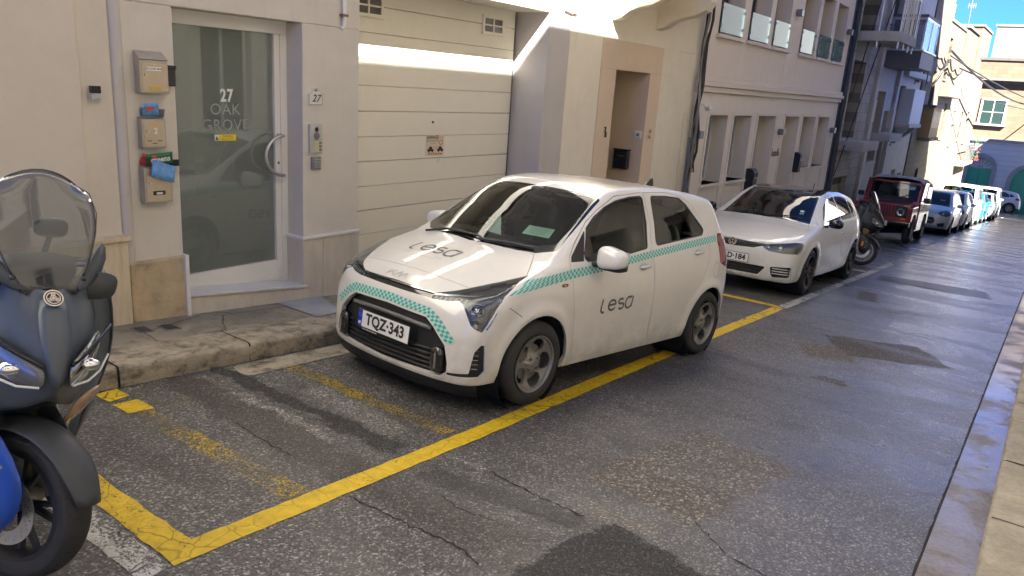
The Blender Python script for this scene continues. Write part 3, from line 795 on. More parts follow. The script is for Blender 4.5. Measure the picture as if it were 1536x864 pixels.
h27 = thing('house', 'grey beige rendered house number 27 with glazed entrance and cream garage door', 'house', (-5.6, 5, -.3))
m = MB()
ground_skirt(m, XB, -5.25, 2.612, 3.06, 2.14)
ground_skirt(m, XB, -5.25, 4.18, 4.80, 2.14)
m.box(XB, -5.25, 2.612, 4.80, 2.14, 11); m.box(XB, -5.25, 4.80, 7.76, 2.605, 11)
child(m, 'wall', M_h27, h27, .008)
m = MB(); ground_skirt(m, XB, -5.25, 7.76, 8.22, 11); child(m, 'pier', M_pier, h27, .008)
m = MB(); m.prism([(-5.25+.022*math.cos(a), 2.655+.04*math.sin(a)) for a in np.linspace(-1.57, 1.57, 9)], -.3, 11); child(m, 'corner_bead', M_pier, h27, smooth=False, auto=50)
m = MB(); ground_skirt(m, -5.4, -5.222, 2.632, 3.062, .365); child(m, 'base_stone', M_wstone, h27, .02, seg=3)
m = MB(); m.box(-5.47, -5.2, 3.045, 3.075, -.3, .37); child(m, 'stone_edge', M_white, h27, .002)
m = MB(); ground_skirt(m, -5.5, -5.232, 4.165, 4.38, .34); ground_skirt(m, -5.5, -5.232, 4.384, 4.81, .34); child(m, 'plinth', M_tile, h27, .003)
m = MB(); m.box(-5.5, -5.215, 4.15, 4.822, .343, .366); child(m, 'plinth_cap', M_marble if False else M_white, h27, .004)
for (a, b) in ((2.72, 5.00), (5.02, 7.70)):  # unseen dark shutters added upstairs to keep sunlit wall out of windscreen reflections
    m = MB(); m.box(-5.248, -5.22, a, a+.05, 3.0, 7.6); m.box(-5.248, -5.22, b-.05, b, 3.0, 7.6); m.box(-5.248, -5.20, a, b, 7.6, 7.7); m.box(-5.248, -5.19, a, b, 2.92, 3.0); w_ = child(m, 'window', simple('added_frame_brown', (.05, .045, .038), .5), h27, .004)
    for k in range(4):
        y0 = a+(b-a)*k/4; q = MB(); q.box(-5.246, -5.235, y0+.004, y0+(b-a)/4-.004, 3.0, 7.6)
        for z in np.arange(3.08, 7.5, .07): q.box(-5.2345, -5.228, y0+.05, y0+(b-a)/4-.05, z, z+.035)
        o = q.build('shutter', simple('added_shutter_brown', (.045, .04, .035), .5), w_); o.matrix_parent_inverse = Matrix.Identity(4)
# step
m = MB(); m.hexa([(-5.5, 3.078, -.5), (-5.215, 3.078, -.5), (-5.215, 4.184, -.5), (-5.5, 4.184, -.5), (-5.5, 3.078, .035), (-5.225, 3.078, .035), (-5.225, 4.184, -.085), (-5.5, 4.184, -.085)]); child(m, 'step_riser', M_tile, h27, .003)
m = MB(); m.hexa([(-5.5, 3.077, .036), (-5.205, 3.077, .036), (-5.205, 4.19, -.084), (-5.5, 4.19, -.084), (-5.5, 3.077, .058), (-5.205, 3.077, .058), (-5.205, 4.19, -.062), (-5.5, 4.19, -.062)]); child(m, 'step', M_marble, h27, .004)
# glazed door, set back in its reveal
DX = -5.46
dr = empty('door', (DX, 4.1, 0)); dr.parent = h27; dr.matrix_parent_inverse = Matrix.Translation(h27.location).inverted()
def dchild(mb, name, mat, bevel=0, **k):
    o = mb.build(name, mat, dr, bevel, **k); o.matrix_parent_inverse = Matrix.Translation((DX-h27.location.x+h27.location.x, 4.1, 0)).inverted(); return o
m = MB(); m.box(DX-.07, DX+.002, 3.04, 4.19, 2.04, 2.145); m.box(DX-.07, DX+.004, 4.115, 4.19, -.2, 2.04)
m.box(DX-.07, DX+.006, 3.04, 3.10, -.2, 2.04); m.box(DX-.06, DX, 4.058, 4.113, .135, 2.038); m.box(DX-.06, DX, 3.10, 4.113, -.03, .137); m.box(DX-.06, DX-.01, 3.10, 4.113, -.2, -.032)
dchild(m, 'frame', M_white, .003)
m = MB(); m.box(DX-.035, DX-.028, 3.10, 4.06, .137, 2.04); dchild(m, 'glass', M_doorglass)
hp = [(DX+.0, 4.085, 1.224)]+[(DX+.075, 4.085-.175*math.sin(a), 1.058+.166*math.cos(a)) for a in np.linspace(0, math.pi, 18)]+[(DX, 4.085, .892)]
m = MB(); m.tube(hp, .0135, 10); dchild(m, 'handle', M_steel, auto=60)
hp = [(DX-.06, 4.085, 1.224)]+[(DX-.13, 4.085-.175*math.sin(a), 1.058+.166*math.cos(a)) for a in np.linspace(0, math.pi, 18)]+[(DX-.06, 4.085, .892)]
m = MB(); m.tube(hp, .0135, 10); dchild(m, 'handle', M_steel, auto=60)
m = MB(); m.prism([(4.088+.008*math.cos(a), .99+.012*math.sin(a)) for a in np.linspace(0, 6.28, 12)[:-1]], DX, DX+.006, 'x'); dchild(m, 'keyhole', M_black)
YX = ((0, 1, 0), (0, 0, 1))
M_etch = simple('etched_white', (.62, .64, .60), .6); M_etch2 = simple('etched_faint', (.26, .29, .27), .7)
for txt, sz, y, z, mt, b, sp in (('27', .135, 3.625, 1.532, M_etch, .004, 1.1), ('OAK', .125, 3.61, 1.425, M_etch2, 0, 1.05), ('GROVE', .125, 3.61, 1.303, M_etch2, 0, 1.05)):
    V, F = text_geo(txt, sz, bold=b, spacing=sp); o = mesh_obj('lettering', [(DX-.026, y+v[0]*(.8 if txt == '27' else 1), z+v[1]) for v in V], F, mt); o.parent = dr; o.matrix_parent_inverse = Matrix.Translation((DX, 4.1, 0)).inverted()
M_warn = simple('warning_yellow', (.75, .60, .03), .5); M_ink = simple('ink_black', (.02, .02, .02), .6); M_ink2 = simple('ink_soft', (.25, .2, .05), .6)
wl = boxo('warning_label', DX-.027, DX-.0255, 3.545, 3.699, 1.183, 1.232, M_warn); wl.parent = dr; wl.matrix_parent_inverse = Matrix.Translation((DX, 4.1, 0)).inverted()
wl2 = MB(); wl2.box(DX-.027, DX-.0255, 3.508, 3.543, 1.183, 1.232); dchild(wl2, 'warning_label', simple('label_white', (.7, .7, .66), .5))
wt = MB(); wt.prism([(3.513, 1.19), (3.538, 1.19), (3.5255, 1.224)], DX-.025, DX-.0245, 'x'); dchild(wt, 'warning_triangle', M_ink)
for txt, sz, z in (('WARNING', .02, 1.22), ('Door opens out', .012, 1.205), ('please stand clear', .012, 1.192)) if False else (('WARNING', .02, 1.219),):
    V, F = text_geo(txt, sz, bold=.0005); o = mesh_obj('lettering', [(DX-.0245, 3.622+v[0], z+v[1]) for v in V], F, M_ink2); o.parent = dr; o.matrix_parent_inverse = Matrix.Translation((DX, 4.1, 0)).inverted()
lines = MB()
for k in range(2): lines.box(DX-.025, DX-.0245, 3.565, 3.680, 1.203-.010*k, 1.206-.010*k)
dchild(lines, 'fine_print', M_ink2)
# hallway behind the glass
m = MB(); m.box(-7.9, -7.8, 2.9, 5.2, -.3, 2.6); m.box(-8, DX-.1, 2.85, 3.03, -.3, 2.6); m.box(-8, DX-.1, 4.2, 4.3, -.3, 2.6); m.box(-8, DX-.1, 2.9, 4.3, 2.3, 2.5)
m.box(-6.5, -6.4, 3.03, 3.42, -.3, 2.3); m.box(-7.0, -6.9, 3.95, 4.2, -.3, 2.3)
child(m, 'hallway', M_inside, h27)
m = MB(); m.box(-8, DX-.07, 3.0, 4.2, -.3, -.02); child(m, 'hall_floor', M_inside, h27)
# garage door: eight ribbed panels hung in the opening
gd = empty('garage_door', (-5.72, 6.28, -.3)); gd.parent = h27; gd.matrix_parent_inverse = Matrix.Translation(h27.location).inverted()
GI = Matrix.Translation((-5.72, 6.28, -.3)).inverted()
def gchild(o): o.parent = gd; o.matrix_parent_inverse = GI; return o
m = MB(); zt = 2.66
for k in range(13):
    z1 = 2.655-.0-.2485*k; z0 = z1-.2485+ (.007 if k % 2 == 0 else .004)
    m.box(-5.76, -5.72, 4.7, 7.715, z0, z1)
m.box(-5.78, -5.755, 4.7, 7.715, -.8, 2.66)
gchild(m.build('panel', M_garage, None, .0035))
m = MB(); m.box(-5.78, -5.735, 7.715, 7.80, -.8, 2.66); gchild(m.build('guide_rail', M_gun, None))
for yc in (5.33, 7.283):
    wf = MB(); z0, z1 = 2.30, 2.515; y0, y1 = yc-.20, yc+.20
    for q in ((y0, y1, z1-.035, z1), (y0, y1, z0, z0+.035), (y0, y0+.035, z0+.035, z1-.035), (y1-.035, y1, z0+.035, z1-.035), (yc-.010, yc+.010, z0+.035, z1-.035), (y0+.035, yc-.010, (z0+z1)/2-.008, (z0+z1)/2+.008), (yc+.010, y1-.035, (z0+z1)/2-.008, (z0+z1)/2+.008)):
        wf.box(-5.719, -5.700, *q)
    fr = gchild(wf.build('window', M_garage, None, .002))
    pn = gchild(boxo('pane', -5.7185, -5.712, y0+.03, y1-.03, z0+.03, z1-.03, simple('pane_brown', (.10, .08, .065), .25)))
m = MB(); m.lathe([(0, .0), (.012, 0), (.014, .012), (.006, .02), (0, .02)], 10, axis='x', o=(-5.72, 6.31, 1.31)); gchild(m.build('lock', M_gun, None))
m = MB(); ground_skirt(m, -9, -5.8, 4.8, 7.8, 2.7); child(m, 'garage_back', M_dark, h27)

# ================================================================ house 28
h28 = thing('house', 'yellow rendered house number 28 with tan doorway surround and stone balcony brackets', 'house', (-5.6, 10, -.6))
m = MB(); ground_skirt(m, XB, -5.25, 8.223, 9.04, 2.43); ground_skirt(m, XB, -5.25, 10.865, 12.2, 2.43); m.box(XB, -5.25, 8.223, 12.2, 2.43, 11)
child(m, 'wall', M_h28, h28, .006)
m = MB(); ground_skirt(m, XB, -5.242, 9.042, 9.46, 2.05); ground_skirt(m, XB, -5.242, 10.49, 10.863, 2.05); m.box(XB, -5.242, 9.042, 10.863, 2.05, 2.427)
child(m, 'door_surround', M_tan, h28, .006)
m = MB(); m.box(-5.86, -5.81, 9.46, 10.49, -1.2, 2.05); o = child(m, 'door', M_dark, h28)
for yc in (9.32, 10.62):
    m = MB(); pts = [(-5.26, 3.5), (-4.45, 3.5), (-4.45, 3.05), (-4.52, 2.93), (-4.68, 2.86), (-4.85, 2.83), (-5.0, 2.78), (-5.12, 2.70), (-5.26, 2.66)]
    m.prism(pts, yc-.11, yc+.11, 'y'); child(m, 'bracket', M_h28, h28, .015, seg=3)
m = MB(); m.box(-5.26, -4.4, 9.0, 12.0, 3.5, 3.62); child(m, 'balcony_slab', M_h28, h28, .01)
# ================================================================ things fixed to the near walls
def put(name, label, cat, loc, group=None): return thing(name, label, cat, loc, None, group)
M_paperb = simple('leaflet_blue', (.12, .30, .55), .5, var=.5); M_paperg = simple('leaflet_green', (.02, .13, .05), .45); M_paperw = simple('leaflet_white', (.65, .66, .66), .5)
M_red = simple('leaflet_red', (.45, .05, .05), .5); M_slot = simple('slot_dark', (.03, .025, .02), .7); M_brass = simple('brass', (.60, .42, .12), .3, .8); M_letw = simple('lettering_white', (.75, .74, .7), .5)
def letterbox(y0, y1, z0, z1, d, label, sloped, n):
    t = put('letterbox', label, 'letterbox', (FX, (y0+y1)/2, z0), 'letterboxes beside the glass door'); X0 = 0.0; w_ = y1-y0; h = z1-z0; a, b = -w_/2, w_/2
    m = MB()
    if sloped: m.prism([(X0, 0), (X0, h+.055), (d+.012, h), (d, h-.006), (d, 0)], a, b, 'y')
    else: m.prism([(X0, 0), (X0, h), (d, h-.012), (d, 0)], a, b, 'y')
    m.build('case', M_box, t, .004)
    f = MB(); f.box(d, d+.004, a+.014, b-.010, .012, h-.028); dd = f.build('front_door', M_boxdoor, t, .002)
    k = MB(); k.lathe([(0, .012), (.007, .012), (.009, 0)], 12, axis='x', o=(d+.004, a+.035, h*.55)); k.build('lock', M_steel, dd)
    return t, d+.004, a, b, h
t, d, a, b, h = letterbox(2.765, 2.968, 1.55, 1.775, .075, 'steel letterbox with sloped lid and white sticker, topmost of the three by the glass door', True, 1)
o = boxo('sticker', d+.0005, d+.0015, -.055, .05, h-.075, h-.050, simple('sticker_white', (.75, .75, .73), .5), t); lettering('NO JUNK MAIL', .017, (d+.0022, -.002, h-.0625), *YX, M_ink, parent=t, bold=.0004)
lettering('3', .024, (d+.001, 0, h-.040), *YX, M_letw, parent=t); boxo('name_slot', d+.0005, d+.003, -.045, .045, .022, .048, M_brass, t, .001)
t, d, a, b, h = letterbox(2.765, 2.940, 1.175, 1.385, .06, 'bronze letterbox numbered 2, middle of the three beside the glass door', False, 2)
lettering('2', .058, (d+.001, .010, h*.56), *YX, M_letw, parent=t, bold=.0008); boxo('name_slot', d+.0005, d+.003, -.035, .025, h*.76, h*.83, M_brass, t, .001)
for q in (-.055, .02): boxo('slit', d+.0005, d+.002, q, q+.032, .048, .053, M_slot, t)
boxo('slit', d+.0005, d+.002, -.018, .014, .030, .035, M_slot, t)
t, d, a, b, h = letterbox(2.755, 2.958, .79, 1.05, .07, 'battered steel letterbox stuffed from above, lowest of the three by the glass door', False, 3)
boxo('window_slot', d+.0005, d+.002, -.045, .045, .055, .085, M_slot, t); boxo('letter', d+.002, d+.003, -.02, .025, .060, .075, M_paperw, t)
def leaflet(label, y, z, mat, w_, h, ang, txt=None, lean=.25, dx=.045, mt2=None):
    t = put('leaflet', label, 'leaflet', (FX+dx, y, z)); t.rotation_euler = (ang, lean*.0, 0)
    V = []; F = []; n = 6
    for i in range(n+1):
        u = i/n-.5
        for j in range(4):
            v = j/3; V.append((lean*v*h*.4+.012*math.sin(u*5)+.008*v*v, u*w_, v*h))
    for i in range(n):
        for j in range(3): F.append((i*4+j, (i+1)*4+j, (i+1)*4+j+1, i*4+j+1))
    o = mesh_obj('sheet', V, F, mat, t, smooth=True); s_ = o.modifiers.new('thick', 'SOLIDIFY'); s_.thickness = .003
    if txt: lettering(txt, .055, (.02+lean*h*.2, 0, h*.5), (0, 1, 0), (lean*.3, 0, 1), M_letw, parent=t, bold=.001)
    if mt2:
        boxo('picture', .018, .019, -.04, .02, h*.45, h*.75, mt2, t)
    return t
leaflet('folded blue travel leaflet sticking up from the middle letterbox', 2.845, 1.395, M_paperb, .11, .085, .12, mt2=M_red)
leaflet('dark grey leaflet standing behind the blue one in the middle letterbox', 2.86, 1.39, simple('leaflet_grey', (.12, .13, .15), .5), .165, .055, -.05, dx=.03)
leaflet('green flyer reading greens above the lowest letterbox', 2.885, 1.055, M_paperg, .19, .085, .10, 'greens', dx=.05)
leaflet('thin red and black flyer tucked behind the green flyer', 2.80, 1.045, M_red, .10, .085, -.25, dx=.03)
t = leaflet('pale blue water company leaflet drooping over the front of the lowest letterbox' if False else 'pale blue leaflet drooping over the front of the lowest letterbox', 2.90, 1.055, M_paperb, .17, .12, -.30, dx=.08, mt2=M_paperw)
t.rotation_euler = (.28, 2.7, 0); t.location.z = 1.07
# key box, reader, little lights
t = put('key_box', 'black weatherproof box at the right of the top letterbox', 'key box', (FX, 3.005, 1.60)); m = MB(); m.box(0, .055, -.034, .034, 0, .135); m.build('case', M_black, t, .010, seg=3); m = MB(); m.box(.03, .058, -.036, .036, .115, .142); m.build('lid', M_blackg, t, .004)
def reader(label, y, z, w_=.062, h=.09):
    t = put('wall_reader', label, 'wall reader', (FX+.0, y, z)); m = MB(); m.box(0, .035, -w_/2, w_/2, h*.48, h); m.build('cover', M_blackg, t, .004)
    m = MB(); m.box(0, .032, -w_/2, w_/2, 0, h*.475); m.build('base', simple('satin_grey', (.42, .42, .41), .4), t, .003); return t
reader('small black and grey sensor beside the lowest letterbox', 3.012, .995); reader('small black and grey sensor alone on the sand wall at far left', 2.475, 1.495).location.x = -5.22+.0
# enamel plaque 27
t = put('number_plaque', 'white ceramic plaque with black 27 right of the glass door', 'number plaque', (FX, 4.31, 1.49))
P = [(-.078, 0), (.078, 0), (.078, .095), (.060, .098)]+[(.048*math.cos(a), .105+.04*math.sin(a)) for a in np.linspace(.2, math.pi-.2, 9)]+[(-.060, .098), (-.078, .095)]
m = MB(); m.prism(P, 0, .012, 'x'); m.build('plate', simple('ceramic_white', (.66, .63, .56), .3), t, .002)
lettering('27', .085, (.0135, 0, .055), *YX, M_ink, parent=t, shear=.3, bold=.001)
m = MB(); n0 = [(p[0]*.9, .005+p[1]*.93) for p in P]; n1 = [(p[0]*.86, .008+p[1]*.89) for p in P]; k = len(P)
V = [(.0128, p[0], p[1]) for p in n0+n1]; mesh_obj('border', V, [(i, (i+1) % k, (i+1) % k+k, i+k) for i in range(k)], M_ink, t)
m = MB(); m.prism([(.02*math.cos(a), .122+.010*math.sin(a)) for a in np.linspace(0, 6.1, 10)], .0125, .0132, 'x'); m.build('crest', M_gun, t)
# intercom
t = put('intercom', 'silver door intercom with three yellow bell buttons', 'intercom', (FX, 4.302, 1.09))
m = MB(); m.box(0, .03, -.066, .066, 0, .24); m.build('case', simple('satin_silver', (.50, .48, .44), .35, .3), t, .006, seg=3)
m = MB(); m.box(.0305, .033, -.06, .06, .11, .113); m.build('joint', M_gun, t)
for zz, r_, nm in ((.20, .018, 'camera_window'), (.145, .030, 'speaker_grille')):
    m = MB(); m.lathe([(0, .004), (r_, .004), (r_*1.1, 0)], 20, axis='x', o=(.0305, 0, zz)); m.build(nm, M_gun if r_ > .02 else M_blackg, t)
for q in range(3):
    m = MB(); m.box(.0305, .035, -.028, .022, .018+q*.029, .040+q*.029); m.build('name_tab', simple('tab_yellow', (.62, .55, .25), .4), t, .001)
    m = MB(); m.box(.0305, .037, .028, .052, .020+q*.029, .038+q*.029); m.build('button', M_gun, t, .001)
t = put('keypad', 'small grey keypad under the intercom', 'keypad', (FX, 4.306, .945)); m = MB(); m.box(0, .028, -.047, .047, 0, .115); m.build('case', simple('keypad_grey', (.27, .26, .26), .4, .4), t, .005)
for i in range(3):
    for j in range(4): boxo('key', .0285, .032, -.022+i*.022, -.006+i*.022, .018+j*.022, .032+j*.022, M_steel, t)
# vent pipe stub
t = put('vent_pipe', 'thin rusty white pipe stub high on the wall left of the garage', 'pipe', (FX, 4.60, 2.13)); m = MB(); m.tube([(.03, 0, 1.2), (.03, 0, .06), (.028, -.005, .02), (.02, -.02, 0)], .016, 10); m.build('pipe', M_white, t, auto=50); m = MB(); m.box(0, .05, -.03, .03, .10, .12); m.build('clip', M_wood, t)
t = put('conduit', 'white bent conduit high on the wall between garage and number 28', 'pipe', (FX, 8.30, 2.66)); m = MB(); m.tube([(.02, -.26, .01), (.02, -.12, -.01), (.02, .02, 0), (.02, .05, .04), (.02, .05, .6)], .012, 8); m.build('pipe', M_white, t, auto=50); m = MB(); m.box(0, .03, -.02, .0, -.03, .03); m.build('clip', M_wood, t)
# garage notice
t = put('notice', 'small cream and red garage no parking notice on the garage door', 'notice', (-5.719, 6.365, .945))
boxo('plate', 0, .002, -.15, .15, 0, .225, simple('notice_cream', (.66, .56, .42), .5), t)
M_nred = simple('notice_red', (.45, .07, .03), .5)
lettering('GARAGE', .050, (.0035, -.045, .200), *YX, M_ink, parent=t, bold=.0012); lettering('IN USE', .022, (.0035, .095, .200), *YX, M_nred, parent=t)
lettering('NO PARKING', .034, (.0035, -.045, .163), *YX, simple('ink_tan', (.28, .20, .12), .6), parent=t, bold=.0003)
lettering('24 HOURS', .018, (.0035, -.03, .135), *YX, M_nred, parent=t) ; lettering('Tow Zone Area', .036, (.0035, 0, .020), *YX, M_nred, parent=t, bold=.0012)
m = MB(); Vr = [(.0035, .095+r_*math.cos(a), .145+r_*math.sin(a)) for r_ in (.030, .022) for a in np.linspace(0, 2*math.pi, 21)[:-1]]; mesh_obj('ban_ring', Vr, [(i, (i+1) % 20, (i+1) % 20+20, i+20) for i in range(20)], M_nred, t)
for yy, sg in ((-.075, 1), (.085, 1)):
    m = MB(); m.prism([(yy-.05, .050), (yy+.05, .050), (yy+.05, .070), (yy+.030, .074), (yy+.018, .100), (yy-.02, .100), (yy-.03, .074), (yy-.05, .070)], .0025, .0035, 'x'); m.build('car_symbol', M_ink, t)
    for q in (-.028, .028): m = MB(); m.lathe([(0, .0045), (.013, .0045)], 10, axis='x', o=(0, yy+q, .050)); m.build('wheel_symbol', M_ink, t)
m = MB(); m.tube([(.0035, -.03, .095), (.0035, .02, .075), (.0035, .04, .10)], .002, 4); m.build('tow_rope', M_nred, t)
lettering('27', .05, (-5.7175, 6.43, .885), *YX, simple('ghost_digits', (.36, .33, .27), .7), name='door_number', parent=None); _o = bpy.context.scene.collection.objects[-1] if False else None
for ob in list(COL.objects):
    if ob.name.startswith('door_number') and ob.parent is None: gchild(ob)
# number 28, letterbox, socket in the doorway
t = put('number_sign', 'black wrought digits 28 stacked on the tan surround left of the doorway', 'house number', (-5.242, 9.29, 1.205))
o = lettering('2', .10, (.02, -.008, .045), *YX, M_black, parent=t, bold=.002); o.modifiers.new('t', 'SOLIDIFY').thickness = .01; o = lettering('8', .10, (.02, .012, -.030), *YX, M_black, parent=t, bold=.002); o.modifiers.new('t', 'SOLIDIFY').thickness = .01
t = put('letterbox', 'black letterbox hanging inside the doorway of number 28', 'letterbox', (-5.555, 10.49, .625)); m = MB(); m.box(-.118, .118, -.095, 0, 0, .275); m.build('case', M_black, t, .006)
m = MB(); m.box(-.13, .13, -.11, 0, .276, .300); m.build('lid', M_blackg, t, .006); m = MB(); m.box(-.05, .05, -.0965, -.0955, .19, .205); m.build('name_slot', M_steel, t); m = MB(); m.lathe([(0, .012), (.012, .012), (.012, 0)], 10, axis='y', o=(-.06, -.107, .13)); m.build('lock', M_steel, t)
t = put('wall_socket', 'white outdoor socket inside the doorway of number 28', 'socket', (-5.335, 10.49, 1.10)); m = MB(); m.box(-.05, .05, -.02, 0, 0, .11); m.build('plate', M_white, t, .004); m = MB(); m.box(-.02, .02, -.024, -.021, .035, .075); m.build('cover', M_gun, t)
t = put('door_bell', 'cream knob shaped bell on the tan surround right of the doorway', 'bell', (-5.242, 10.66, 1.13)); m = MB(); m.lathe([(0, .05), (.03, .045), (.035, .02), (.02, 0)], 14, axis='x', o=(0, 0, .09)); m.lathe([(0, .04), (.022, .035), (.025, .015), (.015, 0)], 14, axis='x', o=(0, 0, 0)); m.build('knob', M_tan, t, auto=50)
# pavement grates and the grey slab
for k, (x, y) in enumerate([(-5.02, 2.59), (-4.99, 2.77)]):
    lab = ('small dark meter cover in the pavement nearer the scooter', 'small dark meter cover in the pavement nearer the door step')[k]
    t = thing('meter_cover', lab, 'meter cover', (x, y, gz(y)+.130), (-math.atan(S), 0, 0), 'meter covers in the pavement')
    m = MB(); m.box(-.07, .07, -.055, .055, 0, .004); m.build('frame', M_gun, t); m = MB(); m.box(-.055, .055, -.04, .04, .0045, .007)
    m.build('lid', simple('iron_dark', (.05, .055, .06), .5, .4, var=.3), t)
t = sheet('pavement_slab', [(-5.2, 3.86), (-4.68, 3.86), (-4.72, 4.16), (-5.22, 4.34)], simple('slab_blue_grey', (.33, .345, .34), .7, var=.2, bumps=.3, bscale=90), .137)
# ================================================================ the hotel and the houses further down
def wall_with_holes(mb, x0, x1, y0, y1, z0, z1, holes):
    """wall slab split round rectangular openings (ya, yb, za, zb)"""
    ys = sorted({y0, y1, *[h[0] for h in holes], *[h[1] for h in holes]}); zs = sorted({z0, z1, *[h[2] for h in holes], *[h[3] for h in holes]})
    for i in range(len(ys)-1):
        run = None
        for k in range(len(zs)-1):
            yc = (ys[i]+ys[i+1])/2; zc = (zs[k]+zs[k+1])/2
            hole = any(h[0] < yc < h[1] and h[2] < zc < h[3] for h in holes)
            if not hole: run = (zs[k] if run is None else run)
            if (hole or k == len(zs)-2) and run is not None:
                mb.box(x0, x1, ys[i], ys[i+1], run, zs[k] if hole else zs[k+1]); run = None
    return mb
hot = thing('hotel', 'rose beige rendered hotel with a row of deep ground floor openings and glass balustrades above', 'hotel', (-5.6, 17, -1.2))
gw = [(12.95, 13.80, .24, 1.47), (14.15, 15.08, .23, 1.47), (15.50, 16.58, -2.2, 1.47), (17.25, 18.28, -2.2, 1.47), (18.60, 19.62, .27, 1.47), (19.90, 20.88, .25, 1.47)]
uw = [(12.85, 13.95, 2.82, 4.15), (14.28, 15.36, 2.82, 4.15), (15.62, 16.60, 2.82, 4.15), (17.45, 18.55, 2.82, 4.15), (18.80, 19.80, 2.82, 4.15), (20.08, 21.05, 2.82, 4.15)]
uw2 = [(a, b, 5.6, 7.0) for a, b, _, _ in uw]
m = MB(); wall_with_holes(m, -5.60, -5.25, 12.2, 21.60, -2.4, 1.85, gw); child(m, 'ground_floor_wall', M_hotel, hot, .006)
m = MB(); wall_with_holes(m, -5.60, -5.25, 12.2, 21.60, 2.12, 9.6, uw+uw2); child(m, 'wall', M_hotel2, hot, .006)
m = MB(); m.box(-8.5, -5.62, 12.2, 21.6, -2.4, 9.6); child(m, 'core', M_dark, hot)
m = MB(); m.box(-5.6, -5.20, 12.19, 21.64, 1.852, 1.95); m.box(-5.6, -5.155, 12.19, 21.68, 1.952, 2.03); m.box(-5.6, -5.19, 12.19, 21.64, 2.032, 2.118); child(m, 'cornice', M_hotel2, hot, .008)
for i, (a, b, c, d) in enumerate(gw):
    m = MB(); wall_with_holes(m, -5.262, -5.238, a-.09, b+.09, c-.0, d+.07, [(a, b, c-1, d)]); child(m, 'surround', M_hotel2, hot, .003)
    if c > 0:
        m = MB(); m.box(-5.55, -5.20, a-.06, b+.06, c-.05, c); child(m, 'sill', M_hotel2, hot, .004)
    w_ = MB(); 
    if i < 2:
        for yy in (a, (a+b)/2-.02, b-.04): w_.box(-5.585, -5.53, yy, yy+.04, c, d)
        w_.box(-5.585, -5.53, a+.04, b-.04, d-.05, d-.002); w_.box(-5.585, -5.53, a+.04, b-.04, c+.001, c+.05)
        fr = child(w_, 'window', simple('window_pale_blue', (.50, .58, .63), .4), hot)
        g_ = MB(); g_.box(-5.57, -5.56, a+.04, b-.04, c+.05, d-.05); g = g_.build('pane', M_bluew, fr); g.matrix_parent_inverse = Matrix.Identity(4)
    else:
        w_.box(-5.615, -5.58, a+.002, b-.002, c+.002, d-.002); child(w_, 'door' if c < 0 else 'shutter', simple('panel_rose_grey', (.30, .26, .23), .6), hot)
for (a, b, c, d) in uw+uw2:
    w_ = MB(); w_.box(-5.60, -5.56, a, a+.05, c, d); w_.box(-5.60, -5.56, b-.05, b, c, d); w_.box(-5.60, -5.56, (a+b)/2-.03, (a+b)/2+.03, c, d); w_.box(-5.60, -5.56, a+.05, b-.05, d-.06, d-.002)
    fr = child(w_, 'window', M_gun, hot)
    g_ = MB(); g_.box(-5.585, -5.58, a+.05, b-.05, c, d-.06); g = g_.build('pane', M_bluew, fr); g.matrix_parent_inverse = Matrix.Identity(4)
    m = MB(); m.box(-5.55, -5.18, a-.07, b+.07, c-.06, c); child(m, 'sill', M_hotel2, hot, .004)
    m = MB(); m.box(-5.235, -5.223, a+.02, b-.02, c+.03, c+.50); child(m, 'balustrade', glass_mat('balustrade_glass', (.50, .66, .64), 1.12, base=.0, film=.28, fcol=(.30, .42, .40)), hot)
    for zz in (c+.12, c+.40):
        for yy in (a+.015, b-.045):
            if c < 5: m = MB(); m.box(-5.245, -5.212, yy, yy+.03, zz, zz+.05); child(m, 'clamp', M_gun, hot)
for (y, z) in ((12.42, 1.08), (16.93, 1.08), (21.22, 1.08), (16.93, 3.52), (21.24, 3.52)):
    lab = {(12.42, 1.08): 'dark cube wall lamp beside the drainpipe, left of the first hotel window', (16.93, 1.08): 'dark cube wall lamp between the two hotel doors', (21.22, 1.08): 'dark cube wall lamp at the far right end of the hotel ground floor', (16.93, 3.52): 'dark cube wall lamp on the hotel upper floor between the middle windows', (21.24, 3.52): 'dark cube wall lamp on the hotel upper floor at the far right corner'}[(y, z)]
    t = put('wall_lamp', lab, 'wall lamp', (-5.25, y, z), 'cube lamps on the hotel wall'); m = MB(); m.box(.015, .13, -.08, .08, 0, .13); m.build('shade', M_gun, t, .004); m = MB(); m.box(0, .014, -.04, .04, .03, .10); m.build('bracket', M_black, t)
m = MB(); rnd = random.Random(9)
for k, (y_, h_) in enumerate([(16.66, .17), (16.73, .10), (16.80, .09), (16.87, .11), (16.94, .09), (17.01, .10), (17.07, .16), (17.13, .08)]): m.box(-5.25, -5.232, y_-.018, y_+.018, .62, .62+h_); m.box(-5.25, -5.233, y_+.018, y_+.045, .62+h_*.5-.012, .62+h_*.5+.012)
child(m, 'hotel_name', M_wood, hot)
t = put('letterbox', 'black wall box between the second hotel window and the first hotel door', 'wall box', (-5.25, 15.35, -.02)); m = MB(); m.prism([(0, 0), (.16, 0), (.18, .38), (.12, .45), (0, .45)], -.12, .12, 'y'); m.build('case', M_black, t, .006); m = MB(); m.box(.175, .183, -.08, .08, .25, .29); m.build('slot', M_gun, t)
t = put('letterbox', 'black wall box on the hotel wall below its fifth opening', 'wall box', (-5.25, 18.44, .20)); m = MB(); m.prism([(0, 0), (.14, 0), (.16, .40), (.10, .46), (0, .46)], -.10, .10, 'y'); m.build('case', M_black, t, .006); m = MB(); m.box(.155, .163, -.07, .07, .27, .31); m.build('slot', M_gun, t)
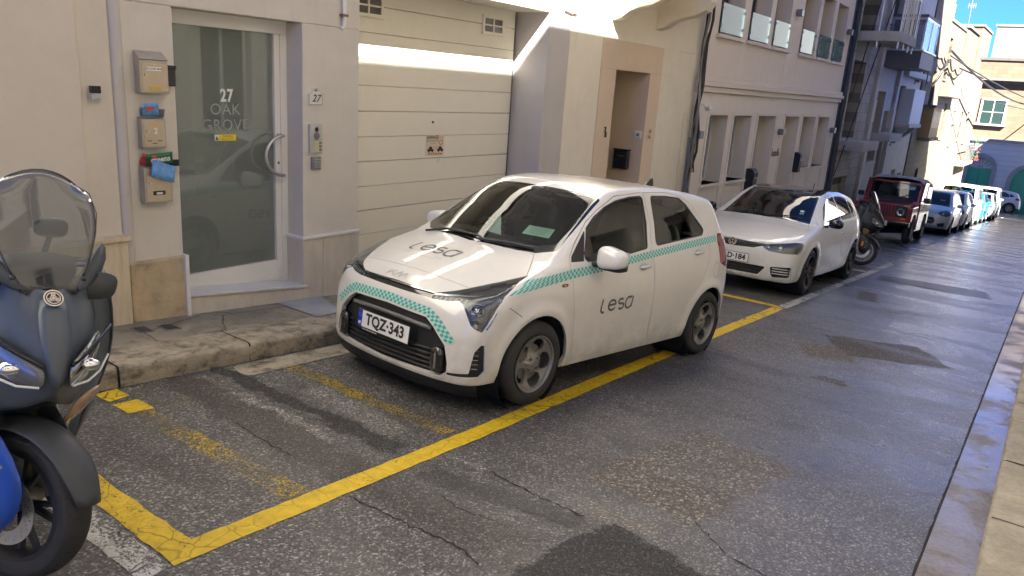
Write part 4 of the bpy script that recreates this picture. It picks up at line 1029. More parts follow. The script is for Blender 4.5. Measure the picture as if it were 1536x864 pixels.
t = put('intercom', 'grey steel intercom panel inside the second hotel doorway', 'intercom', (-5.56, 17.85, .02)); m = MB(); m.box(0, .04, -.22, .22, 0, .5); m.build('case', M_steel, t, .006); m = MB(); m.box(.0405, .045, -.15, .15, .3, .42); m.build('screen', M_blackg, t)
t = put('security_camera', 'white security camera high beside the drainpipe', 'security camera', (-5.25, 12.42, 1.66)); m = MB(); m.tube([(.0, 0, 0), (.08, 0, -.01), (.12, .02, -.05)], .015, 8); m.build('arm', M_white, t); m = MB(); m.lathe([(0, -.10), (.035, -.10), (.04, -.08), (.04, .09), (0, .09)], 14, T=rotm('Z', .7)@rotm('X', -.15), o=(.17, .04, -.07)); m.build('housing', M_white, t, auto=40)
# drainpipes with their cables
def downpipe(name, label, y, x, z0, z1, r_, mat, cables, upper=None):
    t = put(name, label, 'drainpipe', (x, y, z0)); H_ = z1-z0
    m = MB(); m.tube([(.02, 0, 0), (.02, 0, H_ if upper is None else upper)], r_, 14, True)
    for q in np.arange(.4, (H_ if upper is None else upper), .95): m.tube([(.02, 0, q), (.02, 0, q+.06)], r_*1.18, 14)
    m.build('pipe', mat, t, auto=40)
    rnd = random.Random(int(y*10))
    for k in range(cables):
        pts = []; y0 = rnd.uniform(-.09, .06); 
        for q in np.arange(0 if k < 2 else (upper or .6)*.75, H_+.3, .35): pts.append((.03+rnd.uniform(0, .07), y0+rnd.uniform(-.014, .014), q))
        m = MB(); m.tube(pts, rnd.uniform(.008, .022), 6); m.build('cable', M_cable if k % 3 else M_gun, t, auto=60)
    return t
downpipe('drainpipe', 'grey drainpipe with black cable bundle between number 28 and the hotel', 12.16, -5.20, -1.2, 7.5, .055, M_pipe, 9, 2.3)
t = put('conduit', 'thin cream conduit on the yellow wall just left of the grey drainpipe', 'conduit', (-5.24, 11.86, -1.1)); m = MB(); m.tube([(.01, 0, 0), (.012, .01, 1.3), (.01, 0, 2.6)], .012, 8); m.build('pipe', M_h28, t)
t = put('yellow_tag', 'yellow tag hanging under the cube lamp by the drainpipe', 'tag', (-5.24, 12.42, .86)); m = MB(); m.box(0, .01, -.06, .06, 0, .14); m.box(.003, .006, -.008, .008, .14, .2); m.build('plate', M_warn, t)
downpipe('drainpipe', 'dark drainpipe with sagging cables at the right end of the hotel', 21.78, -5.20, -2.0, 8.5, .07, simple('pipe_dark', (.045, .05, .06), .5), 14, 8.4)

# rough stone house with concrete balcony slabs
b3 = thing('house', 'rough grey stone house with bare concrete balcony slab and yellow garage doors', 'house', (-5.6, 23.7, -2))
m = MB(); wall_with_holes(m, -5.7, -5.27, 21.95, 25.38, -3, 9.5, [(22.5, 24.1, -3, -.2), (22.6, 24.0, .9, 3.0), (22.6, 24.3, 3.75, 6.4)]); child(m, 'wall', M_dstone, b3, .01)
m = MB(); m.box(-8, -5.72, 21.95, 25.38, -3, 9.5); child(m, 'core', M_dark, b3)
simple('concrete', (.36, .35, .33), .9, var=.25, bumps=.4, bscale=25)
for za, zb in ((3.47, 3.72), (5.2, 5.4)):
    m = MB(); m.box(-5.27, -4.18, 22.3, 24.5, za, zb); child(m, 'balcony_slab', MATS['concrete'], b3, .015)
m = MB(); m.box(-5.27, -4.6, 22.3, 24.3, .60, .86); child(m, 'balcony_slab', MATS['concrete'], b3, .015)
m = MB(); m.box(-5.6, -5.45, 22.5, 23.27, -3, -.45); m.box(-5.6, -5.45, 23.30, 24.1, -3, -.45); child(m, 'garage_door', simple('door_ochre', (.42, .35, .20), .7, var=.15), b3, .01)
m = MB(); m.box(-5.65, -5.40, 22.6, 24.0, -.44, -.2); child(m, 'lintel', M_dark, b3)
for k, (x, y) in enumerate([(-4.25, 22.4), (-4.25, 23.1), (-4.25, 23.8), (-4.25, 24.4), (-4.75, 22.35)]):
    t = put('scaffold_pole', ['leftmost','second','third','rightmost','rear'][k]+' upright scaffold pole on the edge of the concrete balcony slab', 'scaffold pole', (x, y, 3.3), 'scaffold poles on the balcony slab')
    m = MB(); m.tube([(0, 0, 0), (0, 0, 4)], .025, 8); m.build('pole', M_steel, t, auto=50); m = MB(); m.box(-.04, .04, -.04, .04, .41, .43); m.build('foot', M_gun, t)
t = put('railing', 'thin blue grey railing panels on the upper balcony of the stone house', 'railing', (-4.2, 23.4, 3.72)); m = MB()
for yy in np.arange(-1.0, 1.01, .25): m.tube([(0, yy, 0), (0, yy, .95)], .012, 6)
m.tube([(0, -1, .95), (0, 1, .95)], .018, 6); m.build('rail', M_steel, t)

def facade(name, label, y0, y1, x, ztop, mat, holes, glass=M_bluew, xb=-9.5, trim=None, zb=-5.5, frame=M_gun, depth=.22):
    root = thing('house', label, 'house', (x-.3, (y0+y1)/2, gz((y0+y1)/2)))
    m = MB(); wall_with_holes(m, x-.35, x, y0, y1, zb, ztop, [h[:4] for h in holes]); child(m, 'wall', mat, root, .01)
    m = MB(); m.box(xb, x-.352, y0, y1, zb, ztop-.01); child(m, 'core', mat, root)
    for h in holes:
        a, b, c, d = h[:4]; kind = h[4] if len(h) > 4 else 'win'
        if kind == 'win':
            w_ = MB(); t_ = .05
            for q in ((a, a+t_, c, d), (b-t_, b, c, d), (a+t_, b-t_, d-t_, d-.002), (a+t_, b-t_, c+.002, c+t_), ((a+b)/2-.03, (a+b)/2+.03, c+t_, d-t_)): w_.box(x-depth-.04, x-depth, *q)
            fr = child(w_, 'window', frame, root); g_ = MB(); g_.box(x-depth-.03, x-depth-.02, a+t_, b-t_, c+t_, d-t_); g = g_.build('pane', glass, fr); g.matrix_parent_inverse = Matrix.Identity(4)
            m = MB(); m.box(x-.2, x+.06, a-.06, b+.06, c-.07, c-.002); child(m, 'sill', trim or mat, root)
        else:
            w_ = MB(); w_.box(x-depth-.05, x-depth, a+.002, b-.002, c, d-.002); child(w_, kind, h[5], root)
    m = MB(); m.box(xb, x+.05, y0, y1, ztop, ztop+.12); child(m, 'parapet', trim or mat, root, .01)
    return root
# narrow house with pale pilasters
M_pale = plaster('plaster_pale', (.50, .46, .40), var=.05)
b4 = facade('house', 'pale narrow house with projecting stone pilasters beside the stone house', 25.4, 29.1, -5.30, 7.5, simple('plaster_brown_grey', (.44, .41, .37), .9, var=.12), [(26.3, 27.6, -3.5, -1.1, 'door', simple('door_cream', (.50, .46, .36), .6)), (26.3, 27.6, .1, 2.3), (27.9, 28.6, -1.8, 1.7), (26.2, 28.2, 3.7, 6)])
for y in (25.45, 28.75):
    m = MB()
    for k in range(11): m.box(-5.30, -5.18+.012*(k % 2), y, y+.38, gz(y)-.3+.72*k, gz(y)-.3+.72*(k+1)-.02)
    child(m, 'pilaster', M_pale, b4, .012)
m = MB(); m.box(-5.29, -4.30, 26.4, 28.8, 3.03, 3.52); child(m, 'balcony_box', M_greybox, b4, .01)
m = MB(); m.box(-5.29, -4.26, 26.36, 28.84, 3.52, 3.57); child(m, 'balcony_ledge', M_steel, b4, .005)
m = MB()
for q in ((-5.28, -5.22), (-4.36, -4.31)):
    for yy in (26.42, 28.74): m.box(q[0], q[1], yy, yy+.05, 3.57, 4.42)
m.box(-5.28, -4.31, 26.42, 26.47, 4.42, 4.50); m.box(-4.36, -4.31, 26.47, 28.79, 4.42, 4.50); m.box(-4.36, -4.31, 27.55, 27.60, 3.57, 4.42); m.box(-4.85, -4.81, 26.42, 26.47, 3.57, 4.42)
child(m, 'balcony_frame', M_steel, b4)
m = MB(); m.box(-5.22, -4.36, 26.44, 26.45, 3.57, 4.42); m.box(-4.34, -4.33, 26.47, 28.74, 3.57, 4.42); child(m, 'balcony_glass', glass_mat('frosted_blue', (.30, .42, .52), base=.30, rough=.15), b4)
m = MB(); m.box(-5.29, -4.28, 26.3, 28.9, 4.5, 4.56); child(m, 'balcony_roof', M_greybox, b4)
m = MB(); m.box(-5.29, -4.7, 26.3, 28.3, .78, 1.02); child(m, 'balcony_slab', MATS['concrete'], b4, .01)
m = MB(); m.box(-5.32, -5.27, 26.2, 28.2, -1.1, -.55); child(m, 'shop_fascia', simple('fascia_grey', (.27, .28, .30), .6), b4)
# house with louvred shutters and enclosed white balcony
b5 = facade('house', 'weathered house with enclosed white balcony and louvred doors in the shade', 29.12, 33.65, -5.30, 6.2, simple('plaster_tan_grey', (.52, .45, .37), .9, var=.15), [(29.8, 30.7, -3.6, -.6, 'door', M_wood), (31.1, 31.9, -3.6, -.4, 'shutter', simple('shutter_brown', (.25, .2, .16), .7)), (32.4, 33.2, -3.6, -.6, 'door', M_wood), (29.8, 30.8, .6, 2.6), (32.2, 33.2, 2.8, 4.8)])
m = MB(); m.box(-5.30, -4.85, 30.0, 32.2, 1.3, 2.5); child(m, 'enclosed_balcony', simple('balcony_white', (.50, .52, .54), .6, var=.08), b5, .01)
m = MB(); m.box(-5.30, -4.80, 29.9, 32.3, 1.18, 1.30); child(m, 'balcony_slab', M_pale, b5, .01)
m = MB(); m.box(-5.30, -5.0, 29.2, 33.6, 2.9, 3.1); child(m, 'string_course', M_pale, b5, .01)
for y in (30.1, 31.8):
    m = MB(); m.prism([(-5.30, 1.18), (-4.9, 1.18), (-4.95, 1.05), (-5.30, .75)], y, y+.2, 'y'); child(m, 'bracket', M_pale, b5)
# sunlit houses
M_litT = simple('stone_trim', (.17, .145, .105), .8, var=.1)
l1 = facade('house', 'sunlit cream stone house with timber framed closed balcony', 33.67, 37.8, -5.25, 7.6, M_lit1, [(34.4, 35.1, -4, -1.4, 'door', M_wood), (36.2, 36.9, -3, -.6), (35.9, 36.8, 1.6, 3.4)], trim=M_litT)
m = MB(); m.box(-5.25, -4.85, 35.0, 37.2, .75, 1.95); child(m, 'closed_balcony', simple('balcony_ochre', (.42, .25, .08), .6), l1, .01)
m = MB()
for yy in np.arange(35.15, 37.1, .42): m.box(-4.85, -4.842, yy, yy+.28, 1.15, 1.8)
child(m, 'balcony_pane', simple('balcony_pane', (.45, .40, .28), .2), l1)
m = MB(); m.box(-5.25, -4.78, 34.9, 37.3, .62, .75); child(m, 'balcony_slab', M_litT, l1, .01)
m = MB(); m.box(-5.25, -4.78, 34.9, 37.3, 1.95, 2.05); child(m, 'balcony_roof', M_litT, l1, .01)
l2 = facade('house', 'sunlit cream stone house with narrow windows and a curved first floor balcony', 37.82, 42.9, -5.25, 5.5, M_lit1, [(38.6, 39.4, -4, -1.5), (41.0, 41.6, -4, -1.7), (38.5, 39.3, 3.2, 4.9), (40.8, 41.6, .6, 2.2)], trim=M_litT)
m = MB(); m.box(-5.25, -4.8, 38.2, 42.4, 2.45, 2.95); child(m, 'balcony_parapet', M_lit2, l2, .02)
l3 = facade('house', 'sunlit pale stone house with terrace parapet at the end of the row', 42.92, 54.3, -5.25, 3.9, M_lit2, [(44.2, 45.2, -5, -2.0), (47.3, 48.3, -5, -2.0), (51.2, 52.2, -5, -2.4, 'door', M_wood), (44.5, 45.2, .2, 1.9), (50.2, 51.2, .2, 1.9), (47.6, 48.3, .4, 1.9)], trim=M_litT)
m = MB(); m.box(-5.25, -4.8, 49, 53.6, -1.05, -.85); child(m, 'balcony_slab', M_litT, l3)
m = MB()
for yy in np.arange(49.1, 53.6, .22): m.tube([(-4.83, yy, -.85), (-4.83, yy, .1)], .02, 5)
m.tube([(-4.83, 49.1, .1), (-4.83, 53.5, .1)], .03, 5); child(m, 'railing', M_gun, l3)
t = put('potted_plant', 'small trailing plant with red flowers on the far railing', 'plant', (-4.7, 51.8, -.8)); rnd = random.Random(4); m = MB()
for k in range(140):
    c = np.array([rnd.uniform(-.1, .25), rnd.gauss(0, .5), rnd.uniform(0, 1.3)]); a = rnd.uniform(0, 6); s_ = .07; m.add([c, c+[s_*math.cos(a), s_*math.sin(a), .03], c+[s_*.3, 0, s_*1.2]], [(0, 1, 2)])
m.build('foliage', simple('leaf', (.05, .10, .03), .6, var=.4), t)
m = MB()
for k in range(14):
    c = np.array([.2, rnd.gauss(0, .5), rnd.uniform(0, .7)]); m.box(-.03, .03, -.03, .03, -.03, .03, o=c)
m.build('flowers', M_red, t)
# the house that closes the street
TY = 74.0
tb = thing('house', 'grey and gold stone house with arched green doors closing the end of the street', 'house', (0, TY, gz(72)))
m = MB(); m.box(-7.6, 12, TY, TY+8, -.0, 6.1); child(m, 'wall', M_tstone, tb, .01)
def archpoly(c, w_, z0, zs, n=14):
    return [(c-w_/2, z0), (c+w_/2, z0)]+[(c+w_/2*math.cos(a), zs+w_/2*math.sin(a)) for a in np.linspace(0, math.pi, n)]
GZ = gz(72)
# grey rusticated ground floor, built around the arches
def arch_wall(mb, x0, x1, z0, z1, arches, y0, y1):
    xs = x0
    for (c, w_, zs) in arches:
        mb.box(xs, c-w_/2, y0, y1, z0, z1)
        P = [(c-w_/2, z1), (c-w_/2, zs)]+[(c-w_/2*math.cos(a), zs+w_/2*math.sin(a)) for a in np.linspace(0, math.pi, 17)[1:-1]]+[(c+w_/2, zs), (c+w_/2, z1)]
        n = len(P); V = [(p[0], y, p[1]) for y in (y0, y1) for p in P]
        for k in range(1, n-2):
            a, b = P[k], P[k+1]
            mb.hexa([(a[0], y0, a[1]), (b[0], y0, b[1]), (b[0], y1, b[1]), (a[0], y1, a[1]), (a[0], y0, z1), (b[0], y0, z1), (b[0], y1, z1), (a[0], y1, z1)])
        xs = c+w_/2
    mb.box(xs, x1, y0, y1, z0, z1)
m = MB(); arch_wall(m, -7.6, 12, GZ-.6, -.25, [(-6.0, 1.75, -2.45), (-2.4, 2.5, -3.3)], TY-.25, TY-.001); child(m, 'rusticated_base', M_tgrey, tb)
m = MB(); m.box(-7.6, 12, TY+.02, TY+8, GZ-.6, -.3); child(m, 'core', M_tgrey, tb)
m = MB(); m.box(-7.62, 12, TY-.42, TY-.002, -.25, -.0); child(m, 'string_course', simple('stone_grey_pale', (.33, .315, .29), .8, var=.1), tb)
for (c, w_, zs) in [(-6.0, 1.75, -2.45), (-2.4, 2.5, -3.3)]:
    m = MB(); m.box(c-w_/2, c+w_/2, TY-.10, TY-.04, GZ-.6, zs); fr = child(m, 'door', M_green, tb)
    q = MB(); q.box(c-.015, c+.015, TY-.105, TY-.101, GZ-.5, zs-.1); q.build('joint', M_dark, fr).matrix_parent_inverse = Matrix.Identity(4)
    m = MB(); m.prism([(c-w_/2, zs), (c+w_/2, zs)]+[(c+w_/2*math.cos(a), zs+w_/2*math.sin(a)) for a in np.linspace(0, math.pi, 14)][1:-1], TY-.10, TY-.05, 'y'); child(m, 'fanlight', simple('fanlight_grey', (.38, .37, .34), .6) if c < -5 else M_green, tb)
    m = MB()
    for k in range(18):
        a0, a1 = math.pi*k/18+.01, math.pi*(k+1)/18-.01; r0, r1 = w_/2, w_/2+.32
        m.hexa([(c+r0*math.cos(a0), TY-.32, zs+r0*math.sin(a0)), (c+r1*math.cos(a0), TY-.32, zs+r1*math.sin(a0)), (c+r1*math.cos(a0), TY-.252, zs+r1*math.sin(a0)), (c+r0*math.cos(a0), TY-.252, zs+r0*math.sin(a0)),
                (c+r0*math.cos(a1), TY-.32, zs+r0*math.sin(a1)), (c+r1*math.cos(a1), TY-.32, zs+r1*math.sin(a1)), (c+r1*math.cos(a1), TY-.252, zs+r1*math.sin(a1)), (c+r0*math.cos(a1), TY-.252, zs+r0*math.sin(a1))])
    m.box(c-w_/2-.32, c-w_/2, TY-.32, TY-.252, GZ-.6, zs); m.box(c+w_/2, c+w_/2+.32, TY-.32, TY-.252, GZ-.6, zs)
    child(m, 'arch_surround', MATS['stone_grey_pale'], tb)
m = MB()
for k in range(7):
    a = math.pi*(k+.5)/7; m.tube([(-6.0+.25*math.cos(a), TY-.115, -2.42+.25*math.sin(a)), (-6.0+.8*math.cos(a), TY-.115, -2.42+.8*math.sin(a))], .03, 5)
child(m, 'fanlight_bars', M_white, tb)
for c in (-6.0, -1.6, 2.8):
    wf = MB(); wf.box(c-.95, c-.78, TY-.08, TY-.001, 1.15, 3.15); wf.box(c+.78, c+.95, TY-.08, TY-.001, 1.15, 3.15); wf.box(c-.78, c+.78, TY-.08, TY-.001, 3.0, 3.15); wf.box(c-1.1, c+1.1, TY-.25, TY-.001, 1.0, 1.149); wf.box(c-.04, c+.04, TY-.06, TY-.002, 1.15, 3.0); wf.box(c-.78, c+.78, TY-.055, TY-.003, 2.05, 2.11)
    fr = child(wf, 'window', MATS['stone_grey_pale'], tb); p = MB(); p.box(c-.77, c+.77, TY-.035, TY-.015, 1.15, 3.0); p.build('pane', simple('pane_green', (.02, .04, .033), .3), fr).matrix_parent_inverse = Matrix.Identity(4)
m = MB(); m.box(-7.7, 12, TY-.45, TY+.5, 4.55, 4.75); m.box(-7.6, 12, TY-.25, TY-.002, 4.35, 4.549); child(m, 'cornice', simple('cornice_dark', (.17, .14, .10), .9, var=.3), tb)
m = MB(); m.box(-7.7, 12, TY-.1, TY+8.1, 6.11, 6.3); child(m, 'roof_edge', simple('roof_edge_dark', (.10, .085, .07), .9, var=.2), tb)
# roofscape behind
up = thing('house', 'tall bare limestone building rising behind the terrace', 'house', (-10.5, 84, 3))
m = MB(); m.box(-13.5, -9.0, 84, 92, -6, 9.6); child(m, 'wall', M_tstone, up, .02)
m = MB(); m.box(-13.6, -8.9, 83.9, 92, 9.6, 9.8); child(m, 'parapet', M_litT, up)
m = MB(); m.box(-12.2, -10.9, 83.95, 84, 5.6, 6.7); child(m, 'shade_opening', M_dark, up)
up2 = thing('house', 'pale rendered house with plain gable high behind the gold stone house', 'house', (-5, 92, 3))
m = MB(); m.box(-8.9, 4, 94, 104, -6, 10.6); child(m, 'wall', simple('render_pink', (.15, .125, .11), .9, var=.05), up2, .02)
m = MB(); m.box(-9, 4.1, 93.9, 104.1, 10.6, 10.75); child(m, 'parapet', M_white, up2)
up3 = thing('house', 'sunlit stone stair block on the roofs behind the terrace', 'house', (-8, 62, 2))
m = MB(); m.box(-11.5, -7.0, 58, 64, -5, 7.1); child(m, 'wall', M_lit1, up3, .02); m = MB(); m.box(-11.6, -6.9, 57.9, 64.1, 7.1, 7.25); child(m, 'parapet', M_litT, up3)
t = put('antenna', 'thin rooftop television antenna against the blue sky', 'antenna', (-7.35, 60, 7.2)); m = MB(); m.tube([(0, 0, 0), (-.05, 0, 2.1)], .03, 6)
m.build('mast', M_gun, t); m = MB()
for zz, l_ in ((2.0, .22), (1.45, .25)):
    m.tube([(-l_, 0, zz), (l_, 0, zz)], .015, 5)
    for q in (-.8, -.3, .3, .8): m.tube([(q*l_, -.0, zz-.16), (q*l_, 0, zz+.16)], .015, 5)
m.build('aerial', simple('aerial_rust', (.30, .16, .12), .7), t)
t = put('vent_pipe', 'white vent pipe standing on the roof edge against the sky', 'pipe', (-6.99, 50, 4.0)); m = MB(); m.tube([(0, 0, 0), (0, 0, 3.5)], .09, 10); m.build('pipe', M_white, t)
m = MB(); m.tube([(0, 0, 3.5), (0, 0, 3.56)], .11, 10); m.build('cap', M_white, t)
# service cables across and along the street
def cable(label, pts, r_=.018, sag=.3, n=14):
    V = []
    for i in range(len(pts)-1):
        a, b = np.array(pts[i], float), np.array(pts[i+1], float)
        for k in range(n+(i == len(pts)-2)): s_ = k/n; p = a+(b-a)*s_; p[2] -= sag*4*s_*(1-s_); V.append(p)
    o = MB().tube(V, r_, 5).build('overhead_cable', M_cable); tag(o, label, 'cable', 'service cables above the street'); return o
cable('thick black cable sagging from the sunlit houses to the gold stone house', [(-5.0, 37.5, 4.3), (-2.2, 73.6, 3.0)], .05, .9)
cable('black cable under the thick one from the sunlit houses across to the right', [(-5.0, 37.5, 4.1), (3, 73.5, 3.1)], .03, 1.2)
cable('thin cable running low across the front of the gold stone house', [(-5.1, 54.2, 2.7), (8, 73.4, 2.6)], .025, .7)
cable('slanting light cable from the scaffold down to the stone house wall', [(-4.6, 24.3, 6.4), (-5.15, 22.0, -.1)], .014, .05)
cable('grey cable slanting past the hotel drainpipe', [(-4.9, 23.6, 6.2), (-5.1, 22.2, 2.0)], .014, .05)
cable('tangled black cable along the fronts of the sunlit houses', [(-5.15, 34.0, 4.4), (-5.1, 36, 3.9), (-5.1, 38.5, 4.0), (-5.1, 40.5, 3.7), (-5.1, 43, 3.8)], .035, .25, 8)
cable('loose black loop of cable hanging by the grey balcony box', [(-4.4, 28.9, 3.3), (-5.1, 33.5, 2.9), (-5.1, 38, 4.0)], .022, .5, 10)
# ================================================================ the side of the street behind the camera (shades the road, mirrored in the cars)
M_opp = plaster('plaster_cream_white', (.76, .73, .67), var=.03)
def opposite(label, y0, y1, x, z1, mat, bal):
    root = thing('house', label, 'house', (x+.5, (y0+y1)/2, gz((y0+y1)/2)))
    hs = []; y = y0+.8
    while y+1.1 < y1-.4:
        for zf in np.arange(gz(y0)+1.0, z1-2.0, 3.1): hs.append((y, y+1.0, zf, zf+1.9))
        y += 2.1
    m = MB(); wall_with_holes(m, x, x+.35, y0, y1, gz(y1)-1, z1, hs); child(m, 'wall', mat, root, .01)
    m = MB(); m.box(x+.36, x+7, y0, y1, gz(y1)-1, z1-.01); child(m, 'core', M_inside, root)
    m = MB(); m.box(x-.02, x+7.1, y0+.01, y1-.01, z1+.002, z1+.06); child(m, 'roof', simple('added_roof_felt', (.05, .048, .045), .9, var=.2), root)  # unseen dark roof added so sunlit tops do not glare in the windows
    for (a, b, c, d) in hs:
        w_ = MB()
        for q in ((a, a+.06, c, d), (b-.06, b, c, d), ((a+b)/2-.03, (a+b)/2+.03, c, d), (a+.06, b-.06, d-.06, d)): w_.box(x+.18, x+.23, *q)
        fr = child(w_, 'window', M_white, root); p = MB(); p.box(x+.20, x+.21, a+.06, b-.06, c, d-.06); p.build('pane', M_bluew, fr).matrix_parent_inverse = Matrix.Identity(4)
    if bal:
        for zf in np.arange(gz(y0)+3.9, z1-2.2, 3.1):
            for yy in np.arange(y0+.6, y1-2.4, 4.2):
                m = MB(); m.box(x-.75, x, yy, yy+2.4, zf-.18, zf); child(m, 'balcony_slab', M_white, root, .01)
                m = MB()
                for q in np.arange(yy+.02, yy+2.4, .12): m.box(x-.74, x-.71, q, q+.03, zf, zf+.95)
                m.box(x-.75, x-.70, yy, yy+2.4, zf+.95, zf+1.0); child(m, 'balcony_railing', M_white, root)
    return root
opposite('cream rendered house opposite the garage', -14, 4.75, 1.35, 10.37, M_opp, True)
opposite('tall yellow house with white balconies opposite the hotel', 4.78, 28.6, 1.35, 15.5, M_opp, True)
opposite('low wall like house across from the sunlit houses', 28.65, 51.9, 1.35, 1.7, M_opp, False)
opposite('unseen tall plain house added at the cross street corner to shade the end house', 52, 66, 4.0, 11.7, simple('far_brown_render', (.07, .055, .04), .9, var=.2), False)  # unseen block added to throw shade on the house closing the street
opposite('garden wall like low house before the cross street corner', 52, 61, 1.35, .2, M_opp, False) if False else None
# ================================================================ vehicles
def paint(name, col, rough=.28, metal=0., dirt=.12):
    if name in MATS: return MATS[name]
    t = NT(name); c = np.array(col); p = t.pos(True)
    sp = t.node('ShaderNodeSeparateXYZ', Vector=p); low = t.node('ShaderNodeMapRange', Value=sp.outputs['Z'], i1=.55, i2=.15).outputs[0]
    n = t.noise(7, 6, .7, p); g = t.math('MULTIPLY', t.ramp(n, [(.4, 0), (.75, 1)]), t.math('MULTIPLY_ADD', low, .8, dirt))
    t.set(Base__Color=t.mix(g, tuple(c), tuple(c*.45+np.array([.09, .07, .05])*.5)), Metallic=metal, Roughness=rough, Coat__Weight=1., Coat__Roughness=.03, Coat__IOR=1.45)
    MATS[name] = t.m; return t.m
M_tyre = simple('tyre_rubber', (.022, .022, .023), .75, var=.3, bumps=.2, bscale=200)
M_rimS = simple('alloy_silver', (.27, .26, .245), .38, .7, var=.1)
M_rimD = simple('alloy_dark', (.05, .05, .055), .35, .6)
M_under = simple('underbody', (.012, .012, .012), .9)
M_lamp = glass_mat('lamp_lens', (.86, .88, .88), 1.35)
M_lampin = simple('lamp_inner', (.14, .14, .14), .25, .4)
M_red_l = simple('tail_red', (.22, .006, .012), .12, coat=1.)
M_dglass = glass_mat('car_glass', (.50, .56, .53), 1.35)
M_dglass2 = glass_mat('car_glass_dark', (.16, .19, .19), 1.5)
M_wglass = glass_mat('windscreen_glass', (.66, .73, .70), 1.3)
M_trim = simple('trim_black', (.014, .014, .015), .5, var=.1)
M_gloss = simple('trim_gloss', (.012, .012, .013), .08, coat=1.)
M_seat = simple('seat_fabric', (.075, .072, .07), .9, var=.2)
M_liner = simple('cabin_grey', (.12, .115, .105), .85)
M_plate = simple('plate_white', (.74, .74, .72), .35)
M_eu = simple('plate_blue', (.01, .03, .35), .4)
M_amber = simple('amber', (.75, .22, .01), .2)

def wheel(root, x, y, z, side, R_=.29, r_=.185, w_=.17, nsp=5, style='oval', mat=None, steer=0., lugs=4, name='wheel', simple_=False):
    """side = +1: outer face towards +y"""
    t = empty(name, (x, y, z), (0, 0, steer), root); mat = mat or M_rimS; n = 56 if not simple_ else 28
    sd = side
    P = [(r_*1.02, -.01), (r_+.015, .0), (r_+.03, .004), (R_-.045, .008), (R_-.016, -.004), (R_-.004, -.022), (R_, -.04), (R_, -w_+.04), (R_-.005, -w_+.02), (R_-.03, -w_), (r_, -w_+.01)]
    m = MB(); m.lathe([(a, b*sd) for a, b in P], n); o = m.build('tyre', M_tyre, t, auto=35)
    if sd < 0: o.data.flip_normals()
    if not simple_:
        # tread grooves as proud blocks would be too fine; four circumferential dark grooves
        m = MB()
        for q in (.055, .085, .115): m.lathe([(R_+.0006, -(q)*sd), (R_+.0006, -(q+.006)*sd)], n)
        m.build('tread_groove', M_dark, t)
    m = MB(); m.lathe([(r_*1.03, .004*sd), (r_*.985, .002*sd), (r_*.955, -.006*sd), (r_*.94, -.03*sd), (r_*.90, -.075*sd), (r_*.90, -w_*.95*sd)], n); o = m.build('rim_lip', mat, t, auto=35)
    m = MB(); m.lathe([(0, -.095*sd), (r_*.92, -.095*sd)], n); m.build('wheel_back', M_under, t)
    m = MB(); m.lathe([(0, -.055*sd), (r_*.66, -.055*sd), (r_*.66, -.07*sd)], n); m.build('brake_disc', M_gun, t, auto=30)
    # spoke face
    K = 24 if simple_ else 96; V = []; F = []; rows = 5
    def prof(r):   # dish
        q = r/r_; return -.012-.020*math.sin(min(q, 1)*math.pi)**2*1.0+(.010 if q < .25 else 0)
    def gaps(phi):
        u = (phi*nsp/(2*math.pi)) % 1.0; u = abs(u-.5)*2   # 0 at the middle of a gap, 1 on a spoke
        if style == 'oval': w0, ri, ro = .76, .37, .90
        elif style == 'twin': w0, ri, ro = .66, .27, .93
        else: w0, ri, ro = .70, .30, .93
        if u >= w0: return (ri+ro)/2, (ri+ro)/2
        e = math.sqrt(1-(u/w0)**2) if style == 'oval' else min(1, (1-(u/w0)**6)); mid = (ri+ro)/2*1.02
        return mid-(mid-ri)*e, mid+(ro-mid)*e
    rings = [[], []]
    for k in range(K):
        a = 2*math.pi*k/K; gi, go = gaps(a)
        for part, (ra, rb) in enumerate(((.10, gi), (go, .965))):
            row = []
            for j in range(rows):
                r = (ra+(rb-ra)*j/(rows-1))*r_; row.append(len(V)); V.append((r*math.cos(a), sd*prof(r), r*math.sin(a)))
            j = rows-1 if part == 0 else 0; v = V[row[j]]; ex = len(V); V.append((v[0], v[1]-.022*sd, v[2]))
            row = row+[ex] if part == 0 else [ex]+row
            rings[part].append(row)
    for part in (0, 1):
        L = rings[part]
        for k in range(K):
            a, b = L[k], L[(k+1) % K]
            for j in range(len(a)-1):
                q = (a[j], b[j], b[j+1], a[j+1]); F.append(q if sd < 0 else q[::-1])
    o = mesh_obj('rim', V, F, mat, t, auto=38)
    m = MB(); m.lathe([(0, .0), (r_*.11, 0), (r_*.13, -.006*sd)], 20); m.build('centre_cap', mat, t, auto=40)
    if not simple_:
        for k in range(lugs):
            m = MB(); a = 2*math.pi*(k+.5)/lugs; m.lathe([(0, .004*sd), (.009, .004*sd), (.010, -.014*sd)], 10, o=(r_*.26*math.cos(a), 0, r_*.26*math.sin(a))); m.build('lug_nut', M_gun, t)
    return t
def well(root, x, z, r, y0, y1):
    m = MB(); m.lathe([(r, y0), (r, y1), (.02, y1)], 28); o = m.build('wheel_well', M_under, root, auto=40); o.location = (x, 0, z); return o
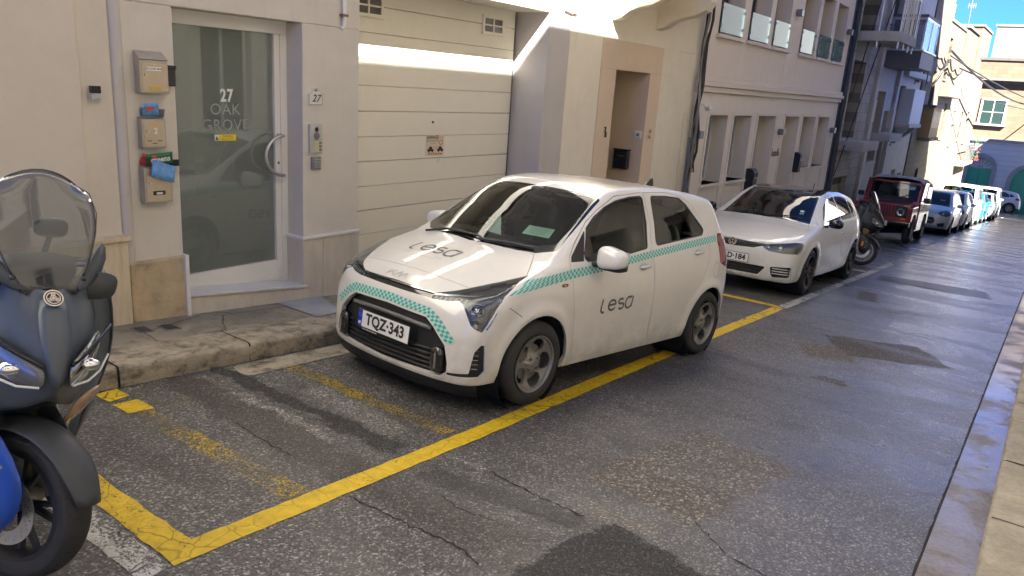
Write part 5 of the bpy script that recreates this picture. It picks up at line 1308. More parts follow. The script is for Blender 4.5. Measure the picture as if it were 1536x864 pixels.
def plate_sign(root, txt, C_, ux, uz, w_=.52, h=.112, size=.105, band=True, name='number_plate', tsp=1.0):
    ux = np.array(ux, float)/np.linalg.norm(ux); uz = np.array(uz, float)/np.linalg.norm(uz); n = np.cross(ux, uz); C_ = np.array(C_, float)
    t = empty(name, tuple(C_), None, root)
    def q(nm, a0, a1, b0, b1, off, mat, th=.004):
        V = [ux*a+uz*b+n*c for c in (off-th, off) for a, b in ((a0, b0), (a1, b0), (a1, b1), (a0, b1))]
        return mesh_obj(nm, V, [(3, 2, 1, 0), (4, 5, 6, 7), (0, 1, 5, 4), (1, 2, 6, 5), (2, 3, 7, 6), (3, 0, 4, 7)], mat, t)
    q('plate_frame', -w_/2-.006, w_/2+.006, -h/2-.006, h/2+.006, .004, M_black); q('plate', -w_/2, w_/2, -h/2, h/2, .0065, M_plate, .003)
    s0 = -w_/2
    if band:
        q('plate_band', -w_/2, -w_/2+.045, -h/2, h/2, .0075, M_eu, .001); s0 += .045
        lettering('M', .03, ux*(-w_/2+.0225)+uz*(-h/2+.022)+n*.0082, ux, uz, M_letw, parent=t, bold=.001)
        for k in range(8):
            a = k*math.pi/4; c = ux*(-w_/2+.0225+.012*math.cos(a))+uz*(.022+.012*math.sin(a)); 
            q('star', (c@ux)-.0015, (c@ux)+.0015, (c@uz)-.0015, (c@uz)+.0015, .0082, M_warn, .0006)
    lettering(txt, size, ux*(s0+w_/2)*.5+n*.0082+uz*.0, ux*.98, uz, M_ink, parent=t, bold=.0036, spacing=tsp)
    return t
def rbox(mb, c, s, ax=None, n=3):
    mb.box(c[0]-s[0]/2, c[0]+s[0]/2, c[1]-s[1]/2, c[1]+s[1]/2, c[2]-s[2]/2, c[2]+s[2]/2)
def superell(name, c, s, mat, parent, p=2.6, T=None, nu=20, nv=14, cut=None):
    V = []; F = []
    sg = lambda v, e: math.copysign(abs(v)**e, v); e = 2/p
    for i in range(nv+1):
        th = -math.pi/2+math.pi*i/nv
        for j in range(nu):
            ph = 2*math.pi*j/nu; V.append((s[0]*sg(math.cos(th), e)*sg(math.cos(ph), e), s[1]*sg(math.cos(th), e)*sg(math.sin(ph), e), s[2]*sg(math.sin(th), e)))
    V = np.array(V)
    if cut: V = cut(V)
    if T is not None: V = V@np.asarray(T).T
    V = V+np.array(c)
    for i in range(nv):
        for j in range(nu): F.append((i*nu+j, i*nu+(j+1) % nu, (i+1)*nu+(j+1) % nu, (i+1)*nu+j))
    o = mesh_obj(name, V, F, mat, parent, smooth=True); return o
def cabin(root, zf, xd, xw, zroof, W, xr, rhd=True, bench=True, steer=True):
    """dashboard, seats, steering wheel; xd: dashboard front, xw: front seat x, xr: rear bench x"""
    m = MB(); m.prism([(xd, zf+.05), (xd+.05, zf+.50), (xd-.10, zf+.62), (xd-.42, zf+.60), (xd-.50, zf+.40), (xd-.42, zf+.05)], -W+.06, W-.06, 'y'); m.build('dashboard', M_trim, root, .03)
    m = MB(); m.box(xr-.5, xd+.3, -W+.02, W-.02, zf-.03, zf); m.build('floor', M_under, root)
    for k, y in enumerate((-.35, .35)):
        t = empty('front_seat', (xw, y, zf), None, root)
        superell('cushion', (0, 0, .28), (.27, .25, .09), M_seat, t, 3.5); superell('backrest', (-.30, 0, .58), (.09, .24, .34), M_seat, t, 3.2, rotm('Y', -.28)); superell('headrest', (-.40, 0, .95), (.05, .125, .095), M_seat, t, 3.)
        MB().tube([(-.37, -.05, .80), (-.39, -.05, .95)], .008, 6).build('headrest_post', M_gun, t); MB().tube([(-.37, .05, .80), (-.39, .05, .95)], .008, 6).build('headrest_post', M_gun, t)
    if bench:
        t = empty('rear_seat', (xr, 0, zf), None, root); superell('cushion', (.22, 0, .30), (.26, W-.15, .09), M_seat, t, 5); superell('backrest', (-.05, 0, .56), (.09, W-.15, .33), M_seat, t, 5, rotm('Y', -.3))
        for y in (-.36, .36): superell('headrest', (-.16, y, .92), (.05, .12, .07), M_seat, t, 3.)
    if steer:
        ys = -.35 if rhd else .35; c = np.array([xd-.50, ys, zf+.52]); t = empty('steering_wheel', tuple(c), (0, R(-65), 0), root)
        pts = [(.18*math.cos(a), .18*math.sin(a), 0) for a in np.linspace(0, 2*math.pi, 25)]; MB().tube(pts, .014, 8, False).build('rim', M_black, t, auto=60)
        superell('hub', (0, 0, 0), (.06, .06, .03), M_black, t); m = MB(); m.tube([(-.16, 0, 0), (.16, 0, 0)], .012, 6); m.tube([(0, 0, 0), (0, -.16, 0)], .012, 6); m.build('spokes', M_black, t)
def rear_mirror(root, x, z):
    t = empty('rear_view_mirror', (x, 0, z), None, root); superell('housing', (0, 0, 0), (.03, .12, .035), M_black, t, 3); superell('sensor_box', (.06, 0, .07), (.05, .06, .035), M_black, t, 3)
def liner_from(sh, root, zmin, push=.035):
    """dark inner skin so the cabin is lined; follows the body outside the glazed areas"""
    keep = [i for i, n in enumerate(sh.names) if n in ('body', 'gap', 'door', 'roof', 'hood', 'fit', 'pillar', 'tailgate')]
    idx = {}; V = []; F = []
    for f in sh.bm.faces:
        if f[sh.lay] in keep and f.calc_center_median().z > zmin:
            q = []
            for v in f.verts:
                i = idx.get(v)
                if i is None: i = idx[v] = len(V); V.append(tuple(v.co))
                q.append(i)
            F.append(q[::-1])
    V = np.array(V); N = sh.normals(V); return mesh_obj('cabin_lining', V-N*push, F, M_liner, root, smooth=True)
def place(root, yaw, X, Y, roll=0.):
    n = np.array([0, S, 1.]); n /= np.linalg.norm(n); f = np.array([math.sin(yaw), -math.cos(yaw), 0.]); f -= n*(f@n); f /= np.linalg.norm(f); l = np.cross(n, f)
    M = Matrix(((f[0], l[0], n[0], X), (f[1], l[1], n[1], Y), (f[2], l[2], n[2], gz(Y)+.003), (0, 0, 0, 1)))
    root.matrix_world = M
    if roll: root.matrix_world = M@Matrix.Rotation(roll, 4, 'X')
def door_handle(sh, root, x, z, y, mat, name='handle'):
    for s_ in (1, -1):
        t = empty(name, (x, s_*y, z), None, root); superell('grip', (0, s_*.022, .0), (.078, .012, .013), mat, t, 2.6)
        superell('recess', (.0, s_*.004, .0), (.045, .012, .026), M_trim if mat is None else simple('recess_grey', (.35, .34, .32), .5), t, 2.4)
def band3d(sh, pts3, dirn, w_, mat, root, name, off=.002, wdir=(0, 0, 1)):
    """thin band following points on the skin"""
    P = np.array(pts3, float); wd = np.array(wdir, float); A = np.vstack([P-wd*w_/2, P+wd*w_/2]); n = len(P)
    return sh.decal(name, A, [(i, i+1, n+i+1, n+i) for i in range(n-1)], dirn, mat, root, off)
def checker(sh, root, top, bot, rows, ncol, dirn, name, mats, off=.0022):
    """chequered tape between two polylines (top, bot given as matched 3-D points)"""
    top = np.array(top, float); bot = np.array(bot, float)
    L = np.concatenate([[0], np.cumsum(np.linalg.norm(np.diff((top+bot)/2, axis=0), axis=1))]); u = np.linspace(0, L[-1], ncol+1)
    T = np.stack([np.interp(u, L, top[:, k]) for k in range(3)], 1); B = np.stack([np.interp(u, L, bot[:, k]) for k in range(3)], 1)
    rws = [B+(T-B)*j/rows for j in range(rows+1)]; V = np.vstack(rws); n = ncol+1
    FF = [[], []]
    for j in range(rows):
        for i in range(ncol): FF[(i+j) % 2].append((j*n+i, j*n+i+1, (j+1)*n+i+1, (j+1)*n+i))
    t = empty(name, (0, 0, 0), None, root)
    for k in (0, 1):
        idx = sorted({i for f in FF[k] for i in f}); mp = {a: b for b, a in enumerate(idx)}
        sh.decal(('tape_dark', 'tape_pale')[k], V[idx], [[mp[i] for i in f] for f in FF[k]], dirn, mats[k], t, off)
    return t
def mirror_pts(P): return [(p[0], -p[1], p[2]) for p in P]
# ---------------------------------------------------------------- the white hatchback in front
M_kw = paint('car_white_warm', (.67, .65, .605))
def build_kia():
    root = thing('parked_car', 'small white hatchback with teal chequered tape and lesa lettering, nearest the camera', 'car', (0, 0, 0), None, 'cars parked along the left kerb')
    sh = Shell(KIA, .022)
    # openings
    for (x, z, r) in ((0, .29, .338), (-2.4, .29, .338)):
        sh.cut([(x+r*math.cos(a), z+r*math.sin(a)) for a in np.linspace(0, 2*math.pi, 41)[:-1]], 'side', 'arch', lim=lambda c: abs(c.y) > .5)
    sh.zplane(.205); sh.fill('underside', lambda c: c.z < .205)
    hood = rpoly([(-.155, -.535), (-.10, -.30), (-.065, 0), (-.10, .30), (-.155, .535), (.0, .635), (.083, .685), (.27, .615), (.435, .515), (.458, .30), (.467, 0), (.458, -.30), (.435, -.515), (.27, -.615), (.083, -.685), (.0, -.635)], .02, 3)
    sh.cut(hood, 'top', 'hood', gap=.0035, lim=lambda c: c.z > .68)
    ws_out = rpoly([(-.055, 0), (-.09, -.30), (-.165, -.535), (-.26, -.64), (-.50, -.605), (-.845, -.545), (-.822, -.38), (-.80, 0), (-.822, .38), (-.845, .545), (-.50, .605), (-.26, .64), (-.165, .535), (-.09, .30)], .03, 3)
    sh.cut(ws_out, 'top', 'glass_border', lim=lambda c: c.z > .9, only=('body',))
    ws_in = rpoly([(-.12, 0), (-.155, -.30), (-.23, -.50), (-.31, -.595), (-.52, -.578), (-.822, -.515), (-.80, -.38), (-.785, 0), (-.80, .38), (-.822, .515), (-.52, .578), (-.31, .595), (-.23, .50), (-.155, .30)], .03, 3)
    sh.cut(ws_in, 'top', 'windscreen', lim=lambda c: c.z > .9, only=('glass_border',))
    dF = rpoly([(-.43, .25), (-.30, .90), (-.315, .98), (-.42, 1.08), (-.60, 1.215), (-.76, 1.30), (-1.0, 1.395), (-1.39, 1.430), (-1.425, 1.2), (-1.365, 1.0), (-1.445, .25)], .03, 3)
    sh.cut(dF, 'side', 'door', gap=.0035, only=('body',), lim=lambda c: abs(c.y) > .4)
    dR = rpoly([(-1.452, .25), (-1.372, 1.0), (-1.432, 1.2), (-1.397, 1.430), (-1.75, 1.435), (-2.0, 1.405), (-2.14, 1.335), (-2.33, 1.13), (-2.29, .85), (-2.20, .68), (-2.02, .52), (-1.935, .32), (-1.90, .25)], .03, 3)
    sh.cut(dR, 'side', 'rear_door', gap=.0035, only=('body',), lim=lambda c: abs(c.y) > .4)
    tri = rpoly([(-.325, .955), (-.345, .99), (-.56, 1.165), (-.475, .955)], .006, 2)
    sh.cut(tri, 'side', 'glass_trim', only=('door',), lim=lambda c: abs(c.y) > .4)
    wF = [(-.485, .958), (-.585, 1.165), (-.70, 1.24), (-.85, 1.308), (-1.0, 1.352), (-1.2, 1.383), (-1.375, 1.392), (-1.365, 1.2), (-1.315, 1.022), (-.887, .974)]
    wR = [(-1.505, 1.394), (-1.75, 1.396), (-1.95, 1.383), (-2.04, 1.335), (-2.265, 1.135), (-2.22, 1.10), (-1.47, 1.038), (-1.465, 1.06), (-1.495, 1.2)]
    for P, nm, own in ((wF, 'side_window', 'door'), (wR, 'rear_side_window', 'rear_door')):
        sh.cut(offset_poly(rpoly(P, .03, 4), -.012), 'side', 'glass_trim', only=(own,), lim=lambda c: abs(c.y) > .4)
        sh.cut(rpoly(P, .03, 4), 'side', nm, only=('glass_trim',), lim=lambda c: abs(c.y) > .4)
    # rear screen and tail lamps
    sh.cut(rpoly([(-.50, 1.02), (.50, 1.02), (.44, 1.31), (-.44, 1.31)], .05), 'front', 'rear_screen', filt='rear', only=('body',), lim=lambda c: c.x < -2.3)
    sh.cut(rpoly([(-2.50, 1.10), (-2.47, 1.03), (-2.535, .84), (-2.66, .80), (-3.0, .86), (-3.0, 1.10)], .02), 'side', 'tail_lamp', only=('body',), lim=lambda c: abs(c.y) > .38)
    # lamps, grille
    H = [(-.25, .722), (-.20, .738), (.067, .786), (.30, .828), (.60, .880), (.625, .885), (.53, .85), (.40, .775), (.33, .70), (.262, .60), (.225, .560), (.17, .572), (.12, .595), (.08, .65), (.04, .708), (.0, .722), (-.10, .708), (-.25, .700)]
    for s_ in ('oblL', 'oblR'):
        sh.cut(rpoly(H, .008, 2), s_, 'lamp', only=('body', 'hood', 'gap'), lim=lambda c: c.x > 0 and c.z > .5)
    sh.cut([(-.36, .738), (0, .746), (.36, .738), (.36, .703), (0, .703), (-.36, .703)], 'front', 'brow', only=('body',), lim=lambda c: c.x > .4)
    G_ = rpoly([(-.36, .585), (0, .600), (.36, .585), (.43, .54), (.53, .44), (.558, .33), (.556, .275), (.51, .238), (0, .225), (-.51, .238), (-.556, .275), (-.558, .33), (-.53, .44), (-.43, .54)], .02)
    sh.cut(G_, 'front', 'grille', only=('body',), lim=lambda c: c.x > .4)
    VN = rpoly([(.262, .475), (.285, .30), (.24, .262), (.0, .252), (-.05, .252), (-.05, .272), (.0, .275), (.145, .288), (.178, .43), (.23, .478)], .008, 2)
    for s_ in ('oblL', 'oblR'): sh.cut(VN, s_, 'vent', only=('body',), lim=lambda c: c.x > .2 and c.z < .55)
    # emit
    sh.emit('body', M_kw, root, .03, objname='body'); sh.emit('hood', M_kw, root, .02); 
    for s_ in (1, -1):
        d = sh.emit('door', M_kw, root, .02, objname='door', sel=lambda c: c.y*s_ > 0); e = sh.emit('rear_door', M_kw, root, .02, objname='door', sel=lambda c: c.y*s_ > 0)
        sh.emit('side_window', M_dglass, d, 0, .004, sel=lambda c: c.y*s_ > 0, objname='window'); sh.emit('rear_side_window', M_dglass, e, 0, .004, sel=lambda c: c.y*s_ > 0, objname='window')
        sh.emit('glass_trim', M_trim, d, .01, .003, sel=lambda c: c.y*s_ > 0, objname='window_trim')
        hl = empty('headlight', (0, 0, 0), None, root)
        sh.emit('lamp', M_lamp, hl, .0, .001, objname='lens', sel=lambda c: c.y*s_ > 0)
        sh.emit('lamp', M_lampin, hl, .01, .035, objname='housing', sel=lambda c: c.y*s_ > 0)
        sh.emit('tail_lamp', M_red_l, root, .02, -.004, sel=lambda c: c.y*s_ > 0)
        vt = sh.emit('vent', M_trim, root, .015, .012, sel=lambda c: c.y*s_ > 0)
        for k in range(5):
            z = .315+.030*k; P = [(.53-.02*k*0, s_*.705, z), (.475, s_*.735, z)]
            Q, N = sh.onto([(.60, s_*.60, z), (.55, s_*.66, z), (.50, s_*.72, z)], (-1, -s_, 0), -.006, .3)
            MB().tube(list(Q), .006, 5).build('fin', M_gloss, vt)
        # lamp internals
        Q, N = sh.onto([(.50, s_*.66, .685)], (-1, -s_*.9, 0), -.028, .4); c = Q[0]; T_ = np.array(Vector((1, s_*.75, 0)).to_track_quat('Z', 'Y').to_matrix())
        m = MB(); m.lathe([(0, .012), (.018, .010), (.030, -.004), (.034, -.006), (.036, .006), (.040, .006), (.042, -.02)], 20, T=T_, o=c, axis='z'); m.build('projector', M_chrome, hl, auto=40)
        Q, N = sh.onto([(.50, s_*.66, .60)], (-1, -s_*.9, 0), -.028, .4); m = MB(); m.lathe([(0, -.01), (.026, .008), (.028, .004), (.030, -.02)], 16, T=T_, o=Q[0], axis='z'); m.build('reflector', M_steel, hl, auto=40)
        q3 = [(.57, s_*.36, .716), (.53, s_*.46, .724), (.50, s_*.56, .728), (.44, s_*.66, .734)]
        for k in range(7):
            u = k/6; p = np.array(q3[0])*(1-u)+np.array(q3[2])*u; Q, N = sh.onto([p+[0, 0, -.004], p+[0, s_*.012, .012]], (-1, -s_*.4, 0), -.016, .3); MB().tube(list(Q), .0045, 5).build('lamp_fin', M_steel, hl)
        band3d(sh, [(.575, s_*.355, .732), (.53, s_*.46, .744), (.48, s_*.56, .758), (.44, s_*.64, .768)], (-1, -s_*.6, 0), .009, M_chrome, hl, 'light_blade', -.004)
        Q, N = sh.onto([(.40, s_*.76, .76), (.42, s_*.76, .68), (.46, s_*.75, .61), (.48, s_*.74, .575)], (-1, -s_*.9, 0), -.004, .3); MB().tube(list(Q), .007, 6).build('light_blade', M_chrome, hl)
        # indicator and seams
        t = empty('side_indicator', (0, 0, 0), None, root); Q, N = sh.onto([(-.225, s_*.9, .81)], (0, -s_, 0), .004); superell('lens', Q[0], (.036, .006, .012), M_lampin, t, 2.4); superell('bulb', Q[0]+[.004, s_*.003, 0], (.014, .006, .008), M_amber, t)
        for P, d_ in (([(.40, s_*.8, .735), (.34, s_*.8, .68), (.27, s_*.8, .62), (.225, s_*.8, .565)], (0, -s_, 0)), ([(-.155, s_*.9, .975), (-.10, s_*.9, .955)], (0, -s_, 0))):
            pass
        V_ = [(.372, s_*.9, .745), (.313, s_*.9, .705), (.226, s_*.9, .656), (.150, s_*.9, .606)]
        P = np.array(V_); A = np.vstack([P-[.0010, 0, -.0020], P+[.0010, 0, -.0020]]); sh.decal('panel_joint', A, [(0, 1, 5, 4), (1, 2, 6, 5), (2, 3, 7, 6)], (0, -s_, 0), M_dark, root, .0008)
        # fuel flap seam only on the near side
    P = [(-2.40, .83), (-2.47, .86), (-2.525, .83), (-2.53, .72), (-2.47, .70), (-2.405, .74)]; pr = rpoly(P, .03, 4); n = len(pr)
    A = np.array([(x, .9, z) for x, z in pr]+[(x, .9, z) for x, z in offset_poly(pr, .004)]); sh.decal('fuel_flap_joint', A, [(i, (i+1) % n, (i+1) % n+n, i+n) for i in range(n)], (0, -1, 0), simple('joint_grey', (.25, .24, .22), .6), root, .0008)
    sh.emit('glass_border', M_gloss, root, .01, .002, objname='windscreen_border'); sh.emit('windscreen', M_wglass, root, 0, .003)
    sh.emit('rear_screen', M_dglass2, root, 0, .003); sh.emit('underside', M_trim, root, 0, .012, objname='lower_trim')
    br = sh.emit('brow', M_gloss, root, .03, .014, objname='grille_brow')
    band3d(sh, [(.7, y, .738-.0*abs(y)) for y in np.linspace(-.345, .345, 12)], (-1, 0, 0), .007, M_chrome, br, 'chrome_strip', -.002)
    gr = sh.emit('grille', M_trim, root, .05, .045)
    def bar(z, y0, y1, mat, off, h, nm):
        return band3d(sh, [(.75, y, z(y) if callable(z) else z) for y in np.linspace(y0, y1, 14)], (-1, 0, 0), h, mat, gr, nm, off)
    o = bar(lambda y: .535-.05*abs(y)**2*4*.5, -.40, .40, simple('bar_grey', (.16, .155, .15), .45), -.018, .024, 'cross_bar'); o.modifiers.new('t', 'SOLIDIFY').thickness = .02
    for k in range(5):
        o = bar(.255+.032*k, -.44, .44, M_trim, -.025, .014, 'grille_slat'); o.modifiers.new('t', 'SOLIDIFY').thickness = .015
    for s_ in (1, -1):
        o = superell('corner_pad', (.612, s_*.475, .335), (.035, .048, .085), M_gloss, gr, 3.5)
        MB().tube([(.648, s_*.487, .285), (.650, s_*.487, .385)], .006, 6).build('pad_blade', M_steel, o)
    # splitter
    V = []; ys = np.linspace(-.70, .70, 25)
    f = sh.f
    Q, N = sh.onto([(.9, y, .225) for y in ys], (-1, 0, 0), 0.)
    A = [(q[0]-.030, q[1], .195) for q in Q]+[(q[0]-.045, q[1], .120) for q in Q]+[(q[0]-.12, q[1], .120) for q in Q]; n = len(ys)
    o = mesh_obj('splitter', A, [(j*n+i, (j+1)*n+i, (j+1)*n+i+1, j*n+i+1) for j in (0, 1) for i in range(n-1)], M_trim, root, smooth=True)
    # mirrors
    for s_ in (1, -1):
        t = empty('wing_mirror', (0, 0, 0), None, root)
        c = np.array([-.60, s_*.885, .995])
        def sq(V): V = V.copy(); V[:, 2] *= 1-.18*np.clip(V[:, 1]*s_/.1, -1, 1); V[:, 0] *= np.where(V[:, 0] < 0, .65, 1.); return V
        superell('shell', c, (.085, .112, .078), M_kw, t, 3.2, cut=sq); superell('base', c+[-.012, -s_*.005, -.058], (.075, .105, .030), M_trim, t, 3.2)
        MB().tube([c+[.0, -s_*.08, -.055], c+[.04, -s_*.17, -.065]], .022, 8).build('arm', M_trim, t, auto=60)
        m = MB(); m.box(c[0]-.060, c[0]-.056, c[1]-.09, c[1]+.09, c[2]-.05, c[2]+.055); m.build('mirror_glass', M_chrome, t)
    for x, z, y in ((-1.225, .882, .765), (-2.10, .952, .752)): door_handle(sh, root, x, z, y, M_kw)
    # wipers
    for pts in ([(-.10, -.50, 1.02), (-.135, -.30, 1.035), (-.115, 0.05, 1.02), (-.095, .12, .998)], [(-.085, .05, 1.0), (-.13, .28, 1.035), (-.19, .50, 1.045)]):
        Q, N = sh.onto(pts, (0, 0, -1), .012); t = empty('wiper', (0, 0, 0), None, root); MB().tube(list(Q), .009, 6).build('blade', M_black, t, auto=60)
        MB().tube([Q[-1], Q[-2]+[.03, 0, .01], Q[-3]], .008, 6).build('arm', M_black, t, auto=60)
    # antenna
    V = [(-2.42, 0, 1.42), (-2.30, 0, 1.425), (-2.43, 0, 1.50)]; m = MB(); m.add([(-2.28, -.025, 1.42), (-2.28, .025, 1.42), (-2.45, .025, 1.41), (-2.45, -.025, 1.41), (-2.44, -.008, 1.505), (-2.44, .008, 1.505), (-2.40, 0, 1.50)], [(0, 1, 6), (1, 2, 5, 6), (3, 0, 6, 4), (2, 3, 4, 5), (4, 6, 5), (3, 2, 1, 0)]); m.build('antenna_fin', M_black, root, .003)
    # tape and lettering
    MT = (simple('tape_teal', (.05, .36, .31), .45, coat=.5), simple('tape_mint', (.42, .62, .56), .45, coat=.5))
    def stripe(s_):
        top = [(.115, s_*.9, .862), (-.10, s_*.9, .885), (-.343, s_*.9, .912), (-.8, s_*.9, .938), (-1.35, s_*.9, .993), (-1.9, s_*.9, 1.04), (-2.47, s_*.9, 1.088)]
        bot = [(.315, s_*.9, .776), (.0, s_*.9, .818), (-.340, s_*.9, .853), (-.8, s_*.9, .885), (-1.35, s_*.9, .941), (-1.9, s_*.9, .988), (-2.455, s_*.9, 1.034)]
        return top, bot
    for s_ in (1, -1):
        a, b = stripe(s_); checker(sh, root, a, b, 3, 118, (0, -s_, 0), 'side_tape', MT)
    a = [(.7, -.60, .505), (.7, -.47, .605), (.7, -.39, .648), (.7, 0, .668), (.7, .38, .648), (.7, .47, .600), (.7, .60, .480)]
    b = [(.7, -.545, .475), (.7, -.43, .565), (.7, -.365, .598), (.7, 0, .614), (.7, .345, .600), (.7, .42, .562), (.7, .545, .448)]
    checker(sh, root, a, b, 3, 62, (-1, 0, 0), 'bumper_tape', MT)
    M_let = simple('vinyl_grey', (.10, .10, .10), .45)
    def lesa(w_, h, st):   # rounded monoline letters drawn as strokes
        L = []
        arc = lambda cx, cy, rx, ry, a0, a1, n=12: [(cx+rx*math.cos(R(a)), cy+ry*math.sin(R(a))) for a in np.linspace(a0, a1, n)]
        L.append([(.055, .78), (.02, .30)]+arc(.10, .25, .085, .22, 190, 290, 7))
        L.append([(.24, .38), (.47, .42)]+arc(.355, .38, .115, .28, 10, 330, 18))
        L.append(arc(.63, .52, .085, .14, 40, 240, 9)+arc(.645, .24, .085, .16, 60, -150, 10))
        L.append([(.98, .72)]+arc(.885, .38, .105, .32, 70, 350, 18)); L.append([(1.02, .72), (.985, .08)])
        V = []; F = []
        for P in L:
            P = [np.array(p) for p in P]; n0 = len(V)
            for i, p in enumerate(P):
                d = (P[min(i+1, len(P)-1)]-P[max(i-1, 0)])*[w_, h]; d /= np.linalg.norm(d)+1e-9; nn_ = np.array([-d[1], d[0]])*st/2; q = (p-[.5, .4])*[w_, h]
                V.append(q+nn_); V.append(q-nn_)
            for i in range(len(P)-1): F.append((n0+2*i, n0+2*i+1, n0+2*i+3, n0+2*i+2))
        return np.array(V), F
    V, F = lesa(.42, .135, .018)
    for s_ in (1, -1):
        sh.decal('door_lettering', [(-.885-v[0]*s_, s_*.9, .622+v[1]) for v in V], F, (0, -s_, 0), M_let, root, .002)
    V, F = lesa(.44, .15, .018); sh.decal('hood_lettering', [(.185+v[1]*1.05+v[0]*-.0, -.115+v[0]*1.0, 1.2) for v in V], F, (0, 0, -1), M_let, root, .002) if False else sh.decal('hood_lettering', [(.175-v[1]*1.1, -.10+v[0], 1.2) for v in V], [f[::-1] for f in F], (0, 0, -1), M_let, root, .002)
    for k in range(3):
        x = .268+.018*k; w_ = (.20, .18, .10)[k]; sh.decal('hood_small_print', [(x, -.13-w_+.04*k, 1.2), (x+.004, -.13-w_+.04*k, 1.2), (x+.004, -.13+w_+.04*k, 1.2), (x, -.13+w_+.04*k, 1.2)], [(0, 1, 2, 3)], (0, 0, -1), simple('print_grey', (.38, .38, .37), .5), root, .003)
    def strokes(L, w_, h, st):
        V = []; F = []
        for P in L:
            for i in range(len(P)-1):
                a = np.array(P[i])*[w_, h]; b = np.array(P[i+1])*[w_, h]; d = (b-a)/np.linalg.norm(b-a); nn_ = np.array([-d[1], d[0]])*st/2; n0 = len(V); V += [a+nn_, a-nn_, b-nn_, b+nn_]; F.append((n0, n0+1, n0+2, n0+3))
        return np.array(V), F
    V, F = strokes([[(-.5, 0), (-.42, 1)], [(-.42, .25), (-.18, 1)], [(-.30, .55), (-.12, 0), (.10, 1)], [(.10, 1), (.14, 0)], [(.14, 0), (.36, 1), (.44, 0)]], .20, .042, .009)
    sh.decal('badge', [(.9, -.03+v[0], .758+v[1]) for v in V], F, (-1, 0, 0), simple('badge_silver', (.42, .41, .38), .35, .0), root, .004) if False else sh.decal('badge', [(.572-v[1], -.03+v[0], 1.2) for v in V], [f[::-1] for f in F], (0, 0, -1), simple('badge_silver', (.42, .41, .38), .35, .0), root, .004)
    plate_sign(root, 'TQZ·343', (.672, 0, .440), (0, 1, 0), (-.06, 0, 1))
    lettering('autosales', .026, (.686, -.12, .372), (0, 1, 0), (0, 0, 1), M_letw, parent=root, bold=.0006) if False else None
    m = MB(); 
    for k in range(9): m.box(.680, .682, -.20+.017*k, -.190+.017*k, .366, .374+.003*(k % 3 == 0))
    m.build('plate_caption', simple('caption_grey', (.45, .45, .45), .5), root)
    # permits on the dash and screen
    o = mesh_obj('folded_paper', [(-.50, -.26, 1.005), (-.42, -.02, 1.005), (-.56, -.17, 1.16)], [(0, 1, 2)], simple('paper_green_white', (.55, .62, .56), .7), root)
    o = mesh_obj('permit', [(-.335, .25, 1.075), (-.375, .47, 1.075), (-.475, .44, 1.13), (-.435, .23, 1.13)], [(0, 1, 2, 3)], simple('paper_mint', (.42, .66, .50), .7), root)
    for k in range(4): mesh_obj('permit_print', [(-.355-.022*k, .28, 1.090+.0115*k), (-.383-.022*k, .42, 1.090+.0115*k), (-.388-.022*k, .42, 1.093+.0115*k), (-.360-.022*k, .28, 1.093+.0115*k)], [(0, 1, 2, 3)], MATS['print_grey'], root)
    cabin(root, .40, -.20, -1.20, 1.4, .66, -2.10); rear_mirror(root, -.84, 1.29)
    for s_ in (-1, 1): superell('sun_visor', (-.90, s_*.30, 1.352), (.10, .20, .012), M_liner, root, 4)
    liner_from(sh, root, .62)
    for x in (0, -2.4):
        for s_ in (1, -1): wheel(root, x, s_*.772, .291, s_, .291, .192, .165, 5, 'oval', M_rimS, steer=0)
        for s_ in (1, -1): well(root, x, .29, .345, s_*.745, s_*.40)
    sh.bm.free(); place(root, -.09304, -3.3579, 4.0007); return root
build_kia()
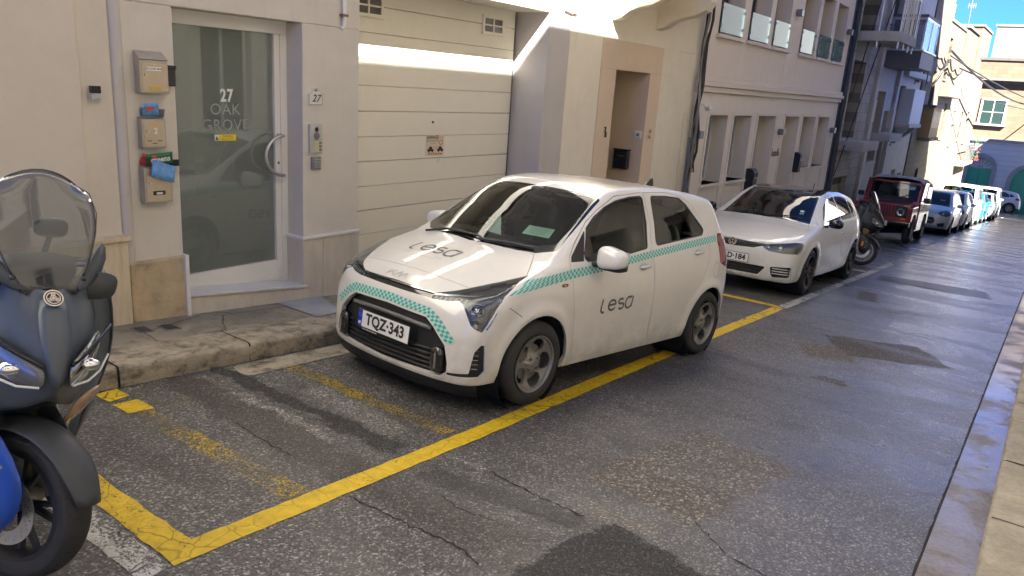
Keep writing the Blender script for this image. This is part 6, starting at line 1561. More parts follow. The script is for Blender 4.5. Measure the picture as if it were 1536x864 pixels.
# ---------------------------------------------------------------- the other parked cars
def auto_car(S, root, step, P, paintm, A):
    """A: dict of feature shapes in the car's own frame"""
    sh = Shell(S, step); R_ = A['R']; wb = A['wb']; T = lambda x: float(pch(*zip(*S['top']), np.array([x]))[0])
    for x in (0, -wb):
        r = R_+.045; sh.cut([(x+r*math.cos(a), R_+r*math.sin(a)) for a in np.linspace(0, 2*math.pi, 29)[:-1]], 'side', 'arch', lim=lambda c: abs(c.y) > .45)
    zl = A.get('sill', .20); sh.zplane(zl); sh.fill('underside', lambda c: c.z < zl)
    cx, rx = A['cowl'], A['rooff']; yw, yr = A.get('ycowl', .62), A.get('yroof', .50); cw = S.get('wrap', .22)
    def wsp(e0, e1, ey):
        a = [(cx-e0-cw*y*y*.9, y) for y in np.linspace(-(yw-ey), yw-ey, 7)]; b = [(rx+e1-cw*y*y*.8, y) for y in np.linspace(yr-ey, -(yr-ey), 7)]
        return rpoly(a+b, .03, 3)
    if A.get('roofmat'):
        xe = A['roofend']; sh.cut(rpoly([(rx+.03-cw*y*y*.8, y) for y in np.linspace(-.54, .54, 7)]+[(xe, .50), (xe, -.50)], .04, 3), 'top', 'roof', lim=lambda c: c.z > 1.)
    sh.cut(wsp(-.03, -.01, 0), 'top', 'glass_border', lim=lambda c: c.z > .85*A.get('zc', 1), only=('body', 'roof')); sh.cut(wsp(.04, -.035, .03), 'top', 'windscreen', lim=lambda c: c.z > .85, only=('glass_border',))
    if 'hood' in A: sh.cut(rpoly(A['hood'], .02, 2), 'top', 'hood', gap=.004, only=('body',), lim=lambda c: c.z > .6)
    for k, d in enumerate(A['doors']):
        sh.cut(rpoly(d, .04, 3), 'side', 'door%d' % k, gap=.004, only=('body',), lim=lambda c: abs(c.y) > .4)
    own = ('body',)+tuple('door%d' % k for k in range(len(A['doors'])))
    for k, w_ in enumerate(A['windows']):
        sh.cut(offset_poly(rpoly(w_, .03, 3), -.015), 'side', 'glass_trim', only=own, lim=lambda c: abs(c.y) > .38); sh.cut(rpoly(w_, .03, 3), 'side', 'side_window', only=('glass_trim',), lim=lambda c: abs(c.y) > .38)
    if 'rear_screen' in A: sh.cut(rpoly(A['rear_screen'], .05), 'front', 'rear_screen', filt='rear', only=('body', 'roof'), lim=lambda c: c.x < -wb*.8)
    sh.cut(rpoly(A['tail'], .02), 'side', 'tail_lamp', only=('body',), lim=lambda c: abs(c.y) > .45)
    for s_ in ('oblL', 'oblR'):
        sh.cut(rpoly(A['lamp'], .015, 2), s_, 'lamp', only=('body', 'hood', 'gap'), lim=lambda c: c.x > .0 and c.z > .4)
    for nm, g in A['front']:
        mirrored = rpoly(g, .02, 3); sh.cut(mirrored, 'front', nm, only=('body',), lim=lambda c: c.x > .3)
        if min(p[0] for p in g) > 0: sh.cut([(-p[0], p[1]) for p in mirrored][::-1], 'front', nm, only=('body',), lim=lambda c: c.x > .3)
    sh.emit('body', paintm, root, .03); sh.emit('hood', paintm, root, .02); sh.emit('roof', M_gloss, root, .005)
    for s_ in (1, -1):
        for k in range(len(A['doors'])): sh.emit('door%d' % k, paintm, root, .02, objname='door', sel=lambda c: c.y*s_ > 0)
        sh.emit('side_window', A.get('glass', M_dglass), root, 0, .004, sel=lambda c: c.y*s_ > 0); sh.emit('glass_trim', M_gloss, root, .01, .001, sel=lambda c: c.y*s_ > 0, objname='window_trim')
        h = empty('headlight', (0, 0, 0), None, root); sh.emit('lamp', M_lamp, h, 0, .001, objname='lens', sel=lambda c: c.y*s_ > 0); sh.emit('lamp', A.get('lampin', M_lampin), h, .01, .03, objname='housing', sel=lambda c: c.y*s_ > 0)
        for (x, y, z, r) in A.get('bulbs', ()):
            Q, N = sh.onto([(x, s_*y, z)], (-1, -s_*.8, 0), -.026, .4); T_ = np.array(Vector((1, s_*.6, 0)).to_track_quat('Z', 'Y').to_matrix())
            m = MB(); m.lathe([(0, .010), (r*.6, .006), (r*.9, -.006), (r, .006), (r*1.15, .006), (r*1.2, -.02)], 16, T=T_, o=Q[0], axis='z'); m.build('projector', M_chrome, h, auto=40)
        sh.emit('tail_lamp', M_red_l, root, .02, -.003, sel=lambda c: c.y*s_ > 0)
        for (x, z, y) in A.get('handles', ()): t = empty('handle', (x, s_*y, z), None, root); superell('grip', (0, s_*.022, 0), (.08, .012, .013), paintm, t, 2.6)
        mx = A['mirror']; t = empty('wing_mirror', (mx[0], s_*mx[1], mx[2]), None, root); superell('shell', (0, s_*.10, 0), (.07, .10, .065), A.get('mirmat', paintm), t, 3.); MB().tube([(0, 0, -.05), (.02, -s_*.08, -.06)], .02, 6).build('arm', M_trim, t)
        m = MB(); m.box(-.056, -.050, s_*.10-.08, s_*.10+.08, -.045, .045); m.build('mirror_glass', M_chrome, t)
    sh.emit('glass_border', M_gloss, root, .01, .002, objname='windscreen_border'); sh.emit('windscreen', A.get('wglass', M_wglass), root, 0, .003); sh.emit('rear_screen', M_dglass2, root, 0, .003)
    sh.emit('underside', A.get('lowmat', M_trim), root, 0, .012, objname='lower_trim')
    for nm in dict.fromkeys(n for n, g in A['front']):
        if nm == 'side_intake':
            for s_ in (1, -1): sh.emit(nm, M_trim, root, .03, .03, sel=lambda c: c.y*s_ > 0)
        else: sh.emit(nm, M_trim, root, .03, .03)
    for nm, zs, y0, y1, hh, mt in A.get('bars', ()):
        for s_ in ((1,) if y0 < 0 else (1, -1)):
            for z in zs:
                o = band3d(sh, [(1.2, s_*y, z) for y in np.linspace(y0, y1, 10)], (-1, 0, 0), hh, mt, root, nm, -.010); o.modifiers.new('t', 'SOLIDIFY').thickness = .012
    for pts in A.get('wipers', ([(cx-.04, -.50, 1.2), (cx-.07, -.2, 1.2), (cx-.03, .05, 1.2)], [(cx-.03, .02, 1.2), (cx-.09, .3, 1.2), (cx-.13, .52, 1.2)])):
        Q, N = sh.onto(pts, (0, 0, -1), .012); MB().tube(list(Q), .009, 5).build('wiper', M_black, root, auto=60)
    cabin(root, A.get('zf', .38), A['dash'], A['dash']-1.0, 1.4, A.get('W', .68), A['dash']-1.9, steer=A.get('steer', True)); liner_from(sh, root, .62)
    rear_mirror(root, rx-.02, T(rx)-.13)
    for x in (0, -wb):
        for s_ in (1, -1):
            wheel(root, x, s_*A['track'], R_+.001, s_, R_, A.get('rim', .66)*R_, .19, A.get('nsp', 5), A.get('style', 'twin'), A.get('rimmat', M_rimS), simple_=A.get('simple', True), lugs=5); well(root, x, R_, R_+.05, s_*(A['track']-.02), s_*.40)
    return sh

M_gw = paint('car_white_cool', (.70, .70, .68), .25)
GOLF = dict(
    top=[(1.0, .58), (.90, .665), (.84, .71), (.70, .765), (.45, .835), (.15, .90), (-.10, .945), (-.28, .985), (-.36, 1.02), (-.75, 1.215), (-1.12, 1.365), (-1.3, 1.405), (-1.6, 1.440), (-2.0, 1.440), (-2.5, 1.395), (-2.85, 1.33), (-3.05, 1.27), (-3.3, 1.20)],
    front=[(.1, .74), (.18, .82), (.25, .865), (.36, .880), (.5, .878), (.62, .870), (.70, .845), (.77, .79), (.85, .75), (1.5, .7)],
    rear=[(.1, -3.28), (.22, -3.34), (.42, -3.375), (.6, -3.37), (.8, -3.34), (.92, -3.30), (1.05, -3.22), (1.2, -3.06), (1.34, -2.94), (1.5, -2.9)],
    width=[(1.0, .80), (.7, .850), (.4, .880), (0, .893), (-1.3, .897), (-2.6, .893), (-3.0, .865), (-3.4, .79)],
    inset=[(.1, .10), (.2, .055), (.28, .03), (.42, .018), (.55, .004), (.65, 0), (.76, .012), (.86, .03), (.94, .055), (1.0, .085), (1.2, .19), (1.34, .27), (1.45, .34), (1.6, .42)],
    arches=[(0, .32, .375), (-2.63, .32, .375)], xf=.93, xr=-3.42, fcurve=(.12, .16), beltslope=.03, crown=.05, flare=.012, boxh=1.5, k_side=.065, k_front=.09)
def build_golf():
    root = thing('parked_car', 'white hatchback with black panoramic roof and dark wheels behind the teal taped hatchback', 'car', (0, 0, 0), None, 'cars parked along the left kerb')
    A = dict(R=.32, wb=2.63, sill=.20, cowl=-.30, rooff=-1.14, ycowl=.66, yroof=.52, roofmat=1, roofend=-2.85, track=.868, dash=-.45, W=.74, rim=.74, style='twin', rimmat=M_rimD, simple=False, mirmat=M_blackg,
             hood=[(-.27, 0), (-.33, -.40), (-.42, -.63), (-.10, -.73), (.3, -.71), (.62, -.62), (.79, -.45), (.83, 0), (.79, .45), (.62, .62), (.3, .71), (-.10, .73), (-.42, .63), (-.33, .40)],
             doors=[[(-.52, .26), (-.42, .60), (-.42, .95), (-.55, 1.05), (-.85, 1.22), (-1.15, 1.34), (-1.62, 1.385), (-1.66, 1.0), (-1.62, .26)], [(-1.63, .26), (-1.67, 1.0), (-1.63, 1.385), (-2.2, 1.375), (-2.45, 1.30), (-2.55, 1.02), (-2.48, .80), (-2.30, .62), (-2.16, .45), (-2.12, .26)]],
             windows=[[(-.62, 1.00), (-.88, 1.18), (-1.18, 1.305), (-1.60, 1.345), (-1.63, 1.02)], [(-1.69, 1.022), (-1.66, 1.347), (-2.1, 1.345), (-2.36, 1.30), (-2.44, 1.04)], [(-2.49, 1.045), (-2.41, 1.29), (-2.55, 1.25), (-2.82, 1.07)]],
             rear_screen=[(-.56, 1.03), (.56, 1.03), (.48, 1.28), (-.48, 1.28)], tail=[(-3.02, .97), (-3.0, .80), (-3.2, .78), (-3.5, .80), (-3.5, .97)],
             lamp=[(-.42, .665), (-.30, .70), (-.05, .725), (.22, .750), (.36, .750), (.38, .72), (.30, .64), (.22, .605), (-.1, .595), (-.33, .605), (-.40, .635)],
             bulbs=[(.74, .62, .665, .035), (.82, .50, .655, .028)], lampin=simple('lamp_silver', (.20, .20, .19), .3, .6),
             front=[('grille', [(-.50, .685), (-.42, .665), (-.30, .62), (0, .605), (.30, .62), (.42, .665), (.50, .685), (.40, .695), (0, .700), (-.40, .695)][::-1]), ('intake', [(-.50, .39), (.50, .39), (.40, .26), (-.40, .26)]), ('side_intake', [(.55, .40), (.80, .42), (.80, .27), (.60, .25), (.57, .30)])],
             bars=[('grille_slat', (.665, .645, .625), -.38, .38, .006, M_trim), ('intake_slat', (.30, .335, .365), -.44, .44, .006, M_trim), ('side_fin', (.31, .345, .38), .58, .78, .012, M_gw)],
             mirror=(-.60, .87, 1.0), handles=[(-1.45, .83, .885), (-2.33, .86, .88)], zf=.35, tail_=0)
    sh = auto_car(GOLF, root, .033, None, M_gw, A)
    # badge: ring with two stacked vees
    Q, N = sh.onto([(1.2, 0, .658)], (-1, 0, 0), .004); c = Q[0]; t = empty('badge', tuple(c), (0, R(-90+78), 0), root)
    m = MB(); m.lathe([(.056, .0), (.056, .010), (.047, .010), (.047, 0)], 28, axis='x'); m.build('ring', M_chrome, t, auto=40)
    m = MB(); m.lathe([(0, .001), (.047, .001)], 28, axis='x'); m.build('disc', M_gloss, t)
    def stroke(mb, a, b, w_=.008):
        a = np.array(a); b = np.array(b); d = (b-a)/np.linalg.norm(b-a); n_ = np.array([-d[1], d[0]])*w_/2; mb.prism([tuple(a+n_), tuple(a-n_), tuple(b-n_), tuple(b+n_)], .002, .009, 'x')
    m = MB(); stroke(m, (-.020, .043), (0, .006)); stroke(m, (.020, .043), (0, .006)); stroke(m, (-.041, .022), (-.018, -.040)); stroke(m, (-.018, -.040), (0, -.004)); stroke(m, (0, -.004), (.018, -.040)); stroke(m, (.018, -.040), (.041, .022)); m.build('letters', M_chrome, t)
    plate_sign(root, '     D·184', (.888, 0, .465), (0, 1, 0), (-.05, 0, 1))
    band3d(sh, [(1.2, y, .235) for y in np.linspace(-.55, .55, 12)], (-1, 0, 0), .015, M_gw, root, 'lip', .008)
    for z_, mt in (('s1', M_paperw), ('s2', M_paperb)):
        pass
    Q, N = sh.onto([(-.62, .46, 1.4), (-.56, .47, 1.4)], (0, 0, -1), -.008)
    for q, mt in zip(Q, (M_paperw, M_paperb)): superell('screen_sticker', q, (.03, .035, .018), mt, root, 2.2)
    MB().tube([(-2.75, 0, 1.40), (-2.82, 0, 1.50)], .006, 5).build('antenna', M_black, root)
    sh.bm.free(); place(root, .0, -3.53, 10.93); return root
build_golf()

HATCH = dict(
    top=[(.85, .62), (.72, .74), (.62, .80), (.40, .87), (.15, .93), (-.05, .975), (-.18, 1.03), (-.50, 1.22), (-.85, 1.40), (-1.0, 1.45), (-1.4, 1.495), (-1.9, 1.49), (-2.4, 1.44), (-2.75, 1.36), (-2.9, 1.30)],
    front=[(.1, .68), (.2, .76), (.35, .79), (.55, .785), (.68, .765), (.78, .70), (.88, .62), (1.5, .6)],
    rear=[(.1, -2.98), (.25, -3.04), (.5, -3.07), (.8, -3.04), (1.0, -2.98), (1.2, -2.88), (1.4, -2.78), (1.55, -2.75)],
    width=[(.9, .77), (.6, .82), (.3, .85), (0, .862), (-1.2, .867), (-2.4, .862), (-2.8, .83), (-3.1, .76)],
    inset=[(.1, .09), (.2, .05), (.3, .03), (.45, .01), (.62, 0), (.8, .012), (.92, .035), (1.0, .07), (1.2, .15), (1.38, .22), (1.5, .27), (1.6, .32)],
    arches=[(0, .30, .35), (-2.45, .30, .35)], xf=.85, xr=-3.1, fcurve=(.12, .14), boxh=1.55)
def hatchA(**k):
    A = dict(R=.30, wb=2.45, sill=.2, cowl=-.08, rooff=-.88, ycowl=.66, yroof=.52, track=.838, dash=-.25, W=.72,
             doors=[[(-.45, .26), (-.35, .90), (-.60, 1.18), (-.95, 1.38), (-1.42, 1.42), (-1.45, 1.0), (-1.42, .26)], [(-1.43, .26), (-1.46, 1.0), (-1.43, 1.42), (-2.1, 1.39), (-2.35, 1.1), (-2.15, .6), (-1.98, .4), (-1.95, .26)]],
             windows=[[(-.50, 1.0), (-.72, 1.20), (-.98, 1.345), (-1.39, 1.385), (-1.42, 1.03)], [(-1.48, 1.035), (-1.45, 1.385), (-2.0, 1.365), (-2.22, 1.25), (-2.30, 1.08)]],
             rear_screen=[(-.52, 1.05), (.52, 1.05), (.46, 1.32), (-.46, 1.32)], tail=[(-2.72, 1.0), (-2.7, .78), (-3.2, .78), (-3.2, 1.0)],
             lamp=[(-.28, .72), (0, .80), (.35, .84), (.42, .80), (.30, .68), (.05, .62), (-.18, .64)], bulbs=[(.66, .62, .71, .045)],
             front=[('grille', [(-.34, .56), (.34, .56), (.40, .44), (.33, .33), (-.33, .33), (-.40, .44)]), ('side_intake', [(.46, .36), (.70, .42), (.70, .28), (.52, .25)])],
             bars=[('grille_bar', (.45,), -.36, .36, .02, M_chrome)], mirror=(-.50, .84, 1.0), handles=[(-1.25, .90, .845), (-2.1, .94, .84)])
    A.update(k); return A
def hatch(label, yaw, X, Y, pm, step=.05, S_=None, plate=None, **k):
    root = thing('parked_car', label, 'car', (0, 0, 0), None, 'cars parked along the left kerb')
    sh = auto_car(S_ or HATCH, root, step, None, pm, hatchA(**k))
    if plate: plate_sign(root, plate[0], plate[1], (0, 1, 0), (-.05, 0, 1))
    o = mesh_obj('permit', [(-.40, .30, 1.125), (-.42, .46, 1.115), (-.50, .45, 1.165), (-.48, .29, 1.175)], [(0, 1, 2, 3)], M_paperw, root) if k.get('permit', True) else None
    sh.bm.free(); place(root, yaw, X, Y); return root
def scaled(S0, sx=1, sy=1, sz=1, **k):
    S_ = dict(S0)
    S_['top'] = [(a*sx, b*sz) for a, b in S0['top']]; S_['front'] = [(a*sz, b*sx) for a, b in S0['front']]; S_['rear'] = [(a*sz, b*sx) for a, b in S0['rear']]
    S_['width'] = [(a*sx, b*sy) for a, b in S0['width']]; S_['inset'] = [(a*sz, b) for a, b in S0['inset']]; S_['xf'] = S0['xf']*sx; S_['xr'] = S0['xr']*sx
    S_['arches'] = [(a*sx, b, c) for a, b, c in S0['arches']]; S_.update(k); return S_
def sc2(P, sx, sz): return [(a*sx, b*sz) for a, b in P]
M_sil = paint('car_silver', (.50, .50, .49), .3, .35); M_wh3 = paint('car_white_far', (.70, .70, .68), .3); M_blu = paint('car_sky_blue', (.02, .32, .62), .3); M_gr = paint('car_grey', (.25, .27, .29), .3, .3); M_crm = paint('van_cream', (.62, .58, .50), .35)
hatch('silver rounded hatchback parked directly behind the dark red jeep', .0, -3.75, 30.1, M_sil, .045)
hatch('white hatchback second in line behind the dark red jeep', .0, -3.73, 34.6, M_wh3, .055)
hatch('bright sky blue small car in the sunlit part of the row', .0, -3.78, 43.9, M_blu, .06, scaled(HATCH, .92, .97, 1.0, arches=[(0, .30, .35), (-2.25, .30, .35)]), wb=2.25,
      doors=[sc2(d, .92, 1) for d in hatchA()['doors']], windows=[sc2(d, .92, 1) for d in hatchA()['windows']], track=.81)
hatch('grey hatchback between the sky blue car and the cream van', .0, -3.72, 48.6, M_gr, .07)
VAN = dict(
    top=[(.80, .72), (.70, .86), (.55, .94), (.35, 1.02), (.22, 1.10), (.0, 1.30), (-.28, 1.62), (-.42, 1.74), (-.7, 1.80), (-1.5, 1.83), (-2.6, 1.82), (-3.1, 1.79), (-3.2, 1.75)],
    front=[(.1, .66), (.2, .72), (.4, .75), (.7, .74), (.85, .66), (1.0, .6), (1.8, .6)], rear=[(.1, -3.0), (.3, -3.08), (.8, -3.09), (1.3, -3.05), (1.8, -2.98)],
    width=[(.9, .76), (.5, .82), (0, .85), (-2.5, .855), (-3.1, .83)], inset=[(.1, .06), (.3, .01), (.6, 0), (1.0, .015), (1.2, .04), (1.5, .09), (1.75, .14), (1.9, .18)],
    arches=[(0, .31, .36), (-2.45, .31, .36)], xf=.82, xr=-3.12, fcurve=(.08, .10), boxh=1.9, zc=.8, crown=.04, k_side=.12, xmid=-1.2, beltslope=.0)
def vanA(**k):
    A = hatchA(cowl=.17, rooff=-.33, ycowl=.70, yroof=.62, dash=.05, doors=[[(-.30, .30), (-.28, 1.1), (-.45, 1.45), (-.62, 1.68), (-1.15, 1.70), (-1.15, .30)]],
              windows=[[(-.22, 1.08), (-.40, 1.35), (-.62, 1.60), (-1.08, 1.62), (-1.08, 1.08)], [(-1.25, 1.10), (-1.25, 1.60), (-2.05, 1.60), (-2.05, 1.10)], [(-2.15, 1.10), (-2.15, 1.58), (-2.85, 1.56), (-2.85, 1.10)]], rear_screen=[(-.58, 1.15), (.58, 1.15), (.55, 1.6), (-.55, 1.6)], tail=[(-2.95, 1.2), (-2.95, .8), (-3.2, .8), (-3.2, 1.2)],
              lamp=[(-.15, .70), (.02, .86), (.30, .92), (.34, .85), (.24, .72), (.02, .64), (-.12, .64)], bulbs=[(.62, .62, .77, .05)], mirror=(.02, .84, 1.12), handles=[(-1.0, .95, .84)],
              front=[('grille', [(-.30, .74), (.30, .74), (.30, .64), (-.30, .64)]), ('intake', [(-.45, .42), (.45, .42), (.40, .28), (-.40, .28)])], bars=[], rimmat=M_gun, glass=M_dglass2)
    A.update(k); return A
def van(label, X, Y, pm, **k):
    root = thing('parked_van', label, 'van', (0, 0, 0), None, 'vans parked along the left kerb'); sh = auto_car(VAN, root, .065, None, pm, vanA(**k)); sh.bm.free(); place(root, 0, X, Y); return root
van('white van whose roof shows above the second hatchback behind the jeep', -3.80, 39.0, M_wh3)
van('cream van at the far end of the parked row', -3.85, 53.8, M_crm)
# crossover crossing the end of the street, seen from its left flank, heading left
SUV = scaled(HATCH, 1.10, 1.06, 1.14, arches=[(0, .36, .42), (-2.65, .36, .42)], bottom=.26)
def suv():
    root = thing('suv', 'white crossover standing sideways on the cross street at the end', 'car', (0, 0, 0)); h = hatchA()
    A = hatchA(R=.35, wb=2.65, sill=.38, lowmat=M_trim, track=.88, cowl=-.09, rooff=-.97, doors=[sc2(d, 1.1, 1.14) for d in h['doors']], windows=[sc2(h['windows'][0], 1.1, 1.12), sc2(h['windows'][1], 1.1, 1.12), [(-2.58, 1.22), (-2.50, 1.42), (-2.62, 1.42), (-2.86, 1.28)]],
               tail=[(-2.98, 1.18), (-2.90, 1.02), (-3.6, .95), (-3.6, 1.15)], lamp=sc2(h['lamp'], 1.1, 1.14), front=[(n, sc2(g, 1.05, 1.14)) for n, g in h['front']], bars=[], bulbs=[], mirror=(-.55, .90, 1.15), rear_screen=sc2(h['rear_screen'], 1.05, 1.14), handles=[(-1.35, 1.02, .90), (-2.3, 1.06, .89)], glass=M_dglass2, rim=.68)
    sh = auto_car(SUV, root, .06, None, M_wh3, A)
    for x in (0, -2.65):
        for s_ in (1, -1):
            V = []; 
            for a in np.linspace(-.15, math.pi+.15, 20):
                for r in (.392, .45): V.append((x+r*math.cos(a), s_*1.2, .35+r*math.sin(a)))
            sh.decal('arch_trim', V, [(2*i, 2*i+1, 2*i+3, 2*i+2) for i in range(19)], (0, -s_, 0), M_trim, root, .008)
    sh.bm.free(); place(root, R(-90), -5.85, 71.3); return root
suv()
# ---------------------------------------------------------------- dark red open jeep with grey canvas top
def jeep():
    root = thing('parked_jeep', 'dark red boxy jeep with grey canvas top parked behind the black scooter', 'jeep', (0, 0, 0), None, 'cars parked along the left kerb')
    M_r = paint('jeep_red', (.27, .02, .025), .4, dirt=.3); M_c = simple('canvas_grey', (.34, .34, .345), .85, var=.25, bumps=.3, bscale=120); wb = 2.03; W = .70
    hood = MB(); hood.prism([(.50, .72), (.50, .95), (.46, .985), (-.48, 1.04), (-.48, .72)], -.60, .60, 'y'); hood.build('hood', M_r, root, .025, seg=3)
    m = MB(); m.prism([(.50, .50), (.56, .52), (.56, .97), (.50, .98)], -.62, .62, 'y'); m.build('front_panel', M_r, root, .012)
    for s_ in (1, -1):
        # wings wrap the wheels, flat topped
        m = MB(); m.prism([(.52, .55), (.54, .90), (.50, .93), (-.45, .97), (-.45, .40), (-.36, .40), (-.33, .62), (-.20, .74), (.20, .74), (.33, .62), (.36, .55)], s_*.56, s_*.735, 'y'); m.build('front_wing', M_r, root, .02)
        m = MB(); m.prism([(-.46, .30), (-1.52, .30), (-1.56, .45), (-1.70, .68), (-1.82, .74), (-2.24, .74), (-2.36, .62), (-2.40, .45), (-2.62, .45), (-2.62, 1.02), (-.46, 1.02)], s_*.60, s_*.735, 'y'); m.build('side_panel', M_r, root, .015)
        m = MB(); m.prism([(-.52, .34), (-1.40, .34), (-1.44, 1.03), (-1.42, 1.58), (-.78, 1.58), (-.52, 1.06)], s_*.737, s_*.752, 'y')
        d = MB(); d.prism([(-.52, .34), (-1.40, .34), (-1.43, 1.03), (-.52, 1.03)], s_*.737, s_*.757, 'y'); dd = d.build('door', M_r, root, .008)
        f = MB(); 
        for P in ([(-.52, 1.03), (-.56, 1.03), (-.80, 1.55), (-.76, 1.58)], [(-.76, 1.58), (-.80, 1.54), (-1.40, 1.54), (-1.42, 1.58)], [(-1.42, 1.58), (-1.38, 1.54), (-1.39, 1.03), (-1.43, 1.03)]): f.prism(P, s_*.72-.0, s_*.752, 'y')
        f.build('door_frame', M_r, root, .004)
        m = MB(); m.prism([(-.56, 1.04), (-1.385, 1.04), (-1.38, 1.54), (-.80, 1.54)], s_*.735, s_*.739, 'y'); m.build('side_window', M_dglass, root)
        m = MB(); m.box(-1.34, -1.22, s_*.757-.008, s_*.757+.014, .93, .955); m.build('handle', M_black, root, .004)
        t = empty('wing_mirror', (-.62, s_*.80, 1.13), None, root); m = MB(); m.box(-.03, .03, -.08+s_*.06, .08+s_*.06, -.06, .07); m.build('shell', M_black, t, .015); MB().tube([(0, -s_*.06, -.04), (0, s_*.06, 0)], .012, 6).build('arm', M_black, t)
        h = empty('headlight', (.590, s_*.46, .80), None, root); m = MB(); m.lathe([(.115, -.02), (.115, .012), (.098, .014), (.096, 0)], 28, axis='x'); m.build('ring', M_trim, h, auto=40); m = MB(); m.lathe([(0, -.03), (.05, -.02), (.095, .004)], 24, axis='x'); m.build('reflector', M_chrome, h, auto=60); m = MB(); m.lathe([(0, .022), (.06, .016), (.095, .006)], 24, axis='x'); m.build('lens', M_lamp, h, auto=60)
        m = MB(); m.box(.575, .60, s_*.60-.04, s_*.60+.04, .60, .64) if False else m.box(.56, .58, s_*.55-.06, s_*.55+.06, .60, .65); m.build('indicator', M_amber, root, .006)
        m = MB(); m.box(-2.66, -2.625, s_*.62-.05, s_*.62+.05, .62, .84); m.build('tail_lamp', M_red_l, root, .006)
        for x in (0, -wb):
            wheel(root, x, s_*.74, .335, s_, .335, .20, .19, 8, 'oval', M_gun, simple_=True); 
            pass
    m = MB(); m.box(.561, .572, -.34, .34, .66, .94); gr = m.build('grille', M_trim, root)
    for k in range(9):
        y = -.30+.075*k; m = MB(); m.box(.566, .590, y-.020, y+.020, .665, .935); m.build('grille_slat', M_r, gr, .006)
    for q in ((.335, .62), (-.62, -.335)): m = MB(); m.box(.545, .575, q[0], q[1], .66, .95); m.build('lamp_surround', M_trim, root, .01)
    m = MB(); m.box(.60, .70, -.74, .74, .44, .56); m.build('bumper', M_blackg, root, .02)
    m = MB(); m.box(.702, .712, -.50, -.05, .565, .615); m.build('dealer_strip', M_paperw, root)
    plate_sign(root, 'BBH-579', (.715, -.06, .48), (0, 1, 0), (0, 0, 1), .52, .12, .115, False)
    ws = MB(); a = (-.50, 1.02); b = (-.80, 1.56); n_ = np.array([.54, .30])/np.linalg.norm([.54, .30])
    def bar(y0, y1, u0, u1, th=.035): 
        P = []
        for u in (u0, u1):
            c = np.array(a)*(1-u)+np.array(b)*u; P.append((c, c-n_*th))
        ws.hexa([(P[0][0][0], y0, P[0][0][1]), (P[0][0][0], y1, P[0][0][1]), (P[0][1][0], y1, P[0][1][1]), (P[0][1][0], y0, P[0][1][1]), (P[1][0][0], y0, P[1][0][1]), (P[1][0][0], y1, P[1][0][1]), (P[1][1][0], y1, P[1][1][1]), (P[1][1][0], y0, P[1][1][1])])
    bar(-.70, -.63, 0, 1); bar(.63, .70, 0, 1); bar(-.63, .63, 0, .09); bar(-.63, .63, .91, 1); ws.build('windscreen_frame', M_r, root, .008)
    mesh_obj('windscreen', [(-.535, -.63, 1.065), (-.535, .63, 1.065), (-.795, .63, 1.525), (-.795, -.63, 1.525)], [(0, 1, 2, 3)], M_wglass, root)
    for y0, y1 in ((-.5, -.12), (.0, .38)): MB().tube([(-.52, y0, 1.06), (-.60, y1, 1.22)], .008, 5).build('wiper', M_black, root)
    # canvas roof with soft folds
    V = []; F = []; xs = np.linspace(-.74, -2.66, 26); ys = np.linspace(-1, 1, 15); rnd = np.random.RandomState(2)
    sec = [(-.735, 1.02), (-.735, 1.25), (-.73, 1.45), (-.70, 1.58), (-.60, 1.655), (-.3, 1.69), (0, 1.70), (.3, 1.69), (.60, 1.655), (.70, 1.58), (.73, 1.45), (.735, 1.25), (.735, 1.02)]
    for i, x in enumerate(xs):
        for j, (y, z) in enumerate(sec):
            if x > -1.46 and (j < 3 or j > 9): y, z = sec[3 if j < 3 else 9]; 
            dz = .012*math.sin(i*1.1+j)*(1 if 3 < j < 9 else .4); drop = .11*max(0, (-x-2.2)/.46)**2*(z > 1.4); lift = -.05*max(0, (x+1.0)/.26)
            V.append((x, y*(1+.005*math.sin(i*1.7)), z+dz-drop+lift))
    n = len(sec)
    for i in range(len(xs)-1):
        for j in range(n-1):
            F.append((i*n+j, i*n+j+1, (i+1)*n+j+1, (i+1)*n+j))
    F.append([(len(xs)-1)*n+j for j in range(n)])
    o = mesh_obj('canvas_top', V, F, M_c, root, auto=50); o.modifiers.new('t', 'SOLIDIFY').thickness = .01
    for s_ in (1, -1):
        mesh_obj('canvas_window', [(-1.62, s_*.743, 1.15), (-2.42, s_*.743, 1.15), (-2.38, s_*.738, 1.48), (-1.62, s_*.738, 1.48)], [(0, 1, 2, 3)], simple('clear_vinyl', (.25, .25, .23), .15), root)
    m = MB(); m.box(-2.62, .45, -.55, .55, .40, .50); m.build('chassis', M_under, root); m = MB(); m.box(-.50, -.46, -.6, .6, .5, 1.0); m.build('bulkhead', M_under, root)
    for x in (0, -wb): MB().tube([(x, -.62, .30), (x, -.15, .30), (x, .0, .30), (x, .62, .30)], [.045, .05, .13, .045], 10).build('axle', M_under, root)
    cabin(root, .55, -.50, -1.05, 1.5, .60, -1.9, bench=False)
    mesh_obj('sun_shade', [(-.80, .02, 1.36), (-.80, .50, 1.36), (-.86, .50, 1.50), (-.86, .02, 1.50)], [(0, 1, 2, 3)], M_paperw, root)
    place(root, .0, -3.90, 23.25); root.matrix_world = root.matrix_world@Matrix.Diagonal((1, 1, 1.07, 1)); return root
jeep()
